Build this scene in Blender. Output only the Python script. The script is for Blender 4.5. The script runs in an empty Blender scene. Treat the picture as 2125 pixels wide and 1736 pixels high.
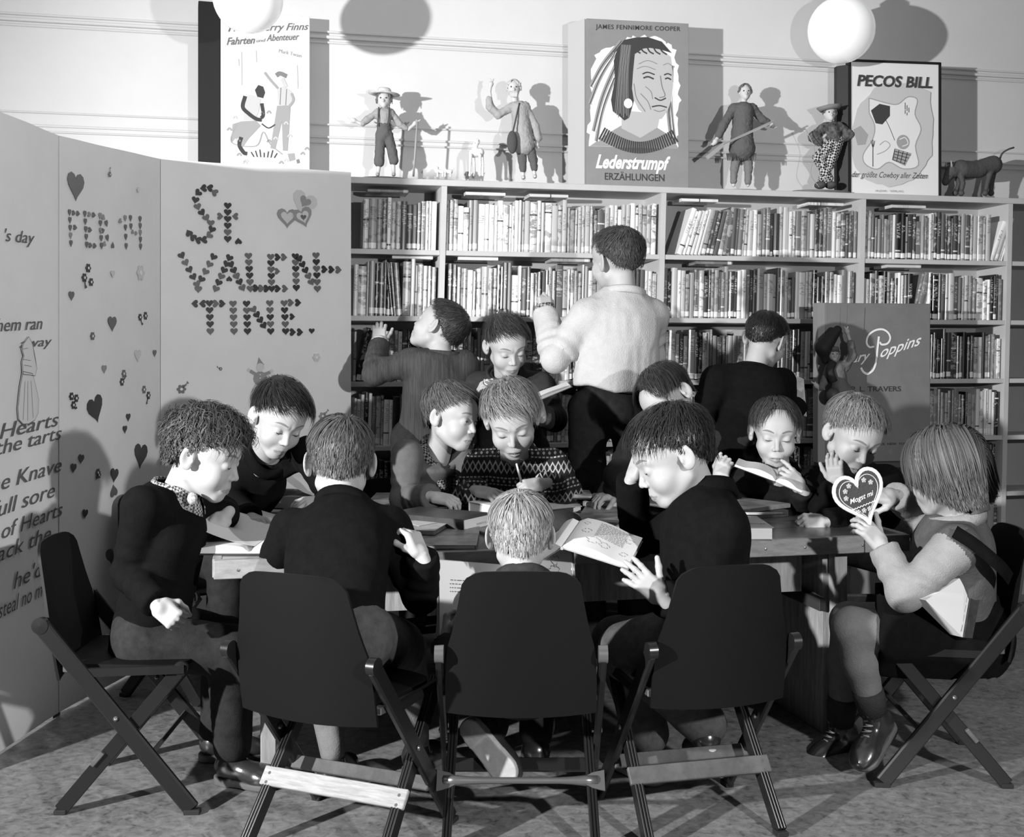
import bpy, math, random
import numpy as np
from mathutils import Vector, Matrix
random.seed(7); RNG = np.random.RandomState(11)
SC = bpy.context.scene
COL = SC.collection
# ------------------------------------------------------------------ camera, world, lights, exposure
F_PX = 2400.0; CX = 1062.5; HZ = 735.0; EYE = 1.12
cam = bpy.data.cameras.new('camera'); camo = bpy.data.objects.new('camera', cam); COL.objects.link(camo)
camo.location = (0, 0, EYE); camo.rotation_euler = (math.radians(90), 0, 0)
cam.sensor_fit = 'HORIZONTAL'; cam.sensor_width = 36.0; cam.lens = 36.0 * F_PX / 2125.0
cam.shift_y = -(868.0 - HZ) / 2125.0
cam.clip_start = 0.05; cam.clip_end = 60
SC.camera = camo
w = bpy.data.worlds.new('world'); SC.world = w; w.use_nodes = True
w.node_tree.nodes['Background'].inputs[0].default_value = (1, 1, 1, 1)
w.node_tree.nodes['Background'].inputs[1].default_value = 0.035
SC.view_settings.view_transform = 'Standard'; SC.view_settings.look = 'None'
SC.view_settings.exposure = 0.12; SC.view_settings.gamma = 1.0; SC.view_settings.use_curve_mapping = False

def lamp(name, loc, target, watts, size, spot=None, blend=0.6):
    l = bpy.data.lights.new(name, 'SPOT'); l.energy = watts; l.shadow_soft_size = size
    l.spot_size = math.radians(spot or 100); l.spot_blend = blend
    o = bpy.data.objects.new(name, l); COL.objects.link(o); o.location = loc
    o.rotation_euler = (Vector(target) - Vector(loc)).to_track_quat('-Z', 'Y').to_euler()
    return o
lamp('flash_left', (-3.1, 0.2, 1.66), (0.95, 4.9, 1.45), 1700, 0.05, 74, 1.0)
lamp('flash_right', (1.55, 0.25, 1.50), (-0.3, 3.8, 0.85), 310, 0.045, 100, 0.8)

# ------------------------------------------------------------------ placement helpers
def P(px, py, Y):                                  # a point at distance Y from the lens
    return np.array([(px - CX) / F_PX * Y, Y, EYE - (py - HZ) / F_PX * Y])
def onZ(px, py, z):                                # a point on the horizontal plane z
    return P(px, py, F_PX * (EYE - z) / (py - HZ))
WA = np.array([-0.597, 4.73]); WU = np.array([2.891, 0.63]); WU = WU / np.linalg.norm(WU); WN = np.array([-WU[1], WU[0]])
def W(u, d, z):                                    # wall frame: along, into, up
    q = WA + WU * u + WN * d
    return np.array([q[0], q[1], z])
def wu(px, d):
    x = (px - CX) / F_PX
    return (x * (WA[1] + d * WN[1]) - WA[0] - d * WN[0]) / (WU[0] - x * WU[1])
WYAW = math.atan2(WU[1], WU[0])
def nrm(v):
    v = np.asarray(v, float); return v / (np.linalg.norm(v) + 1e-12)

# ------------------------------------------------------------------ materials (all neutral: the photograph is black and white)
MATS = {}
def mat(name, tone, rough=0.6, spec=0.3, var=0.0, vscale=8.0, bump=0.0, bscale=60.0, metal=0.0, coat=0.0, stretch=None, emit=0.0, sheen=0.0, coords='Object'):
    if name in MATS: return MATS[name]
    m = bpy.data.materials.new(name); m.use_nodes = True; nt = m.node_tree; N = nt.nodes; L = nt.links
    b = N['Principled BSDF']
    b.inputs['Base Color'].default_value = (tone, tone, tone, 1); b.inputs['Roughness'].default_value = rough
    b.inputs['Specular IOR Level'].default_value = spec; b.inputs['Metallic'].default_value = metal
    b.inputs['Coat Weight'].default_value = coat; b.inputs['Coat Roughness'].default_value = 0.15
    if sheen: b.inputs['Sheen Weight'].default_value = sheen
    if emit:
        b.inputs['Emission Color'].default_value = (1, 1, 1, 1); b.inputs['Emission Strength'].default_value = emit
    if var or bump:
        tc = N.new('ShaderNodeTexCoord'); mp = N.new('ShaderNodeMapping')
        if stretch: mp.inputs['Scale'].default_value = stretch
        L.new(tc.outputs[coords], mp.inputs['Vector'])
    if var:
        nz = N.new('ShaderNodeTexNoise'); nz.inputs['Scale'].default_value = vscale; nz.inputs['Detail'].default_value = 6
        nz.inputs['Roughness'].default_value = 0.65
        L.new(mp.outputs[0], nz.inputs['Vector'])
        r = N.new('ShaderNodeMapRange'); r.inputs['From Min'].default_value = 0.3; r.inputs['From Max'].default_value = 0.7
        r.inputs['To Min'].default_value = max(0, tone * (1 - var)); r.inputs['To Max'].default_value = min(1, tone * (1 + var))
        L.new(nz.outputs['Fac'], r.inputs['Value']); L.new(r.outputs[0], b.inputs['Base Color'])
    if bump:
        nb = N.new('ShaderNodeTexNoise'); nb.inputs['Scale'].default_value = bscale; nb.inputs['Detail'].default_value = 4
        L.new(mp.outputs[0], nb.inputs['Vector'])
        bp = N.new('ShaderNodeBump'); bp.inputs['Strength'].default_value = bump; bp.inputs['Distance'].default_value = 0.004
        L.new(nb.outputs['Fac'], bp.inputs['Height']); L.new(bp.outputs[0], b.inputs['Normal'])
    MATS[name] = m
    return m
class NX:                                          # small expression builder for Math nodes
    def __init__(s, m): s.nt = m.node_tree
    def op(s, o, a, b=0.0, c=None):
        n = s.nt.nodes.new('ShaderNodeMath'); n.operation = o
        for i, v in enumerate((a, b) if c is None else (a, b, c)):
            if isinstance(v, (int, float)): n.inputs[i].default_value = v
            else: s.nt.links.new(v, n.inputs[i])
        return n.outputs[0]
    def band(s, v, lo, hi): return s.op('MULTIPLY', s.op('GREATER_THAN', v, lo), s.op('LESS_THAN', v, hi))
    def mix(s, f, a, b): return s.op('ADD', s.op('MULTIPLY', a, s.op('SUBTRACT', 1.0, f)), s.op('MULTIPLY', b, f))

# ------------------------------------------------------------------ object helpers
def tag(o, label=None, cat=None, group=None, kind=None):
    if label: o['label'] = label
    if cat: o['category'] = cat
    if group: o['group'] = group
    if kind: o['kind'] = kind
    return o
def empty(name, loc, label=None, cat=None, group=None, rz=0.0, M=None, kind=None):
    o = bpy.data.objects.new(name, None); COL.objects.link(o); o.empty_display_size = 0.05
    if M is not None: o.matrix_world = M
    else: o.location = tuple(loc); o.rotation_euler = (0, 0, rz)
    o['mw'] = [x for r in ((Matrix.Translation(tuple(loc)) @ Matrix.Rotation(rz, 4, 'Z')) if M is None else M) for x in r]
    return tag(o, label, cat, group, kind)
def wm(o):
    v = list(o['mw']); return Matrix([v[0:4], v[4:8], v[8:12], v[12:16]])
class MB:
    def __init__(s): s.v = []; s.f = []; s.m = []; s.n = 0; s.uv = None
    def add(s, v, f, m=0):
        v = np.asarray(v, float).reshape(-1, 3); b = s.n
        s.v.append(v); s.n += len(v)
        s.f.extend([tuple(int(i) + b for i in q) for q in f])
        if np.isscalar(m): s.m.extend([m] * len(f))
        else: s.m.extend([int(x) for x in m])
        return s
    def box(s, c, h, R=None, m=0, bev=0.0):       # centre, half sizes, rotation
        c = np.asarray(c, float); h = np.asarray(h, float)
        if bev <= 0:
            v = np.array([[x, y, z] for x in (-1, 1) for y in (-1, 1) for z in (-1, 1)], float) * h
            f = [(0, 1, 3, 2), (4, 6, 7, 5), (0, 4, 5, 1), (2, 3, 7, 6), (0, 2, 6, 4), (1, 5, 7, 3)]
        else:
            b = min(bev, h.min() * 0.9); v = []; idx = {}
            for sx in (-1, 1):
                for sy in (-1, 1):
                    for sz in (-1, 1):
                        sg = np.array([sx, sy, sz])
                        for a in range(3):
                            q = sg * (h - b); q = q.astype(float); q[a] = sg[a] * h[a]
                            idx[(sx, sy, sz, a)] = len(v); v.append(q)
            f = []
            for a in range(3):
                o1, o2 = [i for i in range(3) if i != a]
                for sa in (-1, 1):
                    q = []
                    for (p1, p2) in ((-1, -1), (1, -1), (1, 1), (-1, 1)):
                        k = [0, 0, 0]; k[a] = sa; k[o1] = p1; k[o2] = p2
                        q.append(idx[(k[0], k[1], k[2], a)])
                    f.append(tuple(q))
                    for sb in (-1, 1):             # edge strips, shared between a and o1
                        if a < o1:
                            k1 = [0, 0, 0]; k1[a] = sa; k1[o1] = sb; k1[o2] = -1; k2 = list(k1); k2[o2] = 1
                            f.append((idx[(*k1, a)], idx[(*k2, a)], idx[(*k2, o1)], idx[(*k1, o1)]))
                        if a < o2:
                            k1 = [0, 0, 0]; k1[a] = sa; k1[o2] = sb; k1[o1] = -1; k2 = list(k1); k2[o1] = 1
                            f.append((idx[(*k1, a)], idx[(*k2, a)], idx[(*k2, o2)], idx[(*k1, o2)]))
            for sx in (-1, 1):
                for sy in (-1, 1):
                    for sz in (-1, 1): f.append(tuple(idx[(sx, sy, sz, a)] for a in range(3)))
            v = np.array(v)
        if R is not None: v = v @ np.asarray(R, float).T
        return s.add(v + c, f, m)
    def beam(s, a, b, w, t, up=(0, 0, 1), m=0, bev=0.0):       # box from a to b; w across, t along "up"
        a = np.asarray(a, float); b = np.asarray(b, float); d = b - a; L = np.linalg.norm(d); y = d / L
        x = nrm(np.cross(y, up)); z = np.cross(x, y)
        return s.box((a + b) / 2, (w / 2, L / 2, t / 2), np.stack([x, y, z], 1), m, bev)
    def tube(s, pts, r, n=8, m=0, caps=True):
        pts = np.asarray(pts, float); k = len(pts); r = np.full(k, r) if np.isscalar(r) else np.asarray(r, float)
        T = np.gradient(pts, axis=0); T /= np.linalg.norm(T, axis=1, keepdims=True) + 1e-12
        u = nrm(np.cross(T[0], (0.31, 0.2, 0.93))); v = []
        for i in range(k):
            u = nrm(u - T[i] * np.dot(u, T[i])); w_ = np.cross(T[i], u)
            for j in range(n):
                a = 2 * math.pi * j / n; v.append(pts[i] + r[i] * (math.cos(a) * u + math.sin(a) * w_))
        f = [(i * n + j, i * n + (j + 1) % n, (i + 1) * n + (j + 1) % n, (i + 1) * n + j) for i in range(k - 1) for j in range(n)]
        if caps: f += [tuple(range(n - 1, -1, -1)), tuple((k - 1) * n + j for j in range(n))]
        return s.add(v, f, m)
    def lathe(s, c, prof, n=24, m=0, R=None):      # prof: (radius, z)
        v = []; k = len(prof)
        for (r, z) in prof:
            for j in range(n):
                a = 2 * math.pi * j / n; v.append((r * math.cos(a), r * math.sin(a), z))
        f = [(i * n + j, i * n + (j + 1) % n, (i + 1) * n + (j + 1) % n, (i + 1) * n + j) for i in range(k - 1) for j in range(n)]
        f += [tuple(range(n - 1, -1, -1)), tuple((k - 1) * n + j for j in range(n))]
        v = np.array(v)
        if R is not None: v = v @ np.asarray(R, float).T
        return s.add(v + np.asarray(c, float), f, m)
    def ell(s, c, r, n=16, k=10, m=0, R=None):
        prof = [(max(1e-4, math.sin(math.pi * i / k)), -math.cos(math.pi * i / k)) for i in range(k + 1)]
        t = MB().lathe((0, 0, 0), prof, n); v = np.concatenate(t.v) * np.asarray(r, float)
        if R is not None: v = v @ np.asarray(R, float).T
        return s.add(v + np.asarray(c, float), t.f, m)
    def prism(s, poly, O, X, Y, t, m=0):           # planar polygon in plane O,X,Y, thickness t along X x Y
        O, X, Y = (np.asarray(q, float) for q in (O, X, Y)); Z = nrm(np.cross(X, Y)); n = len(poly)
        b = [O + X * x + Y * y for x, y in poly]; v = b + [q + Z * t for q in b]
        f = [tuple(range(n - 1, -1, -1)), tuple(range(n, 2 * n))] + [(i, (i + 1) % n, n + (i + 1) % n, n + i) for i in range(n)]
        return s.add(v, f, m)
    def stroke(s, pts, wd, O, X, Y, t=0.0006, m=0): # ribbon lettering stroke in plane
        O, X, Y = (np.asarray(q, float) for q in (O, X, Y)); Z = nrm(np.cross(X, Y))
        p = np.asarray(pts, float); k = len(p); wd = np.full(k, wd) if np.isscalar(wd) else np.asarray(wd, float)
        T = np.gradient(p, axis=0); T /= np.linalg.norm(T, axis=1, keepdims=True) + 1e-12
        Nn = np.stack([-T[:, 1], T[:, 0]], 1)
        a = p + Nn * wd[:, None] / 2; b = p - Nn * wd[:, None] / 2; v = []
        for i in range(k):
            v.append(O + X * a[i, 0] + Y * a[i, 1] + Z * t); v.append(O + X * b[i, 0] + Y * b[i, 1] + Z * t)
        f = [(2 * i, 2 * i + 1, 2 * i + 3, 2 * i + 2) for i in range(k - 1)]
        return s.add(v, f, m)
    def build(s, name, mats, parent=None, smooth=False, auto=None):
        me = bpy.data.meshes.new(name); V = np.concatenate(s.v) if s.v else np.zeros((0, 3))
        if parent is not None:
            Mi = np.array(wm(parent).inverted()); V = V @ Mi[:3, :3].T + Mi[:3, 3]
        me.from_pydata(V.tolist(), [], s.f)
        for mm in (mats if isinstance(mats, (list, tuple)) else [mats]): me.materials.append(mm)
        if len(me.polygons) == len(s.m): me.polygons.foreach_set('material_index', s.m)
        if smooth: me.polygons.foreach_set('use_smooth', [True] * len(me.polygons))
        if s.uv is not None:
            uvl = me.uv_layers.new(name='UVMap'); uvl.data.foreach_set('uv', np.asarray(s.uv, float).ravel())
        if auto: me.set_sharp_from_angle(angle=math.radians(auto))
        me.update()
        o = bpy.data.objects.new(name, me); COL.objects.link(o)
        if parent is not None: o.parent = parent; o['mw'] = list(parent['mw'])
        return o
def strip_mw():
    for o in bpy.data.objects:
        if 'mw' in o: del o['mw']
def bez(p, n=16):                                  # Catmull-Rom through points
    p = np.asarray(p, float); q = np.vstack([2 * p[0] - p[1], p, 2 * p[-1] - p[-2]]); out = []
    for i in range(1, len(q) - 2):
        for t in np.linspace(0, 1, n, endpoint=False):
            out.append(0.5 * (2 * q[i] + (q[i + 1] - q[i - 1]) * t + (2 * q[i - 1] - 5 * q[i] + 4 * q[i + 1] - q[i + 2]) * t * t + (3 * q[i] - q[i - 1] - 3 * q[i + 1] + q[i + 2]) * t ** 3))
    out.append(p[-1]); return np.array(out)
def text_geo(txt, size, shear=0.0, bold=0.0, space=1.0):
    cu = bpy.data.curves.new('t', 'FONT'); cu.body = txt; cu.size = size; cu.shear = shear; cu.offset = bold; cu.space_character = space
    cu.resolution_u = 3
    ob = bpy.data.objects.new('t', cu); COL.objects.link(ob)
    dg = bpy.context.evaluated_depsgraph_get(); me = ob.evaluated_get(dg).to_mesh()
    v = np.array([list(x.co) for x in me.vertices]).reshape(-1, 3); f = [tuple(p.vertices) for p in me.polygons]
    ob.evaluated_get(dg).to_mesh_clear(); bpy.data.objects.remove(ob); bpy.data.curves.remove(cu)
    return v, f
def put_text(mb, txt, O, X, Y, height, width=None, shear=0.0, bold=0.0, m=0, off=0.0008, arc=0.0, space=1.0):
    v, f = text_geo(txt, 1.0, shear, bold, space)
    w0 = v[:, 0].max() - v[:, 0].min(); v[:, 0] -= v[:, 0].min()
    cap = 0.7
    sy = height / cap; sx = (width / w0) if width else sy
    O, X, Y = (np.asarray(q, float) for q in (O, X, Y)); Z = nrm(np.cross(X, Y))
    xx = v[:, 0] * sx; yy = v[:, 1] * sy + arc * xx
    mb.add(O + np.outer(xx, X) + np.outer(yy, Y) + Z * off, f, m)

# ------------------------------------------------------------------ signed distance modelling
def _d(p, c): return p - np.asarray(c, np.float32)
def s_sph(p, c, r): return np.sqrt((_d(p, c) ** 2).sum(-1)) - r
def s_rc(p, a, b, ra, rb):                         # tapered capsule
    a = np.asarray(a, np.float32); ba = np.asarray(b, np.float32) - a; pa = p - a
    h = np.clip((pa @ ba) / max(float(ba @ ba), 1e-9), 0, 1)
    return np.sqrt(((pa - h[..., None] * ba) ** 2).sum(-1)) - (ra + (rb - ra) * h)
def s_ell(p, c, r, R=None):
    q = _d(p, c)
    if R is not None: q = q @ np.asarray(R, np.float32)
    r = np.asarray(r, np.float32); k0 = np.sqrt(((q / r) ** 2).sum(-1)); k1 = np.sqrt(((q / (r * r)) ** 2).sum(-1))
    return k0 * (k0 - 1) / np.maximum(k1, 1e-6)
def s_box(p, c, h, r=0.0, R=None):
    q = _d(p, c)
    if R is not None: q = q @ np.asarray(R, np.float32)
    q = np.abs(q) - (np.asarray(h, np.float32) - r)
    return np.sqrt((np.maximum(q, 0) ** 2).sum(-1)) + np.minimum(q.max(-1), 0) - r
def smin(a, b, k):
    h = np.clip(0.5 + 0.5 * (b - a) / k, 0, 1); return b + (a - b) * h - k * h * (1 - h)
def smax(a, b, k): return -smin(-a, -b, k)
_NT = RNG.rand(33, 33, 33).astype(np.float32); _NT[32] = _NT[0]; _NT[:, 32] = _NT[:, 0]; _NT[:, :, 32] = _NT[:, :, 0]
def noise3(p):
    q = np.asarray(p, np.float32) % 32; i = np.minimum(q.astype(np.int32), 31); t = q - i; t = t * t * (3 - 2 * t)
    x, y, z = i[..., 0], i[..., 1], i[..., 2]; a, b, c = t[..., 0], t[..., 1], t[..., 2]
    def L(dx, dy, dz): return _NT[x + dx, y + dy, z + dz]
    c00 = L(0, 0, 0) * (1 - a) + L(1, 0, 0) * a; c10 = L(0, 1, 0) * (1 - a) + L(1, 1, 0) * a
    c01 = L(0, 0, 1) * (1 - a) + L(1, 0, 1) * a; c11 = L(0, 1, 1) * (1 - a) + L(1, 1, 1) * a
    return ((c00 * (1 - b) + c10 * b) * (1 - c) + (c01 * (1 - b) + c11 * b) * c) * 2 - 1
def nets(fn, lo, hi, h):
    lo = np.asarray(lo, float); hi = np.asarray(hi, float); n = np.maximum(np.ceil((hi - lo) / h).astype(int) + 1, 4)
    ax = [(lo[i] + h * np.arange(n[i])).astype(np.float32) for i in range(3)]
    # coarse pass: evaluate only near the surface
    g = np.stack(np.meshgrid(*ax, indexing='ij'), -1)
    st = 4; cs = tuple(slice(0, None, st) for _ in range(3)); gc = g[cs]
    vc = fn(gc.reshape(-1, 3)).reshape(gc.shape[:3])
    near = np.abs(vc) < h * st * 1.9
    v = np.repeat(np.repeat(np.repeat(vc, st, 0), st, 1), st, 2)[:n[0], :n[1], :n[2]].copy()
    nr = near.copy()
    for a in range(3):
        s1 = np.zeros_like(nr); 
        sl = [slice(None)] * 3; sr = [slice(None)] * 3; sl[a] = slice(1, None); sr[a] = slice(None, -1)
        s1[tuple(sl)] |= nr[tuple(sr)]; s1[tuple(sr)] |= nr[tuple(sl)]; nr = nr | s1
    mk = np.repeat(np.repeat(np.repeat(nr, st, 0), st, 1), st, 2)[:n[0], :n[1], :n[2]]
    v[mk] = fn(g[mk])
    ins = v < 0
    c = ins[:-1, :-1, :-1].astype(np.int8)
    tot = np.zeros(c.shape, np.int8)
    for dx in (0, 1):
        for dy in (0, 1):
            for dz in (0, 1): tot += ins[dx:n[0] - 1 + dx, dy:n[1] - 1 + dy, dz:n[2] - 1 + dz]
    act = (tot > 0) & (tot < 8); idx = -np.ones(act.shape, int); I = np.argwhere(act); idx[act] = np.arange(len(I))
    acc = np.zeros((len(I), 3)); cnt = np.zeros(len(I))
    for a in range(3):
        o1, o2 = [k for k in range(3) if k != a]
        for p1 in (0, 1):
            for p2 in (0, 1):
                A = I.copy(); A[:, o1] += p1; A[:, o2] += p2; B = A.copy(); B[:, a] += 1
                va = v[A[:, 0], A[:, 1], A[:, 2]]; vb = v[B[:, 0], B[:, 1], B[:, 2]]; cr = (va < 0) != (vb < 0)
                t = np.where(cr, va / np.where(cr, va - vb, 1), 0); q = A.astype(float); q[:, a] += t
                acc[cr] += q[cr]; cnt[cr] += 1
    V = lo + h * acc / cnt[:, None]; Fs = []
    for a in range(3):
        o1, o2 = [(1, 2), (2, 0), (0, 1)][a]
        sa = [slice(None)] * 3; sb = [slice(None)] * 3; sa[a] = slice(0, n[a] - 1); sb[a] = slice(1, n[a])
        A = ins[tuple(sa)]; B = ins[tuple(sb)]; E = np.argwhere(A != B)
        E = E[(E[:, o1] > 0) & (E[:, o2] > 0) & (E[:, o1] < n[o1] - 1) & (E[:, o2] < n[o2] - 1)]
        if not len(E): continue
        fl = A[E[:, 0], E[:, 1], E[:, 2]]
        def cell(d1, d2):
            q = E.copy(); q[:, o1] -= d1; q[:, o2] -= d2; return idx[q[:, 0], q[:, 1], q[:, 2]]
        q = np.stack([cell(1, 1), cell(0, 1), cell(0, 0), cell(1, 0)], 1)
        q[~fl] = q[~fl][:, ::-1]; q = q[(q >= 0).all(1)]; Fs.append(q)
    return V, np.concatenate(Fs)
def add_nets(mb, fn, lo, hi, h, m=0, mfn=None):
    V, Fq = nets(fn, lo, hi, h)
    if mfn is not None: m = mfn(V[Fq].mean(1))
    mb.add(V, Fq.tolist(), m); return V
def bounds(pts, pad):
    p = np.array([list(q) for q in pts]); return p.min(0) - pad, p.max(0) + pad
# ------------------------------------------------------------------ people
SKIN = mat('skin', 0.37, 0.55, 0.35, var=0.05, vscale=30, bump=0.08, bscale=900)
LIP = mat('lips', 0.24, 0.45, 0.4)
DARKLINE = mat('lash_dark', 0.03, 0.6, 0.2)
BROW = mat('eyebrow', 0.16, 0.8, 0.2)
EYEW = mat('eye_white', 0.62, 0.2, 0.5)

def head_sdf(q, mouth=0.0, jaw=1.0, lids=0.0):
    """q: (N,3) in head units (chin -0.105, crown +0.105), x = person's right, y forward."""
    x = np.abs(q[:, 0]); p = np.stack([x, q[:, 1], q[:, 2]], 1)
    d = s_ell(p, (0, -0.014, 0.030), (0.072, 0.089, 0.074))
    d = smin(d, s_ell(p, (0, 0.034, 0.028), (0.061, 0.053, 0.058)), 0.03)
    d = smin(d, s_ell(p, (0, 0.030, -0.040), (0.055 * jaw, 0.056, 0.055)), 0.03)
    d = smin(d, s_rc(p, (0.044 * jaw, -0.002, -0.050), (0.016, 0.060, -0.086), 0.016, 0.013), 0.022)
    d = smin(d, s_ell(p, (0.034, 0.055, -0.034), (0.026, 0.025, 0.026)), 0.020)
    d = smin(d, s_sph(p, (0, 0.066, -0.085), 0.0170), 0.020)
    d = smin(d, s_rc(p, (0.010, 0.080, 0.021), (0.040, 0.066, 0.021), 0.008, 0.008), 0.014)
    d = smax(d, -s_sph(p, (0.030, 0.104, 0.003), 0.0185), 0.014)
    d = smin(d, s_sph(p, (0.0305, 0.0710, 0.001), 0.0148), 0.004)
    d = smin(d, s_rc(p, (0, 0.080, 0.008), (0, 0.0985, -0.0275), 0.0055, 0.0082), 0.010)
    d = smin(d, s_ell(p, (0.0092, 0.0900, -0.0325), (0.0064, 0.0085, 0.0060)), 0.004)
    d = smax(d, -s_ell(p, (0.0058, 0.0940, -0.0390), (0.0028, 0.0040, 0.0030)), 0.002)
    d = smin(d, s_ell(p, (0, 0.078, -0.060), (0.022, 0.015, 0.017)), 0.012)
    d = smin(d, s_rc(p, (0, 0.0890, -0.0585), (0.0215, 0.0775, -0.0635), 0.0044, 0.0024), 0.005)
    d = smin(d, s_rc(p, (0, 0.0875, -0.0690 - mouth), (0.0185, 0.0780, -0.0655 - mouth * 0.6), 0.0052, 0.0026), 0.005)
    d = smax(d, -s_rc(p, (0, 0.0945, -0.0640 - mouth * 0.5), (0.0235, 0.0810, -0.0648 - mouth * 0.4), 0.0012 + mouth * 0.55, 0.0008), 0.0022)
    d = smax(d, -s_rc(p, (0, 0.0975, -0.0535), (0, 0.0990, -0.0460), 0.0016, 0.0016), 0.004)
    a = math.radians(28); R = np.array([[math.cos(a), -math.sin(a), 0], [math.sin(a), math.cos(a), 0], [0, 0, 1]])
    e = s_ell(p, (0.0800, -0.010, -0.002), (0.0055, 0.0190, 0.0300), R)
    e = smin(e, s_ell(p, (0.0765, -0.006, -0.022), (0.0060, 0.0110, 0.0120)), 0.006)
    e = smax(e, -s_ell(p, (0.0870, -0.007, 0.001), (0.0055, 0.0115, 0.0195), R), 0.003)
    e = smin(e, s_ell(p, (0.0790, 0.004, -0.008), (0.0040, 0.0040, 0.0060)), 0.004)
    return smin(d, e, 0.005)
def scalp_sdf(p):
    d = s_ell(p, (0, -0.014, 0.030), (0.072, 0.089, 0.074))
    d = smin(d, s_ell(p, (0, 0.034, 0.028), (0.061, 0.053, 0.058)), 0.03)
    d = smin(d, s_ell(p, (0, 0.020, -0.040), (0.056, 0.060, 0.052)), 0.03)
    return smin(d, s_rc(p, (0, -0.030, -0.03), (0, -0.040, -0.12), 0.050, 0.046), 0.03)
def grad(fn, p, e=0.002):
    g = np.stack([fn(p + np.array(o, np.float32) * e) - fn(p - np.array(o, np.float32) * e) for o in ((1, 0, 0), (0, 1, 0), (0, 0, 1))], 1)
    return g / (np.linalg.norm(g, axis=1, keepdims=True) + 1e-9)
def project(fn, p, off=0.0, it=4):
    p = np.asarray(p, np.float32).copy()
    for _ in range(it):
        p -= (fn(p) - off)[:, None] * grad(fn, p)
    return p

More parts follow.
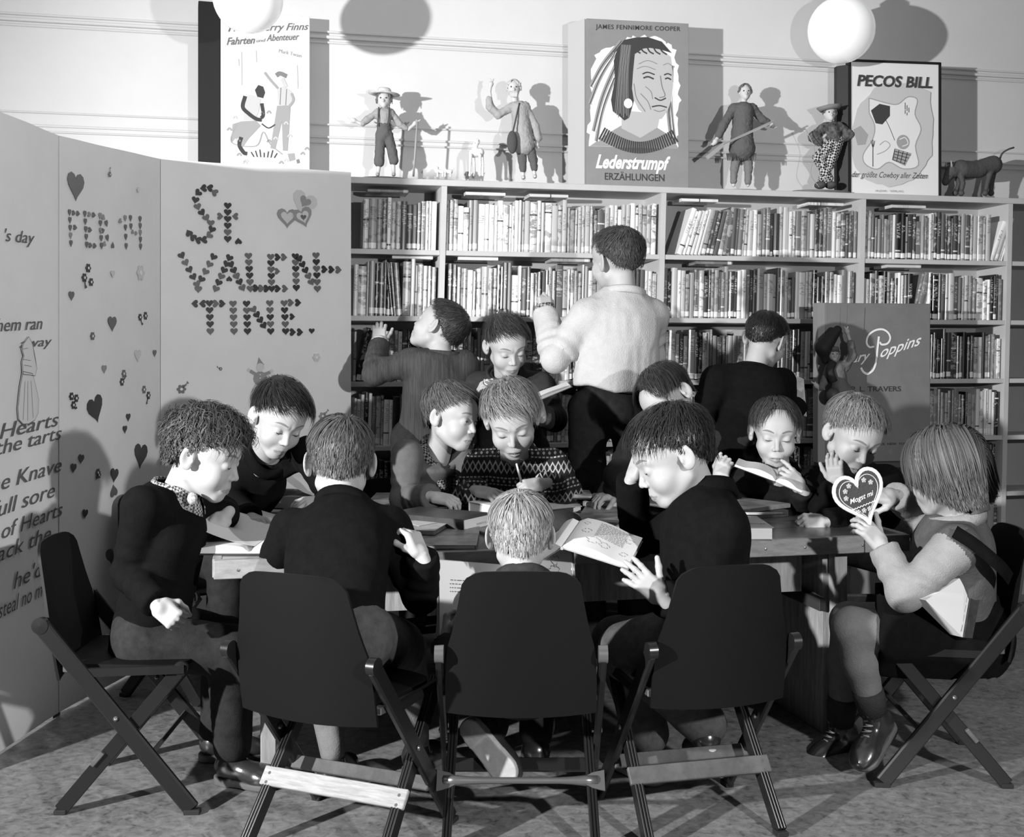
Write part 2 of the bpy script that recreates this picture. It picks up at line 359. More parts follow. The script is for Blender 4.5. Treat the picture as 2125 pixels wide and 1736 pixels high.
# hairline elevation (degrees) by azimuth from the front, seen from the cranium centre
def hairline(az, st):
    a = np.abs(az)
    xs = [0, 30, 55, 75, 88, 100, 125, 180]
    ys = {'boy': [47, 45, 31, 5, -12, -14, -34, -44], 'crop': [47, 45, 31, 8, -6, -6, -26, -34],
          'bob': [50, 45, 34, 5, -30, -50, -60, -62], 'girl': [52, 50, 40, 20, -4, -14, -34, -40]}[st]
    return np.interp(a, xs, ys)
def hair(parent, H, Mh, S, style='boy', tone=0.1, seed=1, length=0.05, thick=0.012, n=1500, part=None, fringe=1.0, curl=0.0, whorl=(180, 62), wid=0.0013, messy=0.25, name='hair', rough=0.50):
    n = int(n * 1.9); rs = np.random.RandomState(seed); C0 = np.array([0, -0.012, 0.022])
    # cap: star-shaped shell around the cranium centre
    na, ne = 72, 40; V = []; az = np.linspace(-180, 180, na, endpoint=False); el = np.linspace(-70, 90, ne)
    A, E = np.meshgrid(az, el, indexing='ij'); ar = np.radians(A.ravel()); er = np.radians(E.ravel())
    D = np.stack([np.sin(ar) * np.cos(er), np.cos(ar) * np.cos(er), np.sin(er)], 1)
    lo = np.zeros(len(D)); hi = np.full(len(D), 0.16)
    for _ in range(16):
        mi = (lo + hi) / 2; s = scalp_sdf((C0 + D * mi[:, None]).astype(np.float32)) > 0
        hi = np.where(s, mi, hi); lo = np.where(s, lo, mi)
    base = (lo + hi) / 2
    hl = hairline(A.ravel(), style); mk = np.clip((E.ravel() - hl) / 14.0, -1, 1)
    nz = noise3(D * 5 + seed * 3.1) * 0.30 + noise3(D * 14 + seed) * 0.22 * (1 + curl * 2)
    top = np.clip((E.ravel() - 5) / 50, 0, 1)
    th = thick * (0.35 + 0.65 * top) * (1 + nz)
    r = base + np.where(mk > 0, th * np.minimum(1, mk * 1.6) ** 0.6, mk * 0.02)
    cv = C0 + D * r[:, None]
    f = [(i * ne + j, ((i + 1) % na) * ne + j, ((i + 1) % na) * ne + j + 1, i * ne + j + 1) for i in range(na) for j in range(ne - 1)]
    keepf = [q for q in f if max(mk[list(q)]) > -0.3]
    mb = MB(); toW = lambda p: H + (p * S) @ Mh.T
    mb.add(toW(cv), keepf, 0)
    # strands
    az = rs.uniform(-180, 180, n * 3); se = rs.uniform(-0.85, 1, n * 3); el = np.degrees(np.arcsin(se))
    ok = el > hairline(az, style) + 2; az = az[ok][:n]; el = el[ok][:n]; n = len(az)
    ar = np.radians(az); er = np.radians(el)
    D = np.stack([np.sin(ar) * np.cos(er), np.cos(ar) * np.cos(er), np.sin(er)], 1)
    p = (C0 + D * 0.09).astype(np.float32); p = project(scalp_sdf, p, thick * 0.5)
    wa, we = map(math.radians, whorl); Wd = np.array([math.sin(wa) * math.cos(we), math.cos(wa) * math.cos(we), math.sin(we)])
    Wp = C0 + Wd * 0.09
    frontness = np.clip((D[:, 1] + 0.1) * 1.4, 0, 1) * np.clip(el / 45, 0, 1)
    K = 7 if style != 'bob' else 11
    Ln = length * (0.7 + 0.6 * rs.rand(n)) * (0.30 + 0.70 * np.clip((el - 2) / 42, 0, 1))
    if style == 'bob': Ln = np.clip(0.10 + 0.055 * (el / 60), 0.05, 0.2) * (length / 0.05) * (0.9 + 0.2 * rs.rand(n))
    Ln *= np.where(frontness > 0.4, fringe, 1.0)
    if style != 'bob': Ln *= np.where((np.abs(az) > 48) & (np.abs(az) < 122) & (el < 52), 0.45 + 0.55 * np.clip((el - 22) / 30, 0, 1), 1.0)
    lift = thick * (0.45 + 0.6 * rs.rand(n)) * (0.35 + 0.65 * np.clip((el - 5) / 50, 0, 1))
    ph = rs.rand(n) * 6.28; pts = []; nrms = []; wob = rs.randn(n, 3) * messy
    if part is not None: side = np.where(D[:, 0] > part[0], 1.0, -1.0) if len(part) > 1 else np.full(n, part[0])
    d0 = None
    for k in range(K):
        g = grad(scalp_sdf, p); pts.append(p.copy()); nrms.append(g)
        fl = p - Wp; fl = fl - g * (fl * g).sum(1, keepdims=True); fl /= np.linalg.norm(fl, axis=1, keepdims=True) + 1e-6
        if style == 'bob':
            dn = np.stack([side * np.clip(1.0 - np.abs(p[:, 0]) / 0.06, 0, 1) * 0.9, -0.05 + 0 * side, -0.9 + 0 * side], 1) + (fl * 0.25)
            fl = dn
        elif part is not None:
            sw = np.stack([side * 0.8, 0.45 + 0 * side, -0.25 + 0 * side], 1)
            wgt = (frontness * 0.85)[:, None]; fl = fl * (1 - wgt) + sw * wgt
        fl = fl + wob * (0.6 + 0.3 * k / K) + noise3(p * 22 + 7)[:, None] * np.array([0.10, -0.08, 0.05])
        fl = fl - g * (fl * g).sum(1, keepdims=True) * (0.85 if style != 'bob' else 0.3)
        fl /= np.linalg.norm(fl, axis=1, keepdims=True) + 1e-6
        if curl: 
            b = np.cross(g, fl); ang = ph + k * 1.05
            fl = fl + curl * (np.cos(ang)[:, None] * b + np.sin(ang)[:, None] * g)
        st = (Ln / K)[:, None]; p = (p + fl * st).astype(np.float32)
        d = scalp_sdf(p); g = grad(scalp_sdf, p)
        want = lift * (1.0 if curl == 0 else 1.3) + thick * 0.25 + 0.002
        if style == 'bob': mv = np.maximum(want - d, 0)
        else: mv = np.where(d < want, want - d, (want - d) * (0.7 if curl == 0 else 0.2))
        p = (p + g * mv[:, None]).astype(np.float32)
    pts.append(p.copy()); nrms.append(grad(scalp_sdf, p)); K += 1
    Pn = np.array(pts); G = np.array(nrms); T = np.gradient(Pn, axis=0); B = np.cross(T, G); B /= np.linalg.norm(B, axis=2, keepdims=True) + 1e-9
    tw = rs.uniform(-0.3, 0.3, n); B = B * np.cos(tw)[None, :, None] + G * np.sin(tw)[None, :, None]
    ww = (wid * (0.6 + 0.8 * rs.rand(n)))[None, :] * np.array([0.8] + [1.0] * (K - 3) + [0.7, 0.15])[:, None]
    a = Pn + B * ww[:, :, None] / 2; b = Pn - B * ww[:, :, None] / 2
    vv = np.stack([a, b], 2).transpose(1, 0, 2, 3).reshape(-1, 3)      # strand, step, side
    ff = []; mi = []
    bins = rs.randint(0, 3, n)
    for i in range(n):
        o = i * K * 2
        for k in range(K - 1): ff.append((o + 2 * k, o + 2 * k + 1, o + 2 * k + 3, o + 2 * k + 2)); mi.append(bins[i])
    mb.add(toW(vv), ff, mi)
    t = '%03d' % int(tone * 1000)
    ms = [mat('hair_mid_' + t, tone, rough, 0.30, bump=0.3, bscale=400), mat('hair_dark_' + t, tone * 0.62, rough + .05, 0.2), mat('hair_light_' + t, min(tone * 1.3, 0.8), rough, 0.3)]
    return mb.build(name, ms, parent, smooth=True)

def hand_geo(mb, wr, d, n, side=1, S=0.75, curl=(0.5, 0.55, 0.6, 0.65), thumb=0.5, spread=0.1, h=0.0020, m=0):
    """wr wrist, d towards knuckles, n back-of-hand normal; side +1: thumb on +cross(d,n)"""
    d = nrm(d); n = np.asarray(n, float); n = nrm(n - d * np.dot(n, d)); x = np.cross(d, n) * side
    M = np.stack([x, d, n], 1)
    segs = []; bx = [0.029, 0.010, -0.009, -0.0265]; ln = [0.064, 0.072, 0.067, 0.052]; by = [0.082, 0.086, 0.083, 0.076]
    for i in range(4):
        c = curl[i]; ang = 0.0; p = np.array([bx[i], by[i], 0.0]); r = [0.0092, 0.0086, 0.0078, 0.0066]
        sp = spread * (1.5 - i) 
        for j, (fr, cj) in enumerate(((0.45, 0.85), (0.31, 1.15), (0.24, 0.75))):
            ang += c * cj; q = p + ln[i] * fr * np.array([math.sin(sp) * math.cos(ang), math.cos(sp) * math.cos(ang), -math.sin(ang)])
            segs.append((p, q, r[j], r[j + 1], i)); p = q
    t0 = np.array([0.020, 0.018, -0.006]); t1 = np.array([0.044, 0.044, -0.012 - 0.012 * thumb])
    t2 = t1 + 0.034 * nrm([0.75 - 0.9 * thumb, 0.9, -0.25 - 0.6 * thumb]); t3 = t2 + 0.028 * nrm([0.55 - 1.0 * thumb, 0.95, -0.2 - 0.5 * thumb])
    th = [(t0, t1, 0.015, 0.0115), (t1, t2, 0.0110, 0.0098), (t2, t3, 0.0098, 0.0080)]
    def fn(p):
        q = ((p - wr.astype(np.float32)) @ M.astype(np.float32)) / S
        e = s_box(q, (0.001, 0.046, -0.001), (0.036, 0.042, 0.0135), 0.012)
        e = smin(e, s_ell(q, (0.026, 0.034, -0.008), (0.014, 0.026, 0.013)), 0.012)
        e = smin(e, s_rc(q, (0, -0.024, 0), (0, 0.015, 0), 0.0235, 0.0245), 0.014)
        for (a, b, ra, rb, i) in segs: 
            f = s_rc(q, a, b, ra, rb); e = smin(e, f, 0.0045)
        for (a, b, ra, rb) in th: e = smin(e, s_rc(q, a, b, ra, rb), 0.007)
        return e * S
    allp = [s[1] for s in segs] + [t3, np.array([0.04, -0.06, 0.02]), np.array([-0.04, -0.06, -0.02]), np.array([-.036, .09, .02])]
    pw = [wr + M @ (q * S) for q in allp]
    lo, hi = bounds(pw, 0.022)
    add_nets(mb, fn, lo, hi, h, m)

SHOE = None
def shoe_mesh(boot=False):
    mb = MB()
    def up(p):
        e = s_rc(p, (0, -0.035, 0.045), (0, 0.06, 0.030), 0.036, 0.032)
        e = smin(e, s_ell(p, (0, 0.085, 0.026), (0.038, 0.048, 0.028)), 0.03)
        e = smin(e, s_rc(p, (0, -0.03, 0.05), (0, -0.022, 0.105 if boot else 0.075), 0.036, 0.037 if boot else 0.034), 0.02)
        e = np.maximum(e, 0.010 - p[:, 2]); e = np.maximum(e, p[:, 2] - (0.115 if boot else 0.082))
        if boot: e = e + 0.0015 * np.sin(p[:, 2] * 150 + p[:, 1] * 60) * (p[:, 1] > -0.01)
        return e
    add_nets(mb, up, (-.06, -.09, 0), (.06, .15, .13), 0.0042, 0)
    def sole(p):
        q = p.copy(); q[:, 2] = 0
        e = s_rc(q, (0, -0.040, 0), (0, 0.082, 0), 0.036, 0.042); z = np.abs(p[:, 2] - 0.009) - np.where(p[:, 1] < -0.01, 0.0115, 0.0085)
        return np.maximum(e, z)
    add_nets(mb, sole, (-.06, -.10, -.01), (.06, .15, .03), 0.004, 1)
    if boot:
        for k in range(6):
            y = 0.045 - 0.013 * k; z = 0.062 + 0.0085 * k
            mb.tube([(-0.014, y - .004, z), (0.0, y + .003, z + 0.006), (0.014, y - .004, z)], 0.0022, 5, 2)
            mb.tube([(-0.013, y, z + .002), (0.013, y + .008, z + 0.002)], 0.0018, 5, 2)
    return mb
LEATHER = mat('shoe_leather', 0.025, 0.28, 0.6, coat=0.5, bump=0.15, bscale=60)
SOLE = mat('shoe_sole', 0.10, 0.7, 0.3); LACE = mat('boot_lace', 0.25, 0.7, 0.2); SOLEW = mat('worn_sole', 0.38, 0.8, 0.2, var=0.2, vscale=25)
_shoe = {}
def put_shoe(parent, heel, fwd, up=(0, 0, 1), boot=False, worn=False, S=0.92, name='shoe'):
    key = (boot, worn)
    if key not in _shoe:
        o = shoe_mesh(boot).build(name, [LEATHER, SOLEW if worn else SOLE, LACE], None, smooth=True); _shoe[key] = o.data
    else: o = bpy.data.objects.new(name, _shoe[key]); COL.objects.link(o)
    f = nrm(fwd); u = np.asarray(up, float); u = nrm(u - f * np.dot(u, f)); r = np.cross(f, u)
    M = Matrix([[r[0] * S, f[0] * S, u[0] * S, heel[0]], [r[1] * S, f[1] * S, u[1] * S, heel[1]], [r[2] * S, f[2] * S, u[2] * S, heel[2]], [0, 0, 0, 1]])
    o.parent = parent; o.matrix_local = wm(parent).inverted() @ M
    return o

def frame(f, u):
    f = nrm(f); u = np.asarray(u, float); u = nrm(u - f * np.dot(u, f)); r = np.cross(f, u)
    return np.stack([r, f, u], 1)
def arm_fold(p, el, amp, freq):
    d = np.sqrt(((p - np.asarray(el, np.float32)) ** 2).sum(-1)); return amp * np.sin(d * freq + noise3(p * 14) * 2.5) * np.exp(-(d / 0.085) ** 2)

def person(label, hc, fwd, up=(0, 0, 1), S=1.0, nb=None, bf=(0, 1, 0), pel=None, k=1.0, shw=0.135, sh=None,
           el=(None, None), wr=(None, None), hands=(None, None), kn=(None, None), an=(None, None), sit=True, group=None,
           top=None, bottom=None, hstyle={}, mouth=0.0, jaw=1.0, eyes='down', hem=0.05, collar='roll', shorts=False, vox=0.0075,
           shoes=True, toe=None, boot=False, hh=0.0028, lean=None, topname='jacket', sleeve=0.0, fold=0.004, lower=True, kl=None, skirt=False, foot_up=(None, None), worn=False, sock=None, vneck=0.0, tmats=None, tmfn=None, shoexyz=(None, None)):
    hc = np.asarray(hc, float); Mh = frame(fwd, up); nb = np.asarray(nb, float); pel = np.asarray(pel, float); bf = nrm(bf)
    base = (pel[0], pel[1], 0.0)
    root = empty('person', base, label, 'person', group)
    U = nrm(nb - pel); R = nrm(np.cross(bf, U)); F = np.cross(U, R)
    if sh is None: sh = (nb - U * 0.050 * k + R * shw, nb - U * 0.050 * k - R * shw)
    sh = [np.asarray(q, float) for q in sh]
    dl = nrm(np.array([F[0], F[1], 0]))
    EL = []; WR = []
    for i, sg in enumerate((1, -1)):
        EL.append(np.asarray(el[i], float) if el[i] is not None else sh[i] + np.array([0, 0, -0.20]) + R * 0.04 * sg + dl * 0.06)
        WR.append(np.asarray(wr[i], float) if wr[i] is not None else EL[i] + dl * 0.17 + np.array([0, 0, 0.02]))
    HIP = [pel + R * 0.075 * k * sg - U * 0.02 for sg in (1, -1)]; KN = []; AN = []
    for i, sg in enumerate((1, -1)):
        if kn[i] is not None: KN.append(np.asarray(kn[i], float))
        elif sit: KN.append(HIP[i] + dl * 0.31 * k + R * 0.03 * sg + np.array([0, 0, -0.03]))
        else: KN.append(np.array([HIP[i][0], HIP[i][1], HIP[i][2] * 0.53]) + dl * 0.02)
        if an[i] is not None: AN.append(np.asarray(an[i], float))
        elif sit: AN.append(np.array([KN[i][0], KN[i][1], 0.075]) - dl * 0.03)
        else: AN.append(np.array([HIP[i][0], HIP[i][1], 0.08]) - dl * 0.02)
    # ---- body: head and neck, hands, hidden trunk and limbs in one mesh
    mb = MB()
    def hf(p):
        q = ((p - hc.astype(np.float32)) @ Mh.astype(np.float32)) / S
        e = head_sdf(q, mouth, jaw)
        a = (hc + Mh @ (np.array([0, -0.020, -0.035]) * S)); c = nb - U * 0.035
        return smin(e * S, s_rc(p, a, c, 0.043 * S, 0.046 * S), 0.018)
    hp = [hc + Mh @ (np.array(q) * S) for q in [(sx * 0.098, y, z) for sx in (-1, 1) for y in (-0.108, 0.118) for z in (-0.11, 0.11)]] + [nb - U * 0.05]
    lo, hi = bounds(hp, 0.012)
    def mfn(c):
        q = ((c - hc) @ Mh) / S; r = np.zeros(len(q), int)
        zz = np.abs(q[:, 0]) / 0.022
        lipz = -0.0640 - 0.5 * mouth; hgt = (0.0078 + mouth * 0.6) * np.sqrt(np.clip(1 - zz ** 2, 0, 1))
        r[(q[:, 1] > 0.072) & (np.abs(q[:, 2] - lipz + 0.001) < hgt) & (zz < 1)] = 1
        if mouth > 0: r[(q[:, 1] > 0.060) & (np.abs(q[:, 2] - lipz) < mouth * 0.45) & (zz < 0.75) & (q[:, 1] < 0.0900)] = 2
        return r
    add_nets(mb, hf, lo, hi, hh * S, 0, mfn)
    for i in (0, 1):
        if hands[i] is not None:
            hd = dict(hands[i]); d = hd.pop('d'); n = hd.pop('n')
            hand_geo(mb, WR[i], d, n, side=hd.pop('side', 1 if i == 1 else -1), **hd)
    def core(p):
        e = s_rc(p, nb - U * 0.04, pel, 0.06, 0.075)
        for i in (0, 1):
            e = smin(e, s_rc(p, sh[i], EL[i], 0.034, 0.028), 0.02); e = smin(e, s_rc(p, EL[i], WR[i], 0.028, 0.021), 0.01)
            if lower: e = smin(e, s_rc(p, HIP[i], KN[i], 0.045, 0.036), 0.02); e = smin(e, s_rc(p, KN[i], AN[i], 0.034, 0.024), 0.02)
        return e
    lo, hi = bounds([nb, pel] + sh + EL + WR + ((HIP + KN + AN) if lower else HIP), 0.09)
    add_nets(mb, core, lo, hi, 0.013, 0)
    body = mb.build('body', [SKIN, LIP, DARKLINE], root, smooth=True)
    # ---- face details laid on the head surface
    toW = lambda q: hc + (np.asarray(q) * S) @ Mh.T
    hs = lambda q: head_sdf(np.asarray(q, np.float32), mouth, jaw)
    if eyes:
        mbw = MB(); mbl = MB(); ew = MB()
        for sx in (-1, 1):
            t = np.linspace(0, 1, 9); bx = sx * (0.012 + 0.032 * t); bz = 0.0245 + 0.0055 * np.sin(t * 2.4) - 0.004 * t ** 2
            q = project(hs, np.stack([bx, np.full(9, 0.088) - 0.02 * t, bz], 1), 0.0006)
            up_ = np.array([0, 0.1, 1.0]); wd = 0.0062 * np.sin(np.pi * np.clip(t * 0.85 + 0.12, 0, 1)) ** 0.6
            a = q + up_ * (wd / 2)[:, None]; b = q - up_ * (wd / 2)[:, None]
            a = project(hs, a, 0.0009, 2); b = project(hs, b, 0.0009, 2)
            v = np.stack([a, b], 1).reshape(-1, 3); mbw.add(toW(v), [(2 * j, 2 * j + 1, 2 * j + 3, 2 * j + 2) for j in range(8)])
            t = np.linspace(-1, 1, 11); z0 = -0.0065 if eyes == 'down' else 0.0045
            bow = (0.0030 * t ** 2) if eyes == 'down' else (-0.0062 * t ** 2)
            q = project(hs, np.stack([sx * (0.0310 + 0.0128 * t), np.full(11, 0.09), z0 + bow], 1), 0.0004)
            wd = (0.0030 if eyes == 'down' else 0.0028) * (1 - 0.6 * np.abs(t) ** 2)
            a = q + np.outer(wd / 2, (0, 0, 1)); b = q - np.outer(wd / 2, (0, 0, 1)); a[:, 1] += 0.0008; b[:, 1] += 0.0008
            v = np.stack([a, b], 1).reshape(-1, 3); mbl.add(toW(v), [(2 * j, 2 * j + 1, 2 * j + 3, 2 * j + 2) for j in range(10)])
            if eyes == 'open':
                zc = 0.0002; up2 = z0 + bow; lo2 = -0.0048 + 0.0040 * t ** 2
                rows = [project(hs, np.stack([sx * (0.0310 + 0.0120 * t), np.full(11, 0.09), up2 * (1 - g) + lo2 * g], 1), 0.0005) for g in (0, 0.33, 0.66, 1)]
                v = np.concatenate(rows); fq = [(r * 11 + j, r * 11 + j + 1, (r + 1) * 11 + j + 1, (r + 1) * 11 + j) for r in range(3) for j in range(10)]
                ew.add(toW(v), fq, 0)
                ang = np.linspace(0, 2 * math.pi, 12, endpoint=False)
                q = project(hs, np.stack([sx * 0.0310 + 0.0048 * np.cos(ang), np.full(12, 0.09), zc - 0.0008 + 0.0042 * np.sin(ang)], 1), 0.0009)
                ew.add(toW(q), [tuple(range(12))], 1)
        mbw.build('eyebrows', hstyle.get('bm', BROW), root); mbl.build('eyelashes', DARKLINE, root)
        if ew.n: ew.build('eyes', [EYEW, DARKLINE], root)
    hst = {k_: v_ for k_, v_ in hstyle.items() if k_ != 'bm'}
    hair(root, hc, Mh, S, **hst)
    # ---- top garment
    topm = top
    def tf(p, ex=0.0):
        q = p - pel.astype(np.float32)
        loc = np.stack([q @ R, (q @ F) / 0.74, q @ U], 1).astype(np.float32); L = float(np.linalg.norm(nb - pel))
        e = s_rc(loc, (0, 0, 0), (0, 0, L * 0.66), 0.128 * k, 0.135 * k) * 0.86
        if hem > 0: e = smin(e, s_rc(loc, (0, 0, 0), (0, 0, -hem), 0.125 * k, 0.130 * k) * 0.86, 0.03)
        e = smax(e, -(loc[:, 2] + hem + 0.02), 0.012)
        e = smin(e, s_rc(p, sh[0], sh[1], 0.053 * k, 0.053 * k), 0.045)
        e = smin(e, s_rc(p, nb + U * 0.005, (sh[0] + sh[1]) / 2, 0.052 * k, 0.085 * k), 0.05)
        cap = ((p - nb.astype(np.float32)) @ U.astype(np.float32)) - 0.022
        e = smax(e, cap, 0.012)
        for i in (0, 1):
            dr = nrm(WR[i] - EL[i]).astype(np.float32)
            a1 = s_rc(p, sh[i], EL[i], 0.055 * k, 0.046 * k)
            a2 = s_rc(p, EL[i], WR[i] + dr * 0.05, 0.046 * k, 0.0385 * k)
            a2 = smax(a2, ((p - WR[i].astype(np.float32)) @ dr) + sleeve, 0.004)
            a = smin(a1, a2, 0.012) - arm_fold(p, EL[i], fold * 1.3, 190)
            e = smin(e, a, 0.016)
        e = e + fold * noise3(p * 11 + 5) + fold * 0.6 * np.abs(noise3(p * np.float32([26, 26, 9]) + 9))
        # hollow at the neck
        e = smax(e, -s_rc(p, nb - U * 0.01, nb + U * 0.12, 0.049 * S, 0.053 * S), 0.006)
        if vneck: e = smax(e, -s_rc(p, nb + F * 0.08 * k + U * 0.03, nb + F * 0.125 * k - U * vneck, 0.040, 0.006), 0.006)
        return e
    lo, hi = bounds([nb, pel - U * (hem + 0.02)] + sh + EL + WR + [pel + R * .14 * k, pel - R * .14 * k, pel + F * .1, pel - F * .1], 0.075)
    jb = MB(); add_nets(jb, tf, lo, hi, vox, 0, tmfn)
    root['_'] = 0; del root['_']
    topo = jb.build(topname, tmats or topm, root, smooth=True)
    if collar:
        cb = MB(); rr = 0.060 * S; Cc = nb + U * (0.004)
        nf = R; th = np.linspace(0, 2 * math.pi, 33)[:-1]
        if collar == 'roll': prof = [(0.0, 0.0), (0.006, 0.022), (0.014, 0.024), (0.020, 0.006), (0.022, -0.012), (0.008, -0.012)]
        elif collar == 'shirt': prof = [(0.0, 0.0), (0.002, 0.030), (0.005, 0.031), (0.020, 0.004), (0.024, -0.006), (0.010, -0.008)]
        else: prof = [(0.0, -0.01), (0.001, 0.012), (0.006, 0.016), (0.012, 0.012), (0.014, -0.008), (0.008, -0.012)]
        v = []; 
        for a in th:
            fr = math.cos(a) ; drop = -0.022 * max(0, fr) ** 2 + 0.012 * max(0, -fr)
            for (o, z) in prof:
                rad = rr + o; v.append(Cc + R * math.sin(a) * rad * 1.02 + F * math.cos(a) * rad * 0.98 + U * (z + drop))
        m_ = len(prof); f = [(i * m_ + j, ((i + 1) % 32) * m_ + j, ((i + 1) % 32) * m_ + (j + 1) % m_, i * m_ + (j + 1) % m_) for i in range(32) for j in range(m_)]
        cb.add(np.array(v), f); cb.build('collar', hstyle.get('cm', topm) if False else (person.collar_mat or topm), topo, smooth=True)
    # ---- lower garment
    if lower:
        lb = MB(); k = kl or k
        def lf(p):
            q = p - pel.astype(np.float32); loc = np.stack([q @ R, (q @ F) / 0.8, q @ U], 1).astype(np.float32)
            e = s_ell(loc, (0, 0, -0.005), (0.135 * k, 0.125 * k, 0.10)) 
            if skirt:
                e = smin(e, s_rc(p, pel - U * .02, (KN[0] + KN[1]) / 2 + nrm(pel - KN[0]) * 0.09, 0.142, 0.132), 0.05)
                e = smax(e, -(((p - ((KN[0] + KN[1]) / 2 + nrm(pel - KN[0]) * 0.07).astype(np.float32)) @ nrm(pel - KN[0]).astype(np.float32))), 0.01)
                return e + 0.005 * np.sin(p[:, 1] * 90)
            for i in (0, 1):
                kd = nrm(KN[i] - HIP[i]).astype(np.float32)
                a = s_rc(p, HIP[i], KN[i], 0.080 * k, 0.066 * k)
                if shorts: a = smax(a, ((p - KN[i].astype(np.float32)) @ kd) + 0.035, 0.008)
                else: a = smin(a, s_rc(p, KN[i], AN[i], 0.066 * k, 0.052 * k), 0.01); a = smax(a, 0.062 - p[:, 2], 0.01) if AN[i][2] < 0.12 else a
                e = smin(e, a, 0.03)
            return e + fold * noise3(p * 13 + 2) + fold * 0.8 * np.abs(noise3(p * 30))
        lo, hi = bounds([pel + R * .13, pel - R * .13, pel + F * .11, pel - F * .11] + HIP + KN + (AN if not (shorts or skirt) else []), 0.085)
        add_nets(lb, lf, lo, hi, 0.0095, 0)
        lb.build('skirt' if skirt else ('shorts' if shorts else 'trousers'), bottom, root, smooth=True)
        if shorts or skirt:
            sb = MB()
            def sf(p):
                e = None
                for i in (0, 1):
                    a = smin(s_rc(p, KN[i] + nrm(HIP[i] - KN[i]) * 0.11, KN[i], 0.056 * k, 0.050 * k), s_rc(p, KN[i], (KN[i] * 0.6 + AN[i] * 0.4), 0.049 * k, 0.047 * k), 0.02)
                    a = smin(a, s_rc(p, (KN[i] * 0.6 + AN[i] * 0.4), AN[i], 0.047 * k, 0.031 * k), 0.02)
                    e = a if e is None else np.minimum(e, a)
                return e
            lo, hi = bounds(KN + AN + [KN[0] + nrm(HIP[0] - KN[0]) * 0.14, KN[1] + nrm(HIP[1] - KN[1]) * 0.14], 0.07)
            add_nets(sb, sf, lo, hi, 0.006, 0); sto = sb.build('stockings', sock, root, smooth=True)
            if skirt:
                for i in (0, 1): MB().tube([KN[i] * .27 + AN[i] * .73, KN[i] * .2 + AN[i] * .8, AN[i]], [.0405, .042, .037], 18).build('sock', mat('sock_dark', 0.035, .9), root, smooth=True)
        if shoes:
            for i in (0, 1):
                td = dl if toe is None else np.asarray(toe[i], float)
                uu = (0, 0, 1) if foot_up[i] is None else foot_up[i]
                fr = frame(td, uu); heel = AN[i] - fr[:, 2] * (0.080 if not boot else 0.085) + fr[:, 1] * 0.02
                if foot_up[i] is None: heel[2] = 0.003
                put_shoe(root, heel, fr[:, 1], fr[:, 2], boot, worn)
    return root, dict(R=R, F=F, U=U, sh=sh, el=EL, wr=WR, Mh=Mh, hc=hc, nb=nb, pel=pel, kn=KN, an=AN, toW=toW, S=S, top=topo)
person.collar_mat = None
# ------------------------------------------------------------------ the room
WALL = mat('wall_paint', 0.60, 0.7, 0.3, var=0.03, vscale=3)
def floor_mat():
    m = mat('linoleum', 0.30, 0.42, 0.35, bump=0.05, bscale=40); nt = m.node_tree; N = nt.nodes; L = nt.links; b = N['Principled BSDF']
    tc = N.new('ShaderNodeTexCoord'); mp = N.new('ShaderNodeMapping'); mp.inputs['Scale'].default_value = (1.0, 1.15, 1.0); mp.inputs['Rotation'].default_value = (0, 0, 0.35)
    L.new(tc.outputs['Object'], mp.inputs['Vector'])
    a = N.new('ShaderNodeTexNoise'); a.inputs['Scale'].default_value = 34; a.inputs['Detail'].default_value = 8; a.inputs['Roughness'].default_value = 0.7; a.inputs['Distortion'].default_value = 0.6
    c = N.new('ShaderNodeTexNoise'); c.inputs['Scale'].default_value = 3.5; c.inputs['Detail'].default_value = 4
    L.new(mp.outputs[0], a.inputs['Vector']); L.new(mp.outputs[0], c.inputs['Vector'])
    r = N.new('ShaderNodeValToRGB'); e = r.color_ramp.elements
    e[0].position = 0.33; e[0].color = (0.05, 0.05, 0.05, 1); e[1].position = 0.62; e[1].color = (0.29, 0.29, 0.29, 1)
    k = r.color_ramp.elements.new(0.45); k.color = (0.175, 0.175, 0.175, 1)
    x = NX(m); f = x.op('ADD', x.op('MULTIPLY', a.outputs['Fac'], 0.78), x.op('MULTIPLY', c.outputs['Fac'], 0.22))
    L.new(f, r.inputs['Fac']); L.new(r.outputs['Color'], b.inputs['Base Color']); return m
mb = MB().add([(-6, -1.5, 0), (7, -1.5, 0), (7, 8, 0), (-6, 8, 0), (-6, -1.5, -.05), (7, -1.5, -.05), (7, 8, -.05), (-6, 8, -.05)],
              [(0, 1, 2, 3), (4, 7, 6, 5), (0, 4, 5, 1), (1, 5, 6, 2), (2, 6, 7, 3), (3, 7, 4, 0)])
tag(mb.build('floor', floor_mat()), kind='structure')
RW = np.stack([np.array([*WU, 0]), np.array([*WN, 0]), np.array([0, 0, 1.0])], 1)      # wall frame rotation
def wbox(mb, u0, u1, d0, d1, z0, z1, m=0, bev=0.0):
    return mb.box(W((u0 + u1) / 2, (d0 + d1) / 2, (z0 + z1) / 2), ((u1 - u0) / 2, (d1 - d0) / 2, (z1 - z0) / 2), RW, m, bev)
BD = 0.24                                         # bookcase depth; the wall stands just behind it
mb = MB(); wbox(mb, -4.2, 5.6, BD + 0.012, BD + 0.10, 0, 3.05)
wall = tag(mb.build('wall_back', WALL), kind='structure')
def wz(py, px=1062):                              # height on the wall plane for a picture row at that column
    q = W(wu(px, BD), BD, 0); return EYE - (py - HZ) / F_PX * q[1]
n_tr = 0
def trim(z, hgt, out=0.012):
    global n_tr; n_tr += 1
    mb = MB(); wbox(mb, -4.2, 5.6, BD + 0.012 - out, BD + 0.012, z, z + hgt, bev=0.003)
    tag(mb.build('trim_%d' % n_tr, mat('trim_paint', 0.58, 0.5, 0.4)), kind='structure')
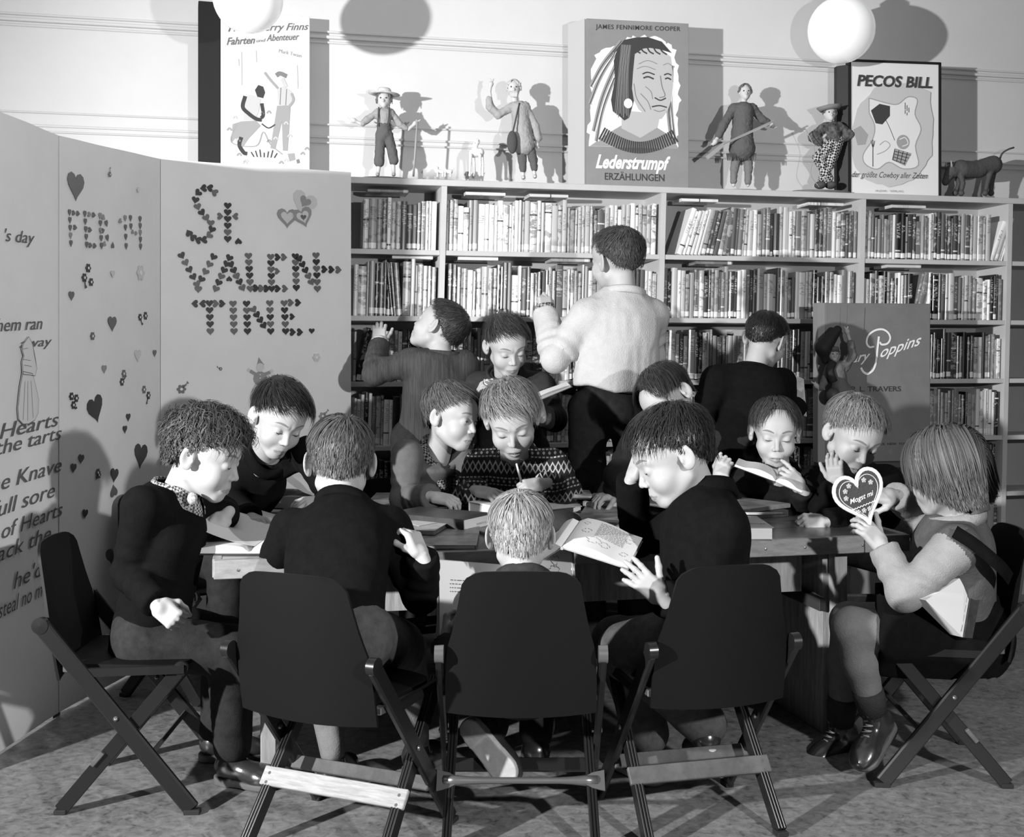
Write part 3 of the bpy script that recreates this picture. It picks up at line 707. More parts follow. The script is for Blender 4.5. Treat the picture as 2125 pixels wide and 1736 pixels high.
for (py, h_, o_) in ((40, 0.014, 0.016), (50, 0.010, 0.010), (27, 0.010, 0.012), (230, 0.008, 0.012), (258, 0.010, 0.010), (270, 0.008, 0.014)):
    trim(wz(py + 2, 15), h_, o_)
mb = MB(); wbox(mb, -4.2, 5.6, BD - 0.004, BD + 0.012, 0, 0.09, bev=0.003)
tag(mb.build('baseboard_back', mat('trim_paint', 0.58, 0.5, 0.4)), kind='structure')
mb = MB().add([(-6, -1.5, 3.05), (7, -1.5, 3.05), (7, 8, 3.05), (-6, 8, 3.05), (-6, -1.5, 3.1), (7, -1.5, 3.1), (7, 8, 3.1), (-6, 8, 3.1)],
              [(0, 3, 2, 1), (4, 5, 6, 7), (0, 1, 5, 4), (1, 2, 6, 5), (2, 3, 7, 6), (3, 0, 4, 7)])
tag(mb.build('ceiling', mat('ceiling_paint', 0.7, 0.8)), kind='structure')

# hanging globe lamps
GL = mat('opal_glass', 0.82, 0.25, 0.5, coat=0.3, emit=0.25)
def globe(px, py, Y, r, label):
    c = P(px, py, Y); t = empty('globe_lamp', (c[0], c[1], 3.05), label, 'lamp', 'hanging globe lamps')
    mb = MB().ell(c, (r, r, r), 32, 20); mb.build('glass_globe', GL, t, smooth=True)
    MB().tube([c + (0, 0, r - .01), (c[0], c[1], 3.04)], 0.009, 8).build('stem', mat('brass', 0.3, 0.3, 0.5, metal=0.8), t, smooth=True)
    MB().lathe(c + np.array([0, 0, r - 0.012]), [(0.04, 0), (0.042, 0.02), (0.02, 0.04), (0.012, 0.06)]).build('fitter', mat('brass', 0.3, 0.3, 0.5, metal=0.8), t, smooth=True)
    MB().lathe((c[0], c[1], 3.02), [(0.05, 0.03), (0.045, 0.01), (0.015, 0.0)]).build('canopy', mat('brass', 0.3, 0.3, 0.5, metal=0.8), t, smooth=True)
globe(515, -4, 4.22, 0.127, 'white glass globe lamp hanging in front of the campfire poster, cut by the top edge')
globe(1746, 62, 5.12, 0.146, 'white glass globe lamp hanging above the cowboy book display')

# ------------------------------------------------------------------ bookcase
CASE = mat('shelf_paint', 0.50, 0.5, 0.35, var=0.06, vscale=6, bump=0.05, bscale=30)
CASEB = mat('shelf_back_paint', 0.42, 0.6, 0.3, var=0.04, vscale=3)
SZ = [1.844, 1.552, 1.278, 1.008, 0.745, 0.485, 0.215]   # tops of the boards
LEAN = 0.027
def ush(u, z): return u + LEAN * (z - 1.35)
case = empty('bookcase', W(1.0, 0.1, 0), 'long pale painted wooden bookcase standing along the back wall', 'bookcase')
UL, UR = -0.62, 3.6
mb = MB(); wbox(mb, UL - .03, UR, -0.006, BD, SZ[0] - 0.026, SZ[0], bev=0.002); mb.build('top_board', CASE, case)
mb = MB(); wbox(mb, UL - .03, UR, BD - 0.008, BD, 0.0, SZ[0] - .02); mb.build('back_panel', CASEB, case)
DV = [wu(921.5, 0), wu(1377, 0), wu(1792, 0), wu(2097, 0)]
DVZ = [ush(0, 0) for _ in DV]
edges = [UL + .02] + [u - 0.0125 for u in DV[:1]]
def divider(u17):                                 # u17: position at z = 1.75
    u0 = u17 - LEAN * (1.75 - 1.35); mb = MB(); v = []
    for z in (0.0, SZ[0] - 0.026):
        for d in (0.0, BD - 0.008):
            for s in (-0.0115, 0.0115): v.append(W(ush(u0, z) + s, d, z))
    mb.add(v, [(0, 1, 3, 2), (4, 6, 7, 5), (0, 4, 5, 1), (2, 3, 7, 6), (0, 2, 6, 4), (1, 5, 7, 3)])
    mb.build('divider', CASE, case); return u0
D0 = [divider(u) for u in [UL] + DV]; D0.append(UR)
for b in range(5):
    for i, z in enumerate(SZ[1:]):
        a = ush(D0[b], z) + 0.0118; c = ush(D0[b + 1], z) - 0.0118 if b < 4 else UR
        mb = MB(); wbox(mb, a, c, 0.004, BD - 0.008, z - 0.021, z, bev=0.0015)
        mb.build('shelf', CASE, case)
mb = MB(); wbox(mb, UL, UR, 0.02, 0.035, 0.0, 0.19); mb.build('kickboard', CASE, case)

# ------------------------------------------------------------------ books on the shelves
TONES = [0.012, 0.05, 0.10, 0.18, 0.30, 0.46, 0.64, 0.80]
def spine_mat(i):
    t = TONES[i]; m = mat('book_cover_%d' % i, t, 0.30, 0.5, coat=0.35); nt = m.node_tree; N = nt.nodes; L = nt.links; b = N['Principled BSDF']; x = NX(m)
    b.inputs['Coat Roughness'].default_value = 0.22
    uv = N.new('ShaderNodeUVMap'); uv.uv_map = 'UVMap'; sp = N.new('ShaderNodeSeparateXYZ'); L.new(uv.outputs[0], sp.inputs[0])
    oi = N.new('ShaderNodeObjectInfo')
    fu = x.op('FRACT', sp.outputs[0]); sd = x.op('ADD', x.op('FLOOR', sp.outputs[0]), x.op('MULTIPLY', oi.outputs['Random'], 997.0)); v = sp.outputs[1]
    def rnd(k):
        wn = N.new('ShaderNodeTexWhiteNoise'); wn.noise_dimensions = '1D'; L.new(x.op('ADD', sd, float(k)), wn.inputs['W']); return wn.outputs['Value']
    r1, r2, r3, r4 = rnd(11), rnd(23), rnd(37), rnd(51)
    spine = x.op('MULTIPLY', x.band(fu, 0.02, 0.98), x.op('LESS_THAN', v, 1.5))
    cv = N.new('ShaderNodeCombineXYZ'); L.new(x.op('MULTIPLY', fu, 2.6), cv.inputs[0]); L.new(x.op('MULTIPLY', v, 52.0), cv.inputs[1]); L.new(sd, cv.inputs[2])
    nz = N.new('ShaderNodeTexNoise'); nz.inputs['Scale'].default_value = 1.0; nz.inputs['Detail'].default_value = 1.5; L.new(cv.outputs[0], nz.inputs['Vector'])
    letters = x.op('GREATER_THAN', nz.outputs['Fac'], 0.53)
    lo = x.op('ADD', 0.38, x.op('MULTIPLY', r1, 0.22)); hi = x.op('ADD', 0.74, x.op('MULTIPLY', r2, 0.2))
    tm = x.op('MULTIPLY', x.op('MULTIPLY', letters, x.band(fu, 0.26, 0.74)), x.band(v, lo, hi)); tm = x.op('MULTIPLY', tm, x.op('LESS_THAN', r3, 0.75))
    opp = 0.62 if t < 0.2 else 0.06
    col = x.mix(x.op('MULTIPLY', tm, 0.55), t, opp)
    big = N.new('ShaderNodeTexNoise'); big.inputs['Scale'].default_value = 1.0; big.inputs['Detail'].default_value = 3; cv2 = N.new('ShaderNodeCombineXYZ')
    L.new(fu, cv2.inputs[0]); L.new(x.op('MULTIPLY', v, 9.0), cv2.inputs[1]); L.new(x.op('ADD', sd, 5.5), cv2.inputs[2]); L.new(cv2.outputs[0], big.inputs['Vector'])
    pm = x.op('MULTIPLY', x.op('GREATER_THAN', big.outputs['Fac'], 0.56), x.op('GREATER_THAN', r4, 0.6))
    col = x.mix(x.op('MULTIPLY', pm, 0.6), col, 0.12 if t > 0.25 else 0.4)
    bandm = x.op('MULTIPLY', x.band(v, x.op('MULTIPLY', r4, 0.9), x.op('ADD', x.op('MULTIPLY', r4, 0.9), 0.03)), x.op('LESS_THAN', r1, 0.4))
    col = x.mix(bandm, col, opp)
    l0 = x.op('MULTIPLY', r3, 0.03); lab = x.op('MULTIPLY', x.band(v, x.op('ADD', l0, 0.02), x.op('ADD', l0, 0.125)), x.op('LESS_THAN', r2, 0.85))
    col = x.mix(lab, col, 0.72)
    col = x.mix(spine, t, col)
    cc = N.new('ShaderNodeCombineColor'); 
    for k in range(3): L.new(col, cc.inputs[k])
    L.new(cc.outputs[0], b.inputs['Base Color']); return m
SPM = [spine_mat(i) for i in range(8)]
PAGE = mat('paper_pages', 0.66, 0.8, 0.1, var=0.12, vscale=10, stretch=(1, 1, 90))
def book_geo(w_, dep, h_, seed=0):
    """spine towards -y at y=0, x 0..w, z 0..h; returns verts, faces, material (0 cover, 1 pages), loop uvs"""
    n = 5; v = []; arc = []
    for i in range(n + 1):
        a = math.pi * i / n; arc.append((w_ / 2 - w_ / 2 * math.cos(a), 0.004 - 0.0045 * math.sin(a)))
    for z in (0, h_):
        for (x_, y_) in arc: v.append((x_, y_, z))
        v.append((w_, dep, z)); v.append((0, dep, z))
    k = n + 3; f = []; uv = []; m = []
    for i in range(n):
        f.append((i, i + 1, k + i + 1, k + i)); m.append(0); u0, u1 = 0.03 + 0.94 * i / n + seed, 0.03 + 0.94 * (i + 1) / n + seed
        uv += [(u0, 0.001), (u1, 0.001), (u1, .999), (u0, .999)]
    for a, b in ((n, n + 1), (n + 2, 0)):
        f.append((a, b, k + b, k + a)); m.append(0); uv += [(seed + .995, 2)] * 4
    f.append((n + 1, n + 2, k + n + 2, k + n + 1)); m.append(1); uv += [(seed, 2)] * 4
    ct = min(0.0022, w_ * 0.15)
    f.append(tuple(range(k - 1, -1, -1))); m.append(0); uv += [(seed + .995, 2)] * k
    f.append(tuple(range(k, 2 * k))); m.append(0); uv += [(seed + .995, 2)] * k
    # page block top, a little lower than the covers would be; here proud by a hair so that it reads from above
    b0 = len(v); t = 0.0006
    v += [(ct, 0.006, h_ + t), (w_ - ct, 0.006, h_ + t), (w_ - ct, dep - .004, h_ + t), (ct, dep - .004, h_ + t)]
    f.append((b0, b0 + 1, b0 + 2, b0 + 3)); m.append(1); uv += [(seed, 2)] * 4
    return np.array(v), f, m, uv
PROTO = {}
def proto(kind):
    if kind in PROTO: return PROTO[kind]
    w_, dp, h_ = kind; v, f, m, uv = book_geo(w_, dp, h_); mb = MB(); mb.add(v, f, m); mb.uv = uv
    o = mb.build('book', [SPM[3], PAGE]); PROTO[kind] = o.data; bpy.data.objects.remove(o); return PROTO[kind]
TN = ['black', 'very dark', 'dark', 'dark grey', 'mid grey', 'light grey', 'pale', 'white']
BAYN = ['first bay', 'second bay', 'third bay', 'fourth bay']
ROWN = ['top row', 'second row', 'third row', 'fourth row', 'fifth row', 'bottom row']
ORD = lambda k: str(k) + ('th' if 10 <= k % 100 <= 20 else {1: 'st', 2: 'nd', 3: 'rd'}.get(k % 10, 'th'))
def place_row(row, bay, mean, rs, lean_spec=(), gaps=()):
    """lay out a row of books: list of (u, w, h, dep, tone, tilt, dset)"""
    z = SZ[row + 1]; a = ush(D0[bay], z) + 0.014; b = (ush(D0[bay + 1], z) if bay < 3 else ush(D0[4], z)) - 0.014
    out = []; u = a
    if row == 0 and bay == 0: a = wu(752, 0.03)
    elif bay == 0: a = wu(742, 0.03) - 0.02
    if (row, bay) == (0, 2): a = wu(1404, 0.03)
    if (row, bay) == (1, 1): a += 0.012
    u = a; hm = rs.choice([0.205, 0.215, 0.222]); run = 0; rt = mean
    while u < b - 0.012:
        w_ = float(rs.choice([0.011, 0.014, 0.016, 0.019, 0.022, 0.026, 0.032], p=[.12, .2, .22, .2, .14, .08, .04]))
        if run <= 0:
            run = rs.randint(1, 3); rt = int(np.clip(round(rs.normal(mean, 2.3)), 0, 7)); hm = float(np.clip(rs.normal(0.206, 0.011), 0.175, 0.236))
        run -= 1; h_ = float(np.clip(hm + rs.normal(0, 0.004), 0.165, 0.245)); tilt = 0.0
        for (pa, pb, tl) in lean_spec:
            if wu(pa, 0.03) <= u <= wu(pb, 0.03): tilt = tl * (0.75 + 0.5 * (wu(pb, 0.03) - u) / max(1e-3, wu(pb, 0.03) - wu(pa, 0.03)))
        wd = w_ / math.cos(tilt)
        if u + wd > b: break
        out.append((u, w_, h_, 0.125 + 0.04 * rs.rand(), rt, tilt, 0.012 + 0.012 * rs.rand())); u += wd + 0.0008 + abs(tilt) * 0.002
        for (gp, gw) in gaps:
            if abs(u - wu(gp, 0.03)) < 0.012: u += gw
    return z, out
books_stuff = []; nind = 0; rs = np.random.RandomState(5)
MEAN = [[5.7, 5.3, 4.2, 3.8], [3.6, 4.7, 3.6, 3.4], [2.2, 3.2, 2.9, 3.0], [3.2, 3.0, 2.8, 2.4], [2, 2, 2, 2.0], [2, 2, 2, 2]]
for row in range(6):
    for bay in range(4):
        ls = []
        if (row, bay) == (0, 2): ls = [(1398, 1475, 0.26), (1476, 1510, 0.18), (1511, 1560, 0.05)]
        if (row, bay) == (0, 3): ls = [(2050, 2100, 0.28)]
        if (row, bay) == (1, 0): ls = [(805, 830, -0.10)]
        if (row, bay) == (2, 0): ls = [(735, 775, 0.14)]
        if (row, bay) == (1, 3): ls = [(1885, 1915, 0.2)]
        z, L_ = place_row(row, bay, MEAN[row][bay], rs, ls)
        for i, (u, w_, h_, dp, tn, tilt, ds) in enumerate(L_):
            th = -(tilt) - math.atan(LEAN) * 1.0
            if row < 2 and nind < 300:
                kd = (round(w_, 3), 0.14, 0.21); o = bpy.data.objects.new('book', proto(kd)); COL.objects.link(o); nind += 1
                p = W(u, ds, z + 0.0004 + (w_ * math.sin(-th) if th < 0 else 0) * 0)
                lift = w_ * abs(math.sin(th)) if th < 0 and tilt <= 0 else 0.0
                Mx = Matrix([[WU[0], WN[0], 0, p[0]], [WU[1], WN[1], 0, p[1]], [0, 0, 1, p[2]], [0, 0, 0, 1]])
                Mx = Mx @ Matrix.Rotation(-th, 4, 'Y') @ Matrix.Diagonal((1, dp / 0.14, h_ / 0.21, 1))
                if -th > 0: Mx = Matrix.Translation((0, 0, w_ * math.sin(-th))) @ Mx
                o.matrix_world = Mx
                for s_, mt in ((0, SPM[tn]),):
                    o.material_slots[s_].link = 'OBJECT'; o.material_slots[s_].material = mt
                lab = '%s %s %sbook, %s from the left, %s, %s of the bookcase' % (TN[tn], 'thin' if w_ < 0.015 else ('thick' if w_ > 0.024 else 'narrow'), 'leaning ' if tilt > 0.04 or tilt < -0.04 else '', ORD(i + 1), ROWN[row], BAYN[bay])
                tag(o, lab, 'book', 'library books standing on the two upper shelves')
            else:
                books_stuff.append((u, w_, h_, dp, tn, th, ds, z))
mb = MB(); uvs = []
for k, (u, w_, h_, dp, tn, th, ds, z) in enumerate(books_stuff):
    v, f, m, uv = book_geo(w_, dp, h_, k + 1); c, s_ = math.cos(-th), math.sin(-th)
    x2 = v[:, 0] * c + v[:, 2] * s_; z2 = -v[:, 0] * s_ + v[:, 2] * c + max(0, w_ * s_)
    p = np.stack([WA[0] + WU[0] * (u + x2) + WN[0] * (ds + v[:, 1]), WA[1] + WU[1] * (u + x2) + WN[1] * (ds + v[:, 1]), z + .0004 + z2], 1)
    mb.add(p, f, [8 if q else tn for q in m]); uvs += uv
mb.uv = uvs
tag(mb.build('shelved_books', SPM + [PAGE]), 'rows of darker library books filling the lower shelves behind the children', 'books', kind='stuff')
# books lying flat on top of the rows
FL = [(0, 800, 60, 4), (0, 1000, 40, 7), (0, 1130, 36, 6), (0, 1440, 60, 7), (0, 1700, 30, 7), (0, 1870, 30, 6), (1, 850, 26, 6), (1, 985, 50, 7), (1, 1470, 28, 3), (1, 1860, 30, 6), (1, 1175, 30, 5)]
for i, (row, px, wpx, tn) in enumerate(FL):
    u = wu(px, 0.1); p = W(u, 0.10, SZ[row + 1] + 0.238)
    mb = MB(); v, f, m, uv = book_geo(0.014, 0.12, 0.17); v = v[:, [2, 1, 0]] * (1, 1, 1); f = [q[::-1] for q in f]
    mb.add((v - (0.08, 0.06, 0)) @ RW.T + p, f, m); o = mb.build('book', [SPM[tn], PAGE])
    me = o.data; me.uv_layers.new(name='UVMap')
    tag(o, '%s book lying flat on top of the %s near its %s' % (TN[tn], ROWN[row], ['left end', 'middle left', 'middle', 'third bay start', 'third bay end', 'right bay', 'left end, low', 'second bay start', 'third bay', 'right bay', 'pointing boy'][i]), 'book', 'books laid flat above the rows')
# ------------------------------------------------------------------ folding valentine screen
PAPER = mat('screen_paper', 0.76, 0.75, 0.2, var=0.05, vscale=2.5, bump=0.35, bscale=5)
PAPERW = mat('screen_paper_pale', 0.80, 0.75, 0.2, var=0.05, vscale=2.5, bump=0.5, bscale=4)
HD = mat('heart_dark', 0.03, 0.35, 0.5, coat=0.15); HM = mat('heart_mid', 0.13, 0.4, 0.5, coat=0.1); HL = mat('heart_light', 0.62, 0.5); HG = mat('heart_grey', 0.30, 0.6)
INK = mat('marker_ink', 0.13, 0.8, 0.1)
def fpt(px, py): s = (py - HZ) / EYE; return np.array([(px - CX) / s, F_PX / s])
SX = [fpt(-90, 1625), fpt(118, 1486), fpt(330, 1368), np.array([(729 - CX) / 514.0, F_PX / 514.0])]
SX[0] = SX[1] + (SX[1] - fpt(11, 1556)) * -1.9
TOPZ = [EYE + (HZ - 262) / (F_PX / SX[0][1]) * 1.0, EYE + (HZ - 281) / (F_PX / SX[1][1]), EYE + (HZ - 330) / (F_PX / SX[2][1]), EYE + (HZ - 358) / (F_PX / SX[3][1])]
TOPZ[0] = TOPZ[1]
c0 = (SX[1] + SX[2]) / 2
screen = empty('folding_screen', (c0[0], c0[1], 0), 'tall folding paper screen decorated with paper hearts and valentine lettering at left', 'screen')
PN = []
for i in range(3):
    a, b = SX[i], SX[i + 1]; d = nrm(b - a); n_ = np.array([d[1], -d[0]])       # faces the room
    A = np.array([a[0], a[1], 0]); B = np.array([b[0], b[1], 0]); X = np.array([d[0], d[1], 0]); Nn = np.array([n_[0], n_[1], 0])
    L = np.linalg.norm(b - a); g = 0.004; nx_, nz_ = 14, 20; v = []
    for s_ in (1, -1):
        for ix in range(nx_ + 1):
            for iz in range(nz_ + 1):
                t = ix / nx_; ztop = TOPZ[i] * (1 - t) + TOPZ[i + 1] * t; z = 0.012 + (ztop - 0.012) * iz / nz_
                q = A + X * (g + (L - 2 * g) * t) + Nn * (0.006 * s_) + np.array([0, 0, z])
                if s_ == 1: q = q + Nn * 0.006 * float(noise3(np.array([[t * 3 + i * 7, z * 2.2, 3.0]]))[0]) * math.sin(math.pi * t)
                v.append(q)
    st = nz_ + 1; o2 = (nx_ + 1) * st
    f = [(ix * st + iz, (ix + 1) * st + iz, (ix + 1) * st + iz + 1, ix * st + iz + 1) for ix in range(nx_) for iz in range(nz_)]
    f += [(o2 + q[0], o2 + q[3], o2 + q[2], o2 + q[1]) for q in f]
    for ix in range(nx_): f += [(ix * st, o2 + ix * st, o2 + (ix + 1) * st, (ix + 1) * st), (ix * st + nz_, (ix + 1) * st + nz_, o2 + (ix + 1) * st + nz_, o2 + ix * st + nz_)]
    for iz in range(nz_): f += [(iz, iz + 1, o2 + iz + 1, o2 + iz), (nx_ * st + iz, o2 + nx_ * st + iz, o2 + nx_ * st + iz + 1, nx_ * st + iz + 1)]
    p = MB().add(v, f).build('panel', PAPERW if i == 2 else PAPER, screen, smooth=True, auto=40)
    if i == 0: p['label'] = 'panel with handwritten nursery rhyme'
    if i == 1: p['label'] = 'panel with FEB. 14 in hearts'
    if i == 2: p['label'] = 'wide panel reading St. Valentine'
    PN.append((A, X, Nn, L))
    MB().beam(A + X * 0.012 + Nn * -0.012 + (0, 0, 0), A + X * 0.012 + Nn * -0.012 + np.array([0, 0, TOPZ[i] - 0.01]), 0.02, 0.02, up=Nn).build('frame_post', mat('frame_wood', 0.12, 0.6), screen)
    MB().beam(A + X * (L - 0.012) + Nn * -0.012, A + X * (L - .012) + Nn * -0.012 + np.array([0, 0, TOPZ[i + 1] - 0.01]), 0.02, 0.02, up=Nn).build('frame_post', mat('frame_wood', 0.12, 0.6), screen)
def onP(i, px, py, off=0.009):                    # picture point on panel i
    A, X, Nn, L = PN[i]; x = (px - CX) / F_PX
    t = (x * A[1] - A[0]) / (X[0] - x * X[1]); q = A + X * t; z = EYE - (py - HZ) / F_PX * q[1]
    return q + np.array([0, 0, z]) + Nn * off
def heart_poly(n=10):
    p = []
    for i in range(2 * n):
        t = 2 * math.pi * i / (2 * n); x_ = 16 * math.sin(t) ** 3; y_ = 13 * math.cos(t) - 5 * math.cos(2 * t) - 2 * math.cos(3 * t) - math.cos(4 * t)
        p.append((x_ / 32, (y_ + 2.5) / 32))
    return p[::-1]
HP = heart_poly()
_hm = {}
def heart(i, px, py, hpx, rot, m, parent=None, name='heart', asp=1.0):
    if i == 1 and hpx < 16 and 430 < py < 520: asp, hpx = 0.72, hpx
    """a paper heart on panel i; hpx height in picture pixels; rot degrees clockwise"""
    q = onP(i, px, py); A, X, Nn, L = PN[i]; s = hpx / (F_PX / q[1]) / 0.92; a = -math.radians(rot)
    Z = np.array([0, 0, 1.0]); ex = X * math.cos(a) + Z * math.sin(a); ez = -X * math.sin(a) + Z * math.cos(a)
    key = (m.name, i)
    if key not in _hm:
        mb = MB().prism(HP, (0, 0, 0), (1, 0, 0), (0, 0, 1), -0.004 if False else 0.001); _hm[key] = mb.build(name, m).data
        bpy.data.objects.remove([o for o in bpy.data.objects if o.data == _hm[key]][0])
    o = bpy.data.objects.new(name, _hm[key]); COL.objects.link(o); o.parent = screen
    M = Matrix([[ex[0] * s * asp, -Nn[0], ez[0] * s, q[0]], [ex[1] * s * asp, -Nn[1], ez[1] * s, q[1]], [ex[2] * s * asp, -Nn[2], ez[2] * s, q[2]], [0, 0, 0, 1]])
    o.matrix_local = wm(screen).inverted() @ M
    return o
def run(i, x0, y0, x1, y1, n, h=15, rot=None, ms=(HD,), skip=0):
    for k in range(skip, n):
        t = k / max(1, n - 1); a = math.degrees(math.atan2(x1 - x0, y1 - y0)) if rot is None else rot
        m = random.choice(ms); heart(i, x0 + (x1 - x0) * t, y0 + (y1 - y0) * t, h, -a if rot is None else rot, m)
R3 = (HD, HD, HM, HD, HM)
# St.
for (x_, y_, a) in ((443, 399, 120), (433, 390, 100), (420, 391, 80), (409, 401, 45), (404, 416, 10), (409, 430, -20), (418, 442, -35), (427, 453, -30), (436, 464, 0), (438, 477, 20), (432, 489, 50), (421, 498, 80), (409, 498, 110), (398, 492, 130), (390, 483, 150)):
    heart(2, x_, y_, 15, a, random.choice(R3))
run(2, 471, 428, 471, 497, 6, ms=R3); heart(2, 456, 449, 14, 270, HM); heart(2, 486, 449, 14, 90, HM); heart(2, 493, 500, 14, 175, HD)
# VALEN-
run(2, 376, 531, 408, 590, 5, ms=R3); heart(2, 410, 601, 15, 0, HM); run(2, 441, 534, 416, 580, 4, ms=R3)
run(2, 474, 536, 446, 600, 6, ms=R3); run(2, 478, 550, 502, 598, 5, ms=R3); heart(2, 474, 578, 12, 180, HD)
run(2, 514, 532, 518, 600, 6, ms=R3); run(2, 530, 598, 552, 599, 3, rot=270, ms=R3)
run(2, 560, 534, 562, 600, 6, ms=R3); run(2, 575, 534, 588, 534, 2, rot=270, ms=R3); heart(2, 574, 563, 13, 270, HM); run(2, 575, 599, 590, 599, 2, rot=270, ms=R3)
run(2, 611, 533, 613, 598, 6, ms=R3); run(2, 620, 538, 645, 586, 5, ms=R3); run(2, 654, 531, 657, 600, 6, ms=R3); run(2, 672, 559, 701, 560, 3, rot=270, ms=R3)
# TINE.
run(2, 402, 630, 418, 630, 2, rot=90, ms=R3); run(2, 447, 630, 460, 630, 2, rot=270, ms=R3); run(2, 433, 630, 435, 688, 5, ms=R3)
run(2, 482, 631, 484, 688, 5, ms=R3); run(2, 510, 631, 512, 688, 5, ms=R3); run(2, 525, 643, 546, 676, 4, ms=R3); run(2, 558, 630, 560, 688, 5, ms=R3)
run(2, 588, 630, 591, 688, 5, ms=R3); run(2, 602, 628, 617, 628, 2, rot=270, ms=R3); heart(2, 605, 657, 13, 270, HD); run(2, 606, 689, 621, 689, 2, rot=270, ms=R3); heart(2, 645, 687, 12, 0, HD)
# FEB. 14 and the loose hearts on the second panel
RG = (HM, HM, HG)
def runf(x0, y0, x1, y1, n, rot=0):
    for k in range(n):
        t = k / max(1, n - 1); heart(1, x0 + (x1 - x0) * t, y0 + (y1 - y0) * t, 14.5, rot, random.choice(RG), asp=0.85)
runf(139, 441, 142, 505, 5); runf(148, 442, 157, 443, 2, 270); heart(1, 151, 472, 15, 270, HM)
runf(171, 444, 175, 508, 5); runf(181, 445, 190, 446, 2, 270); heart(1, 182, 477, 15, 270, HM); runf(183, 509, 192, 510, 2, 270)
runf(203, 448, 206, 510, 5); heart(1, 210, 452, 15, 300, HG); heart(1, 216, 464, 15, 340, HM); heart(1, 209, 478, 14, 250, HM); heart(1, 218, 494, 15, 340, HM); heart(1, 211, 507, 14, 60, HG); heart(1, 229, 508, 14, 180, HM)
heart(1, 244, 459, 14, 60, HG); runf(255, 453, 257, 511, 4); runf(266, 453, 267, 470, 2); heart(1, 271, 482, 12, 300, HG); heart(1, 278, 484, 12, 270, HG); runf(286, 455, 287, 512, 5)
for (x_, y_, h_, r_, m_) in ((152, 388, 60, 0, HM), (193, 850, 58, -18, HD), (287, 946, 52, 8, HD), (228, 672, 32, 0, HM), (143, 614, 20, 0, HM), (232, 986, 30, 10, HD), (231, 1017, 26, 170, HM), (171, 1066, 20, 10, HD), (163, 952, 20, 10, HD), (147, 971, 20, 10, HD),
                         (261, 866, 17, 0, HD), (254, 891, 17, 0, HD), (281, 738, 26, 0, HL), (316, 733, 15, 0, HM), (211, 766, 18, 0, HG), (229, 569, 16, 0, HL)):
    heart(1, x_, y_, h_, r_, m_)
# big keepsake hearts on the third panel
for (x_, y_, h_, r_, m_, o_) in ((594, 454, 42, 0, HG, 0), (594, 453, 26, 0, HL, 1), (628, 424, 52, 20, HL, 0), (630, 420, 24, 30, HG, 1), (627, 452, 42, -20, HG, 1), (627, 452, 26, -20, HL, 2), (627, 452, 12, 0, HM, 3)):
    o = heart(2, x_, y_, h_, r_, m_); o.location += Vector(PN[2][2]) * 0.0012 * o_
def flower(i, px, py, r, m, petals=6, stem=None):
    q = onP(i, px, py); A, X, Nn, L = PN[i]; s = r / (F_PX / q[1]); Z = np.array([0, 0, 1.0]); mb = MB()
    poly = []
    for k in range(petals * 6):
        a = 2 * math.pi * k / (petals * 6); rr = s * (0.68 + 0.32 * abs(math.cos(a * petals / 2))); poly.append((rr * math.cos(a), rr * math.sin(a)))
    mb.prism(poly, q, X, Z, 0.001, 0); mb.prism([(0.3 * s * math.cos(a), 0.3 * s * math.sin(a)) for a in np.linspace(0, 6.28, 10, endpoint=False)], q + Nn * 0.0012, X, Z, 0.0008, 1)
    if stem: 
        e = (stem[0] * s, stem[1] * s); mb.stroke([(0, 0), (e[0] * .6, e[1] * .6), e], 0.35 * s, q, X, Z, 0.001, 0)
        mb.prism([(e[0], e[1]), (e[0] + .6 * s, e[1] + .2 * s), (e[0] + .2 * s, e[1] + .7 * s)], q, X, Z, 0.001, 0)
    mb.build('paper_flower', [m, PAPERW], screen)
for (x_, y_, r_, m_, s_) in ((178, 556, 10, HD, None), (170, 576, 10, HD, (0.4, -2.2)), (184, 585, 9, HD, None), (286, 658, 8, HD, (1, -2)), (297, 655, 9, HD, None), (252, 775, 9, HM, None), (248, 792, 9, HD, (1.5, 1)), (294, 808, 9, HM, None), (303, 820, 9, HD, (-1, -2)),
                          (143, 822, 9, HD, None), (153, 826, 9, HD, None), (147, 840, 9, HD, (1, -1)), (198, 980, 9, HD, (-1, -1.5)), (223, 362, 6, HM, (0, 2)), (187, 697, 9, HM, None), (282, 394, 6, HL, None), (287, 566, 17, HL, None), (200, 985, 8, HD, None)):
    flower(1, x_, y_, r_, m_, stem=s_)
for (x_, y_, r_, m_, s_) in ((655, 741, 9, HL, None), (375, 807, 10, HM, (1, 1)), (456, 765, 4, HM, (-2, 1)), (668, 863, 9, HG, (1, 1)), (617, 800, 9, HG, (1.4, -1))):
    flower(2, x_, y_, r_, m_, stem=s_)
# paper clown on the wide panel
A, X, Nn, L = PN[2]; Z = np.array([0, 0, 1.0]); mb = MB(); q = onP(2, 538, 765); s = 1 / (F_PX / q[1])
circ = lambda cx, cy, r, n=14, a=1.0: [(s * (cx + r * a * math.cos(t)), s * (cy + r * math.sin(t))) for t in np.linspace(0, 2 * math.pi, n, endpoint=False)]
mb.prism(circ(0, -20, 15, a=1.0), q, X, Z, 0.001, 0); mb.prism([(-7 * s, 8 * s), (9 * s, 8 * s), (-3 * s, 24 * s)], q, X, Z, 0.001, 0)
mb.prism(circ(0, 3, 9), q, X, Z, 0.0015, 1); mb.prism(circ(-25, -2, 4), q, X, Z, 0.0012, 1); mb.prism(circ(25, -5, 4), q, X, Z, 0.0012, 1)
mb.stroke([(-8 * s, -12 * s), (-22 * s, -4 * s)], 7 * s, q, X, Z, 0.0012, 0); mb.stroke([(8 * s, -12 * s), (22 * s, -7 * s)], 7 * s, q, X, Z, 0.0012, 0)
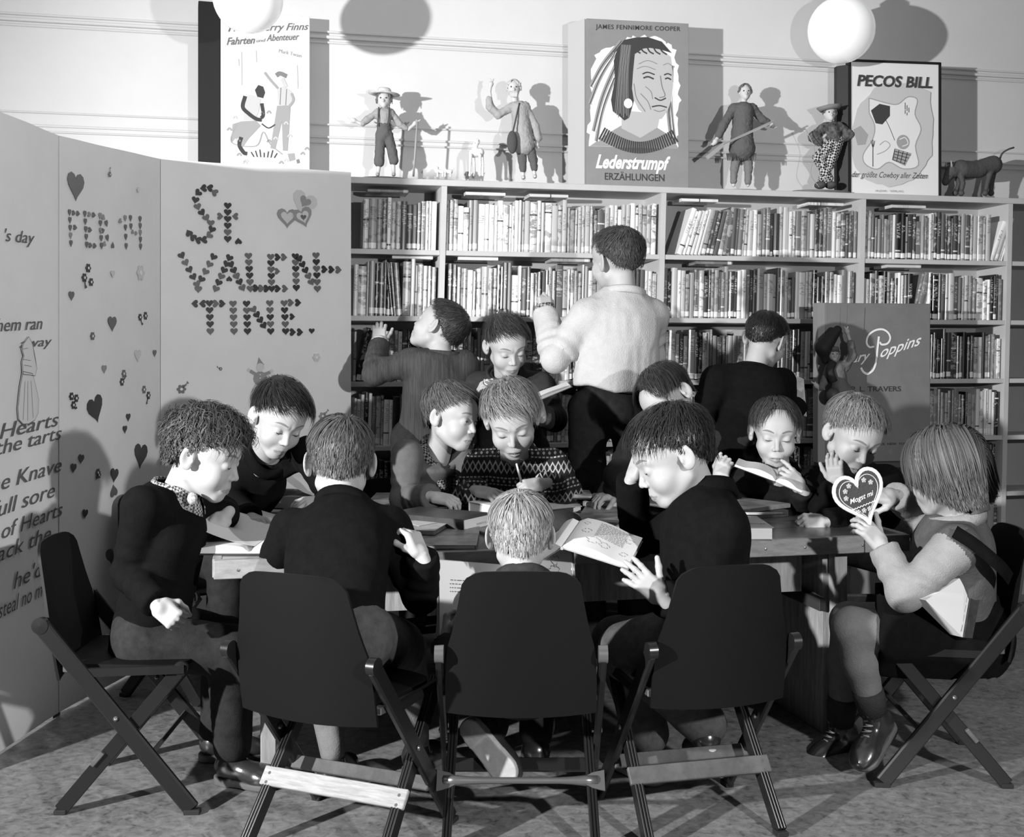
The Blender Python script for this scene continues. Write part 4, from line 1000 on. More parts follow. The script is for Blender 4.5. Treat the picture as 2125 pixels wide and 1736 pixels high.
for k in range(3): mb.prism(circ(0, -12 - 7 * k, 1.6, 8), q, X, Z, 0.002, 1)
mb.build('paper_clown', [HG, HL, INK], screen)
# paper lady with a tall pointed hat
A, X, Nn, L = PN[0]; q = onP(0, 52, 790); s = 1 / (F_PX / q[1]) ; kx = 1.9; mb = MB()
def lp(pts): return [((x_ - 52) * s * kx, (790 - y_) * s) for x_, y_ in pts]
dress = [(40, 770), (34, 800), (29, 845), (31, 868), (40, 878), (52, 879), (65, 873), (73, 858), (74, 830), (67, 800), (60, 775)]
mb.prism(lp(dress)[::-1], q, X, Z, 0.001, 0)
bod = [(40, 776), (38, 750), (42, 738), (38, 725), (40, 714), (52, 698), (60, 712), (66, 740), (70, 765), (66, 780), (56, 778)]
mb.prism(lp(bod)[::-1], q, X, Z, 0.0015, 0)
for st in (dress, bod): mb.stroke(lp(st + st[:1]), 1.3 * s, q + Nn * 0.002, X, Z, 0.0006, 1)
for st in ([(44, 790), (40, 870)], [(50, 790), (50, 872)], [(57, 790), (62, 868)], [(40, 745), (56, 748)], [(42, 757), (58, 760)], [(60, 712), (70, 765)], [(38, 724), (50, 722)]): mb.stroke(lp(st), 0.9 * s, q + Nn * 0.002, X, Z, 0.0006, 1)
mb.build('paper_lady', [mat('cutout_white', 0.68, 0.8), INK], screen)
# handwriting on the first panel
mb = MB()
def write(i, txt, px, py, hpx, x1, shear=0.25, arc=0.0, m=0, b=0.0):
    q = onP(i, px, py, 0.0085); q2 = onP(i, x1, py, 0.0085); A, X, Nn, L = PN[i]; wd = np.linalg.norm((q2 - q)[:2])
    mb = MB(); put_text(mb, txt, q, X, (0, 0, 1.0), hpx / (F_PX / q[1]), wd, shear, b, m, 0.001, arc); mb.build('handwriting', INK, screen)
for (t_, x_, y_, h_, x1) in (("'s day", 4, 500, 26, 66), ('hem ran', -14, 688, 28, 82), ('away', 36, 722, 20, 102), ('of Hearts', -62, 924, 34, 116), ('made the tarts', -135, 976, 34, 122), ('the Knave', -40, 1028, 34, 122), ('full sore', -22, 1076, 34, 108), ('of Hearts', -2, 1118, 32, 124),
                     ('back the', -34, 1176, 34, 100), ("he'd", 22, 1222, 34, 84), ('steal no more', -10, 1284, 34, 110)):
    write(0, t_, x_, y_, h_, x1, arc=0.05)

# ------------------------------------------------------------------ giant book displays
def display(name, label, pBL, pBR, YL, YR, ytopL, ytopR, zb, thick, m_cover, m_side, lean=0.0, spine_w=0.0, cat='book display'):
    a = P(pBL, 0, YL); b = P(pBR, 0, YR); A = np.array([a[0], a[1], zb]); B = np.array([b[0], b[1], zb])
    X = nrm(B - A); Wd = np.linalg.norm(B - A); Nn = nrm(np.cross(X, (0, 0, 1.0)))       # toward the room
    H_ = EYE + (HZ - (ytopL + ytopR) / 2) / (F_PX / ((YL + YR) / 2)) - zb
    Zt = nrm(np.array([0, 0, 1.0]) - Nn * lean)
    root = empty(name, A, label, cat)
    R = np.stack([X, nrm(np.cross(Zt, X)), Zt], 1)
    Nf = -R[:, 1]
    return root, A, X, Zt, Nf, Wd, H_, R
DARKC = mat('display_black', 0.012, 0.5, 0.3)
# campfire book, far left
r, A, X, Zt, Nf, Wd, H_, R = display('book_display', 'tall white book display with campfire drawing and slanted title, left above the screen', 458, 643, 4.72, 4.82, 20, 34, SZ[0] + .001, .1, None, None)
BRD = MB().box(A + X * Wd / 2 + Zt * H_ / 2 - Nf * 0.035, (Wd / 2, 0.035, H_ / 2), R, 0, 0.002).build('board', [mat('poster_white', 0.72, 0.6)], r)
MB().box(A - X * 0.003 + Zt * H_ / 2 - Nf * 0.05 - X * 0.042, (0.043, 0.045, H_ / 2 + .03), R, 0, 0.002).build('spine', DARKC, r)
PG = mat('poster_grey', 0.33, 0.7); PL_ = mat('poster_light_grey', 0.52, 0.7); PD = mat('poster_dark', 0.05, 0.7); PT = mat('poster_title', 0.14, 0.7)
PWt = mat('poster_white', 0.72, 0.6)
def local(px0, py0, px1, py1, Wd, H_):            # picture box -> board coordinates
    return lambda x_, y_: ((x_ - px0) / (px1 - px0) * Wd, (py1 - y_) / (py1 - py0) * H_)
g = local(458, 25, 643, 372, Wd, H_); mb = MB(); Of = A + Nf * 0.001
TM = {}
def gtext(mb, txt, x0, y0, x1, hpx, sc, m, shear=0.0, bold=0.0, arc=0.0, space=1.0):
    a = g(x0, y0); b = g(x1, y0); mb = MB(); put_text(mb, txt, Of + X * a[0] + Zt * a[1], X, Zt, hpx * sc, b[0] - a[0], shear, bold, 0, 0.0012, arc, space)
    mb.build('lettering', TMAT[m], BRD)
sc = H_ / 347
TMAT = [PT, PG]
gtext(mb, 'Huckleberry Finns', 473, 70, 640, 15, sc, 0, 0.35, 0.01, 0.10); gtext(mb, 'Fahrten', 470, 98, 528, 15, sc, 0, 0.3, 0.02, 0.13); gtext(mb, 'und', 531, 88, 550, 7, sc, 0, 0.3, 0, 0.13); gtext(mb, 'Abenteuer', 552, 84, 620, 14, sc, 0, 0.3, 0.01, 0.12)
gtext(mb, 'Mark Twain', 577, 106, 625, 8, sc, 1, 0.2, 0.0, -0.16)
mb = MB()
def gp(pts, m, t=0.0008): mb.prism([g(*q) for q in pts][::-1], Of, X, Zt, t, m)
def gs(pts, wpx, m, t=0.0014, sm=True): mb.stroke(bez([g(*q) for q in pts], 6) if sm and len(pts) > 2 else [g(*q) for q in pts], wpx * sc, Of, X, Zt, t, m)
# seated figure and standing boy with braces at a pan on the fire (plain stand-in drawing)
gp([(528, 188), (535, 177), (545, 180), (549, 192), (545, 204), (533, 202)], 2)
gp([(512, 200), (522, 198), (540, 206), (536, 232), (528, 252), (504, 252), (506, 225)], 0); gs([(508, 202), (503, 225), (515, 238), (530, 248), (542, 250)], 8, 2)
gs([(542, 215), (545, 238), (541, 246)], 7, 2); gp([(500, 255), (530, 252), (540, 262), (515, 290), (498, 316), (488, 290), (480, 300), (482, 262)], 1); gs([(500, 288), (496, 305), (505, 320), (512, 322)], 8, 2)
gs([(572, 155), (580, 150), (594, 155)], 9, 3); gs([(584, 160), (590, 172), (592, 178)], 8, 0); gp([(574, 182), (588, 176), (604, 186), (608, 202), (604, 218), (576, 216)], 0)
gs([(576, 182), (560, 165), (548, 150)], 5, 1); gs([(604, 190), (608, 205), (596, 222)], 5, 1); gp([(574, 218), (602, 216), (600, 250), (596, 312), (586, 312), (584, 250), (570, 310), (560, 308)], 1)
gs([(582, 180), (580, 216)], 1.6, 3); gs([(594, 182), (592, 216)], 1.6, 3); gs([(542, 258), (556, 266), (570, 258)], 2.5, 2)
for k in range(7): gs([(520 + 9 * k, 318 - (k % 3) * 3), (526 + 7 * k, 328)], 2.2, 2)
for k in range(16):
    a = random.uniform(470, 640); b = random.choice([random.uniform(225, 345)]); gs([(a, b), (a + 5, b - 5), (a + 9, b)], 3.0, random.choice([0, 1]))
for (x_, y0, y1) in ((500, 110, 180), (530, 105, 130), (616, 130, 180), (494, 125, 140)): gs([(x_, y0), (x_ + 1, y1)], 1.5, 0, sm=False)
gs([(490, 260), (480, 300), (530, 305), (545, 275), (560, 300), (585, 320)], 2, 1); gp([(596, 318), (610, 316), (612, 330), (600, 334)], 1); gp([(614, 330), (620, 328), (622, 336), (616, 338)], 3)
mb.build('illustration', [PL_, PG, PD, mat('poster_mid', 0.2, 0.7)], BRD)

# leather-stocking tales book
r, A, X, Zt, Nf, Wd, H_, R = display('book_display', 'large grey book display with feathered chief portrait reading Lederstrumpf', 1217, 1429, 5.00, 5.08, 40, 47, SZ[0] + .001, .1, None, None)
COVG = mat('cover_grey', 0.24, 0.6, var=0.06, vscale=12)
BRD = MB().box(A + X * Wd / 2 + Zt * H_ / 2 - Nf * 0.006, (Wd / 2, 0.006, H_ / 2), R, 0, 0.001).build('board', [COVG], r)
sp = nrm(-X * 0.50 - Nf * 0.86)                   # the spine board turns back to the wall
q = A - Nf * 0.012; v = [q, q + sp * 0.105, q + sp * 0.105 + nrm(np.cross(Zt, sp)) * 0.008, q + nrm(np.cross(Zt, sp)) * 0.008]
MB().add(v + [p + Zt * H_ for p in v], [(0, 1, 2, 3), (4, 7, 6, 5), (0, 4, 5, 1), (1, 5, 6, 2), (2, 6, 7, 3), (3, 7, 4, 0)]).build('spine', [mat('spine_cloth', 0.42, 0.7)], r)
g = local(1217, 42, 1433, 382, Wd, H_); Of = A + Nf * 0.0005; sc = H_ / 340; mb = MB()
TMAT = [mat('title_white', 0.85, 0.6), PD]
gtext(mb, 'JAMES FENNIMORE COOPER', 1236, 62, 1415, 9, sc, 1, 0, 0.012, 0.02, 1.1)
gtext(mb, 'Lederstrumpf', 1236, 343, 1394, 26, sc, 0, 0.35, 0.035, 0.0); gtext(mb, 'ERZÄHLUNGEN', 1255, 367, 1381, 14, sc, 1, 0, 0.012)
mb = MB()
jag = [(1226, 112), (1250, 92)]; random.seed(3)
outl = [(1224, 300), (1221, 250), (1226, 200), (1224, 150), (1240, 110), (1272, 92), (1300, 78), (1340, 72), (1380, 78), (1406, 100), (1410, 150), (1413, 200), (1408, 250), (1410, 300)]
jo = []
for k in range(len(outl) - 1):
    for t in np.linspace(0, 1, 5, endpoint=False):
        x_ = outl[k][0] * (1 - t) + outl[k + 1][0] * t; y_ = outl[k][1] * (1 - t) + outl[k + 1][1] * t; jo.append((x_ + random.uniform(-5, 5), y_ + random.uniform(-4, 4)))
gp(jo + [(1410, 300)], 4, 0.0006)
for (a, b) in (((1290, 85), (1226, 180)), ((1282, 100), (1224, 215)), ((1280, 130), (1232, 270)), ((1275, 160), (1238, 290)), ((1398, 130), (1404, 290)), ((1396, 160), (1396, 280))):
    m_ = ((a[0] + b[0]) / 2 - 6, (a[1] + b[1]) / 2); gs([a, m_, b], 9, 1, 0.0010); gs([a, m_, b], 1.5, 3, 0.0016); gs([(a[0] + 4, a[1] + 4), (m_[0] + 5, m_[1] + 2), (b[0] + 4, b[1])], 2, 0, 0.0014)
gp([(1224, 300), (1245, 285), (1275, 265), (1300, 250), (1360, 255), (1395, 275), (1412, 300)], 1, 0.0010)
gp([(1290, 225), (1290, 262), (1330, 280), (1366, 258), (1372, 230)], 4 + 0 if False else 5, 0.0014)
face = [(1316, 100), (1340, 92), (1372, 96), (1394, 112), (1398, 140), (1399, 170), (1396, 200), (1388, 222), (1374, 240), (1350, 240), (1326, 222), (1312, 196), (1308, 160), (1310, 125)]
gp(face, 5, 0.0018)
gp([(1296, 82), (1320, 76), (1345, 74), (1375, 82), (1396, 104), (1372, 98), (1350, 96), (1336, 98), (1318, 110), (1314, 150), (1312, 180), (1316, 205), (1306, 240), (1296, 246), (1284, 236), (1272, 228), (1268, 205), (1276, 165), (1274, 125), (1282, 98)], 3, 0.0022)
for k in range(9): gs([(1290 + 2.4 * k, 92), (1284 + 2.5 * k, 150), (1276 + 3.6 * k, 232 + (k % 3) * 4)], 1.3, 1 if k % 2 else 2, 0.0026)
for k in range(5): gs([(1312 + 14 * k, 84 + abs(k - 2) * 3), (1320 + 14 * k, 102), (1330 + 14 * k, 108)], 3, 3, 0.0026)
for st, w_, c in ((((1334, 150), (1345, 146), (1360, 150)), 2.6, 3), (((1336, 158), (1346, 155), (1358, 159)), 3.2, 3), (((1380, 150), (1388, 147), (1396, 150)), 2.6, 3), (((1382, 158), (1388, 156), (1395, 159)), 3, 3), (((1372, 152), (1376, 175), (1382, 192), (1370, 197)), 2, 2),
                  (((1360, 197), (1372, 202), (1384, 197)), 2.6, 3), (((1354, 216), (1370, 213), (1386, 216)), 2.6, 3), (((1358, 222), (1370, 225), (1382, 221)), 1.6, 2), (((1330, 190), (1345, 205), (1352, 222)), 1.6, 2), (((1340, 175), (1352, 185), (1356, 200)), 1.4, 2), (((1326, 130), (1345, 122), (1366, 128)), 1.2, 2),
                  (((1322, 140), (1340, 134), (1362, 140)), 1.2, 2), (((1316, 170), (1322, 200), (1340, 226)), 1.6, 2), (((1378, 130), (1388, 126), (1396, 130)), 1.2, 2)): gs(list(st), w_, c, 0.0026)
gp([(1304 + 9 * math.cos(t), 211 + 10 * math.sin(t)) for t in np.linspace(0, 6.28, 14, endpoint=False)], 0, 0.0030)
for k in range(34):
    t = k / 33; x_ = 1256 + 140 * t; y_ = 262 + 26 * math.sin(math.pi * t); gs([(x_, y_), (x_ + (t - 0.5) * 26, y_ + 24)], 3.4, 3, 0.0022, sm=False)
mb.build('illustration', [mat('title_white', 0.85, 0.6), mat('poster_grey2', 0.30, 0.7), mat('poster_mid', 0.2, 0.7), PD, mat('poster_halo', 0.78, 0.7), mat('poster_face', 0.46, 0.7)], BRD)

# cowboy book
r, A, X, Zt, Nf, Wd, H_, R = display('book_display', 'white framed book display reading Pecos Bill, with black edge, above the right shelves', 1764, 1952, 5.27, 5.33, 127, 127, SZ[0] + .001, .1, None, None)
BRD = MB().box(A + X * Wd / 2 + Zt * H_ / 2 - Nf * 0.020, (Wd / 2, 0.018, H_ / 2), R, 0, 0.002).build('board', [PWt], r)
fm = MB()
for (u0, u1, v0, v1) in ((-0.004, 0.004, 0, H_), (Wd - 0.010, Wd + 0.002, 0, H_), (0, Wd, H_ - 0.009, H_ + 0.002), (0, Wd, -0.0, 0.004)):
    fm.box(A + X * (u0 + u1) / 2 + Zt * (v0 + v1) / 2 - Nf * 0.018, ((u1 - u0) / 2, 0.021, (v1 - v0) / 2), R)
fm.build('frame', DARKC, r)
q = A - Nf * 0.04 - X * 0.002; sp = nrm(-X * 0.75 - Nf * 0.66); v = [q, q + sp * 0.055, q + sp * 0.055 + Nf * 0.03, q + Nf * 0.03]
MB().add(v + [p + Zt * (H_ - .02) for p in v], [(0, 1, 2, 3), (4, 7, 6, 5), (0, 4, 5, 1), (1, 5, 6, 2), (2, 6, 7, 3), (3, 7, 4, 0)]).build('spine', DARKC, r)
g = local(1769, 127, 1961, 404, Wd, H_); Of = A + Nf * 0.0032; sc = H_ / 277; mb = MB()
TMAT = [PD, PG]
gtext(mb, 'PECOS BILL', 1783, 180, 1942, 22, sc, 0, 0.15, 0.03); gtext(mb, 'der größte Cowboy aller Zeiten', 1772, 367, 1932, 12, sc, 0, 0.4, 0.0); gtext(mb, 'ALEXA · VERLAG', 1821, 396, 1880, 4, sc, 1, 0, 0.0)
mb = MB(); random.seed(5)
bl = [(1790, 215), (1830, 175), (1890, 172), (1938, 190), (1944, 260), (1940, 320), (1925, 345), (1900, 372), (1850, 386), (1800, 370), (1776, 340), (1772, 270)]
jb = []
for k in range(len(bl)):
    for t in np.linspace(0, 1, 4, endpoint=False):
        n2 = bl[(k + 1) % len(bl)]; jb.append((bl[k][0] * (1 - t) + n2[0] * t + random.uniform(-2, 2), bl[k][1] * (1 - t) + n2[1] * t + random.uniform(-2, 2)))
gp(jb, 0, 0.0006)
lap = [tuple(q) for q in bez([(1808, 205), (1850, 215), (1870, 215), (1890, 200), (1910, 205), (1905, 235), (1918, 265), (1906, 300), (1912, 340), (1880, 348), (1850, 335), (1825, 350), (1800, 340), (1796, 320), (1815, 290), (1820, 262), (1808, 235)], 4)]
gp(lap, 1, 0.0010); gs(lap + lap[:1], 2, 2, 0.0016, sm=False)
gp([(1812, 230), (1830, 216), (1852, 220), (1852, 240), (1836, 258), (1822, 256)], 3, 0.0016); gp([(1775, 270), (1790, 262), (1806, 280), (1800, 300), (1784, 302)], 2, 0.0016)
gp([(1880 + 14 * math.cos(t), 293 + 15 * math.sin(t)) for t in np.linspace(0, 6.28, 16, endpoint=False)], 2, 0.0016); gs([(1872, 288), (1884, 284), (1890, 296), (1878, 302)], 2, 1, 0.0022)
gp([(1862, 306), (1898, 316), (1884, 342), (1856, 330)], 2, 0.0018)
for k in range(4): gs([(1862 + 9 * k, 308 + 2 * k), (1858 + 8 * k, 330 + 3 * k)], 1.6, 3, 0.0024, sm=False); gs([(1861 - k, 312 + 6 * k), (1896 - 4 * k, 320 + 6 * k)], 1.4, 3, 0.0024, sm=False)
for k in range(5): gs([(1884 + (k % 3) * 4, 212 + 5 * k), (1884 + (k % 3) * 4, 226 + 3 * k)], 1.4, 3, 0.0022, sm=False)
gs([(1816, 290), (1816, 345)], 1.6, 3, 0.0022, sm=False); gs([(1812, 292), (1816, 305), (1820, 292)], 1.4, 3, 0.0022)
gs([(1838, 240), (1850, 262), (1862, 290)], 1, 3, 0.0022); gs([(1830, 300), (1842, 292), (1852, 300), (1842, 312), (1824, 320)], 1.4, 2, 0.0022)
mb.build('illustration', [PL_, PWt, PG, PD], BRD)

# nanny book with hanging puppet in front
r, A, X, Zt, Nf, Wd, H_, R = display('book_display', 'large dark grey book display reading Mary Poppins, standing before the shelves', 1712, 1931, 4.92, 5.00, 630, 628, 0.660, .1, None, None)
COVD = mat('cover_dark', 0.155, 0.55, 0.3, var=0.08, vscale=14)
BRD = MB().box(A + X * Wd / 2 + Zt * H_ / 2 - Nf * 0.025, (Wd / 2, 0.025, H_ / 2), R, 0, 0.003).build('board', [COVD], r)
q = A - X * 0.032; v = [q, q + X * 0.032, q + X * 0.032 - Nf * 0.05, q - Nf * 0.05]
MB().add(v + [p + Zt * H_ for p in v], [(0, 3, 2, 1), (4, 5, 6, 7), (0, 1, 5, 4), (1, 2, 6, 5), (2, 3, 7, 6), (3, 0, 4, 7)]).build('spine', [mat('spine_grey', 0.22, 0.6)], r)
g = local(1713, 630, 1937, 945, Wd, H_); Of = A + Nf * 0.001; sc = H_ / 315; mb = MB()
WH = 0
gs([(1826, 696), (1823, 720), (1820, 745), (1814, 762), (1802, 770), (1793, 766), (1788, 758)], 4.4, 0)
gs([(1816, 716), (1806, 717), (1800, 708), (1804, 694), (1818, 684), (1834, 682), (1846, 689), (1850, 700), (1844, 710), (1832, 712), (1828, 707)], 3.8, 0)
mb.build('initial_stroke', [mat('title_grey_white', 0.72, 0.6)], BRD)
TMAT = [mat('title_grey_white', 0.72, 0.6), mat('title_dark', 0.035, 0.6)]
gtext(mb, 'M', 1748, 751, 1768, 17, sc, 0, 0.3, 0.01, 0.1); gtext(mb, 'ary', 1769, 748, 1808, 19, sc, 0, 0.45, 0.012, 0.14); gtext(mb, 'oppins', 1829, 738, 1917, 21, sc, 0, 0.45, 0.012, 0.30)
gtext(mb, 'P. L. TRAVERS', 1768, 805, 1873, 10, sc, 1, 0, 0.012); gtext(mb, 'HITCHCOCK  NEW  YORK', 1790, 912, 1891, 4.5, sc, 1, 0, 0.01)
# easel that carries it
st = empty('display_easel', (A[0], A[1], 0), 'dark wooden easel carrying the Mary Poppins book display', 'easel')
EZ = mat('easel_wood', 0.06, 0.6)
for t in (0.12, 0.88): MB().beam(A + X * Wd * t - Nf * 0.01 + (0, 0, -0.66), A + X * Wd * t - Nf * 0.04, 0.03, 0.03, up=Nf).build('leg', EZ, st)
MB().box(A + X * Wd / 2 - Nf * 0.02 + np.array([0, 0, -0.013]), (Wd / 2 + .02, 0.05, 0.012), R, 0, .003).build('ledge', EZ, st)
MB().box(A + X * Wd / 2 - Nf * 0.02 + np.array([0, 0, -0.4]), (Wd / 2 - .03, 0.008, 0.02), R, 0, .003).build('crossbar', EZ, st)
# ------------------------------------------------------------------ figurines on top of the bookcase
def net(name, fn, pts, pad, h, m, parent, mfn=None):
    mb = MB(); lo, hi = bounds(pts, pad); add_nets(mb, fn, lo, hi, h, 0, mfn); return mb.build(name, m, parent, smooth=True)
FSK = mat('puppet_skin', 0.52, 0.6); FSKD = mat('puppet_skin_dark', 0.33, 0.6)
def figurine(label, d, s0, J, head_r, cloth, mcloth, trous, mtrous, skin, hairm, hat=None, base=None, extra=None, hat_m=None, face_dir=(0, -1, 0), name='figurine', zb=None, group='handmade figurines along the bookcase top', Yd=None, headscale=(0.8, 0.85, 1.08)):
    """J: picture coordinates (px,py,dd) ; dd metres nearer the viewer"""
    def Q(q):
        u = wu(q[0], d); w_ = W(u, d, 0); Y = (w_[1] if Yd is None else Yd) - (q[2] if len(q) > 2 else 0); return P(q[0], q[1], Y)
    b = Q((J['base'][0], J['base'][1])); root = empty(name, b, label, 'figurine' if name == 'figurine' else 'puppet', group)
    px = 1.0 / (F_PX / b[1])
    hc = Q(J['head']); nk = Q(J['neck']); f = nrm(face_dir)
    hr = head_r * px
    Mh = frame(f, (0, 0, 1))
    def body(p):
        q = (p - hc.astype(np.float32)) @ Mh.astype(np.float32)
        e = s_ell(q, (0, 0, 0), (hr * headscale[0], hr * headscale[1], hr * headscale[2])); e = smin(e, s_rc(q, (0, hr * .75, -hr * .1), (0, hr * .98, -hr * .3), hr * .10, hr * .16), hr * .2)
        e = smin(e, s_sph(q, (0, hr * .55, -hr * .75), hr * .35), hr * .3); e = smax(e, -s_sph(np.stack([np.abs(q[:, 0]), q[:, 1], q[:, 2]], 1), (hr * .34, hr * 1.02, hr * .08), hr * .24), hr * .1)
        e = smin(e, s_sph(np.stack([np.abs(q[:, 0]), q[:, 1], q[:, 2]], 1), (hr * .82, 0, -hr * .1), hr * .17), hr * .05)
        e = smin(e, s_rc(p, hc, nk, hr * .38, hr * .42), hr * .2)
        for k_ in ('aL', 'aR'):
            c = [Q(q) for q in J[k_]]; r_ = 4.0 * px
            for a_, b_ in zip(c[:-1], c[1:]): e = np.minimum(e, s_rc(p, a_, b_, r_, r_ * .8))
            e = smin(e, s_sph(p, c[-1], 5.5 * px), 3 * px); dr = nrm(c[-1] - c[-2])
            for t in (-1, 0, 1): e = smin(e, s_rc(p, c[-1], c[-1] + (dr * 9 + np.array([t * 4.0, 0, abs(t) * 2])) * px, 1.9 * px, 1.4 * px), 1 * px)
        for k_ in ('lL', 'lR'):
            c = [Q(q) for q in J[k_]]
            for a_, b_ in zip(c[:-1], c[1:]): e = np.minimum(e, s_rc(p, a_, b_, 4.5 * px, 3.8 * px))
            if J.get('bare', False): e = smin(e, s_rc(p, c[-1], c[-1] + np.array([0, -7, -1.0]) * px, 4.2 * px, 3.4 * px), 2 * px)
        return e
    allp = [hc, nk] + [Q(q) for k_ in ('aL', 'aR', 'lL', 'lR') for q in J[k_]]
    net('body', body, allp, 14 * px + hr * 1.2, 1.6 * px, skin, root)
    # face marks
    mb = MB()
    for sx in (-1, 1):
        q = hc + Mh @ np.array([sx * hr * .33, hr * .80, hr * .08]); mb.ell(q, (hr * .10, hr * .10, hr * .10), 8, 6, 0)
    q = hc + Mh @ np.array([0, hr * .82, -hr * .48]); mb.ell(q, (hr * .22, hr * .08, hr * .06), 8, 5, 0, Mh); mb.build('face_marks', PD, root)
    def cl(p):
        e = None
        for (a_, b_, ra, rb) in cloth:
            x = s_rc(p, Q(a_), Q(b_), ra * px, rb * px); e = x if e is None else smin(e, x, 4 * px)
        return e + noise3(p * np.float32(0.35 / px)) * 1.2 * px
    net('coat' if not J.get('shirt') else 'shirt', cl, [Q(c[0]) for c in cloth] + [Q(c[1]) for c in cloth], 34 * px, 1.8 * px, mcloth, root)
    def tr(p):
        e = None
        for (a_, b_, ra, rb) in trous:
            x = s_rc(p, Q(a_), Q(b_), ra * px, rb * px); e = x if e is None else smin(e, x, 3 * px)
        return e + noise3(p * np.float32(0.3 / px) + 4) * 1.0 * px
    net('trousers', tr, [Q(c[0]) for c in trous] + [Q(c[1]) for c in trous], 22 * px, 1.8 * px, mtrous, root)
    # hair
    if hairm is not None:
        mb = MB(); rs2 = np.random.RandomState(4)
        for k in range(170):
            az = rs2.uniform(-2.6, 2.6) + math.pi; el_ = rs2.uniform(0.05, 1.5); dv = np.array([math.sin(az) * math.cos(el_), math.cos(az) * math.cos(el_), math.sin(el_)])
            if el_ < 0.7 and dv[1] > 0.45: continue
            p0 = hc + Mh @ (dv * hr * np.array(headscale) * 1.0); p1 = p0 + Mh @ (dv * hr * .16) ; p2 = p1 + np.array([rs2.uniform(-.1, .1), rs2.uniform(-.1, .1), -J.get('hairlen', .35)]) * hr * rs2.uniform(.6, 1.3)
            mb.tube([p0, p1, p2], [hr * .13, hr * .11, hr * .04], 4)
        mb.build('hair', hairm, root, smooth=True)
    if hat: hat(root, hc, hr, px, Mh)
    if extra: extra(root, Q, px, hr, hc, Mh)
    if base:
        x0, x1, yb, th = base; a_ = Q((x0, yb)); b_ = Q((x1, yb)); c = (a_ + b_) / 2; w2 = np.linalg.norm(b_ - a_) / 2
        z0 = SZ[0] + 0.0005
        MB().lathe((0, 0, 0), [(1, 0), (1.0, th * px * .7), (0.97, th * px)], 28).v
        m2 = MB().lathe((0, 0, 0), [(0.97, 0), (1.0, th * px * .4), (1.0, th * px * .7), (0.96, th * px)], 28)
        v = np.concatenate(m2.v) * np.array([w2, 0.075, 1.0]); m3 = MB().add(v @ RW.T + np.array([c[0], c[1], z0]), m2.f)
        m3.build('base', base_m, root, smooth=True, auto=40)
    return root
base_m = mat('plinth_wood', 0.16, 0.6, var=0.2, vscale=14)
def straw_hat(brim, crown, m, band=None, tilt=0.0, zoff=.62, curlup=0.2):
    def f(root, hc, hr, px, Mh):
        c = hc + np.array([0, 0, hr * zoff]); R = np.array(Matrix.Rotation(tilt, 3, 'Y'))
        prof = [(0.05, crown), (crown * .8, crown * 1.0), (crown * 1.0, crown * .75), (crown * 1.05, 0.1), (brim * .75, 0.0), (brim, curlup), (brim * .99, curlup + .06), (brim * .74, 0.10 - .02), (crown * 1.02, .16)]
        MB().lathe(c, [(a * hr, b * hr) for a, b in prof[:6][::1]], 30, 0, R).build('hat', m, root, smooth=True)
        if band is not None: MB().lathe(c, [(crown * 1.09 * hr, 0.10 * hr), (crown * 1.07 * hr, 0.34 * hr)], 30, 0, R).build('hat_band', band, root, smooth=True)
    return f
STRAW = mat('straw', 0.50, 0.8, var=0.25, vscale=60); CL1 = mat('puppet_shirt', 0.30, 0.9, bump=0.2, bscale=300); CL2 = mat('puppet_trousers', 0.10, 0.9, bump=0.2, bscale=300)
CL3 = mat('puppet_smock', 0.34, 0.9, bump=0.2, bscale=250); CL4 = mat('puppet_dark', 0.07, 0.9, bump=0.2, bscale=250); HR1 = mat('puppet_hair', 0.14, 0.8); HRW = mat('puppet_hair_pale', 0.5, 0.8)
ROPE = mat('stick_wood', 0.32, 0.7)
def boyx(root, Q, px, hr, hc, Mh):
    MB().tube([Q((866, 252, .03)), Q((858, 366, .03))], 2.2 * px, 8).build('stick', ROPE, root, smooth=True)
    mb = MB()
    for x_ in (786, 808): mb.stroke([(0, 0), (0, 1)], 1, (0, 0, 0), (1, 0, 0), (0, 0, 1)) if False else mb.tube([Q((x_, 222, .026)), Q((x_ - 1, 240, .030)), Q((x_ - 2, 262, .030))], 1.6 * px, 5)
    mb.build('braces', CL4, root)
figurine('boy figurine in wide straw hat, braces and rolled trousers, holding a stick', 0.10,
         1, dict(base=(795, 368), head=(797, 207), neck=(798, 224), aL=[(782, 232), (762, 246), (752, 258), (734, 250)], aR=[(812, 232), (834, 262), (848, 268), (862, 256)], lL=[(790, 265), (787, 300), (786, 345), (784, 362)], lR=[(805, 265), (812, 300), (816, 340), (817, 362)], bare=True, shirt=True, hairlen=.7),
         17, [((788, 236), (806, 236), 12, 12), ((797, 240), (797, 262), 15, 14), ((783, 234), (762, 248), 7, 7), ((762, 248), (752, 256), 7, 6), ((812, 234), (830, 258), 7, 7), ((830, 258), (842, 266), 6, 6)], CL1,
         [((797, 262), (797, 278), 15, 15), ((790, 280), (788, 315), 11, 10), ((788, 315), (787, 336), 10, 11), ((805, 280), (814, 315), 11, 10), ((814, 315), (817, 333), 10, 10)], CL2, FSK, HR1,
         straw_hat(1.95, .85, STRAW, None, 0.06, .55, .15), (742, 850, 371, 5), boyx)
def manx(root, Q, px, hr, hc, Mh):
    mb = MB().ell(Q((1063, 295, .05)), (11 * px, 8 * px, 24 * px), 14, 10); mb.tube([Q((1078, 214, .03)), Q((1072, 240, .045)), Q((1064, 275, .055))], 1.8 * px, 6); mb.build('shoulder_bag', CL4, root, smooth=True)
    mb = MB(); 
    for k in range(40): 
        a = random.uniform(-1, 1); mb.tube([hc + Mh @ np.array([a * hr * .5, hr * .8, -hr * .5]), hc + Mh @ np.array([a * hr * .4, hr * .95, -hr * 1.3])], [hr * .12, hr * .03], 4)
    mb.build('beard', HRW, root, smooth=True)
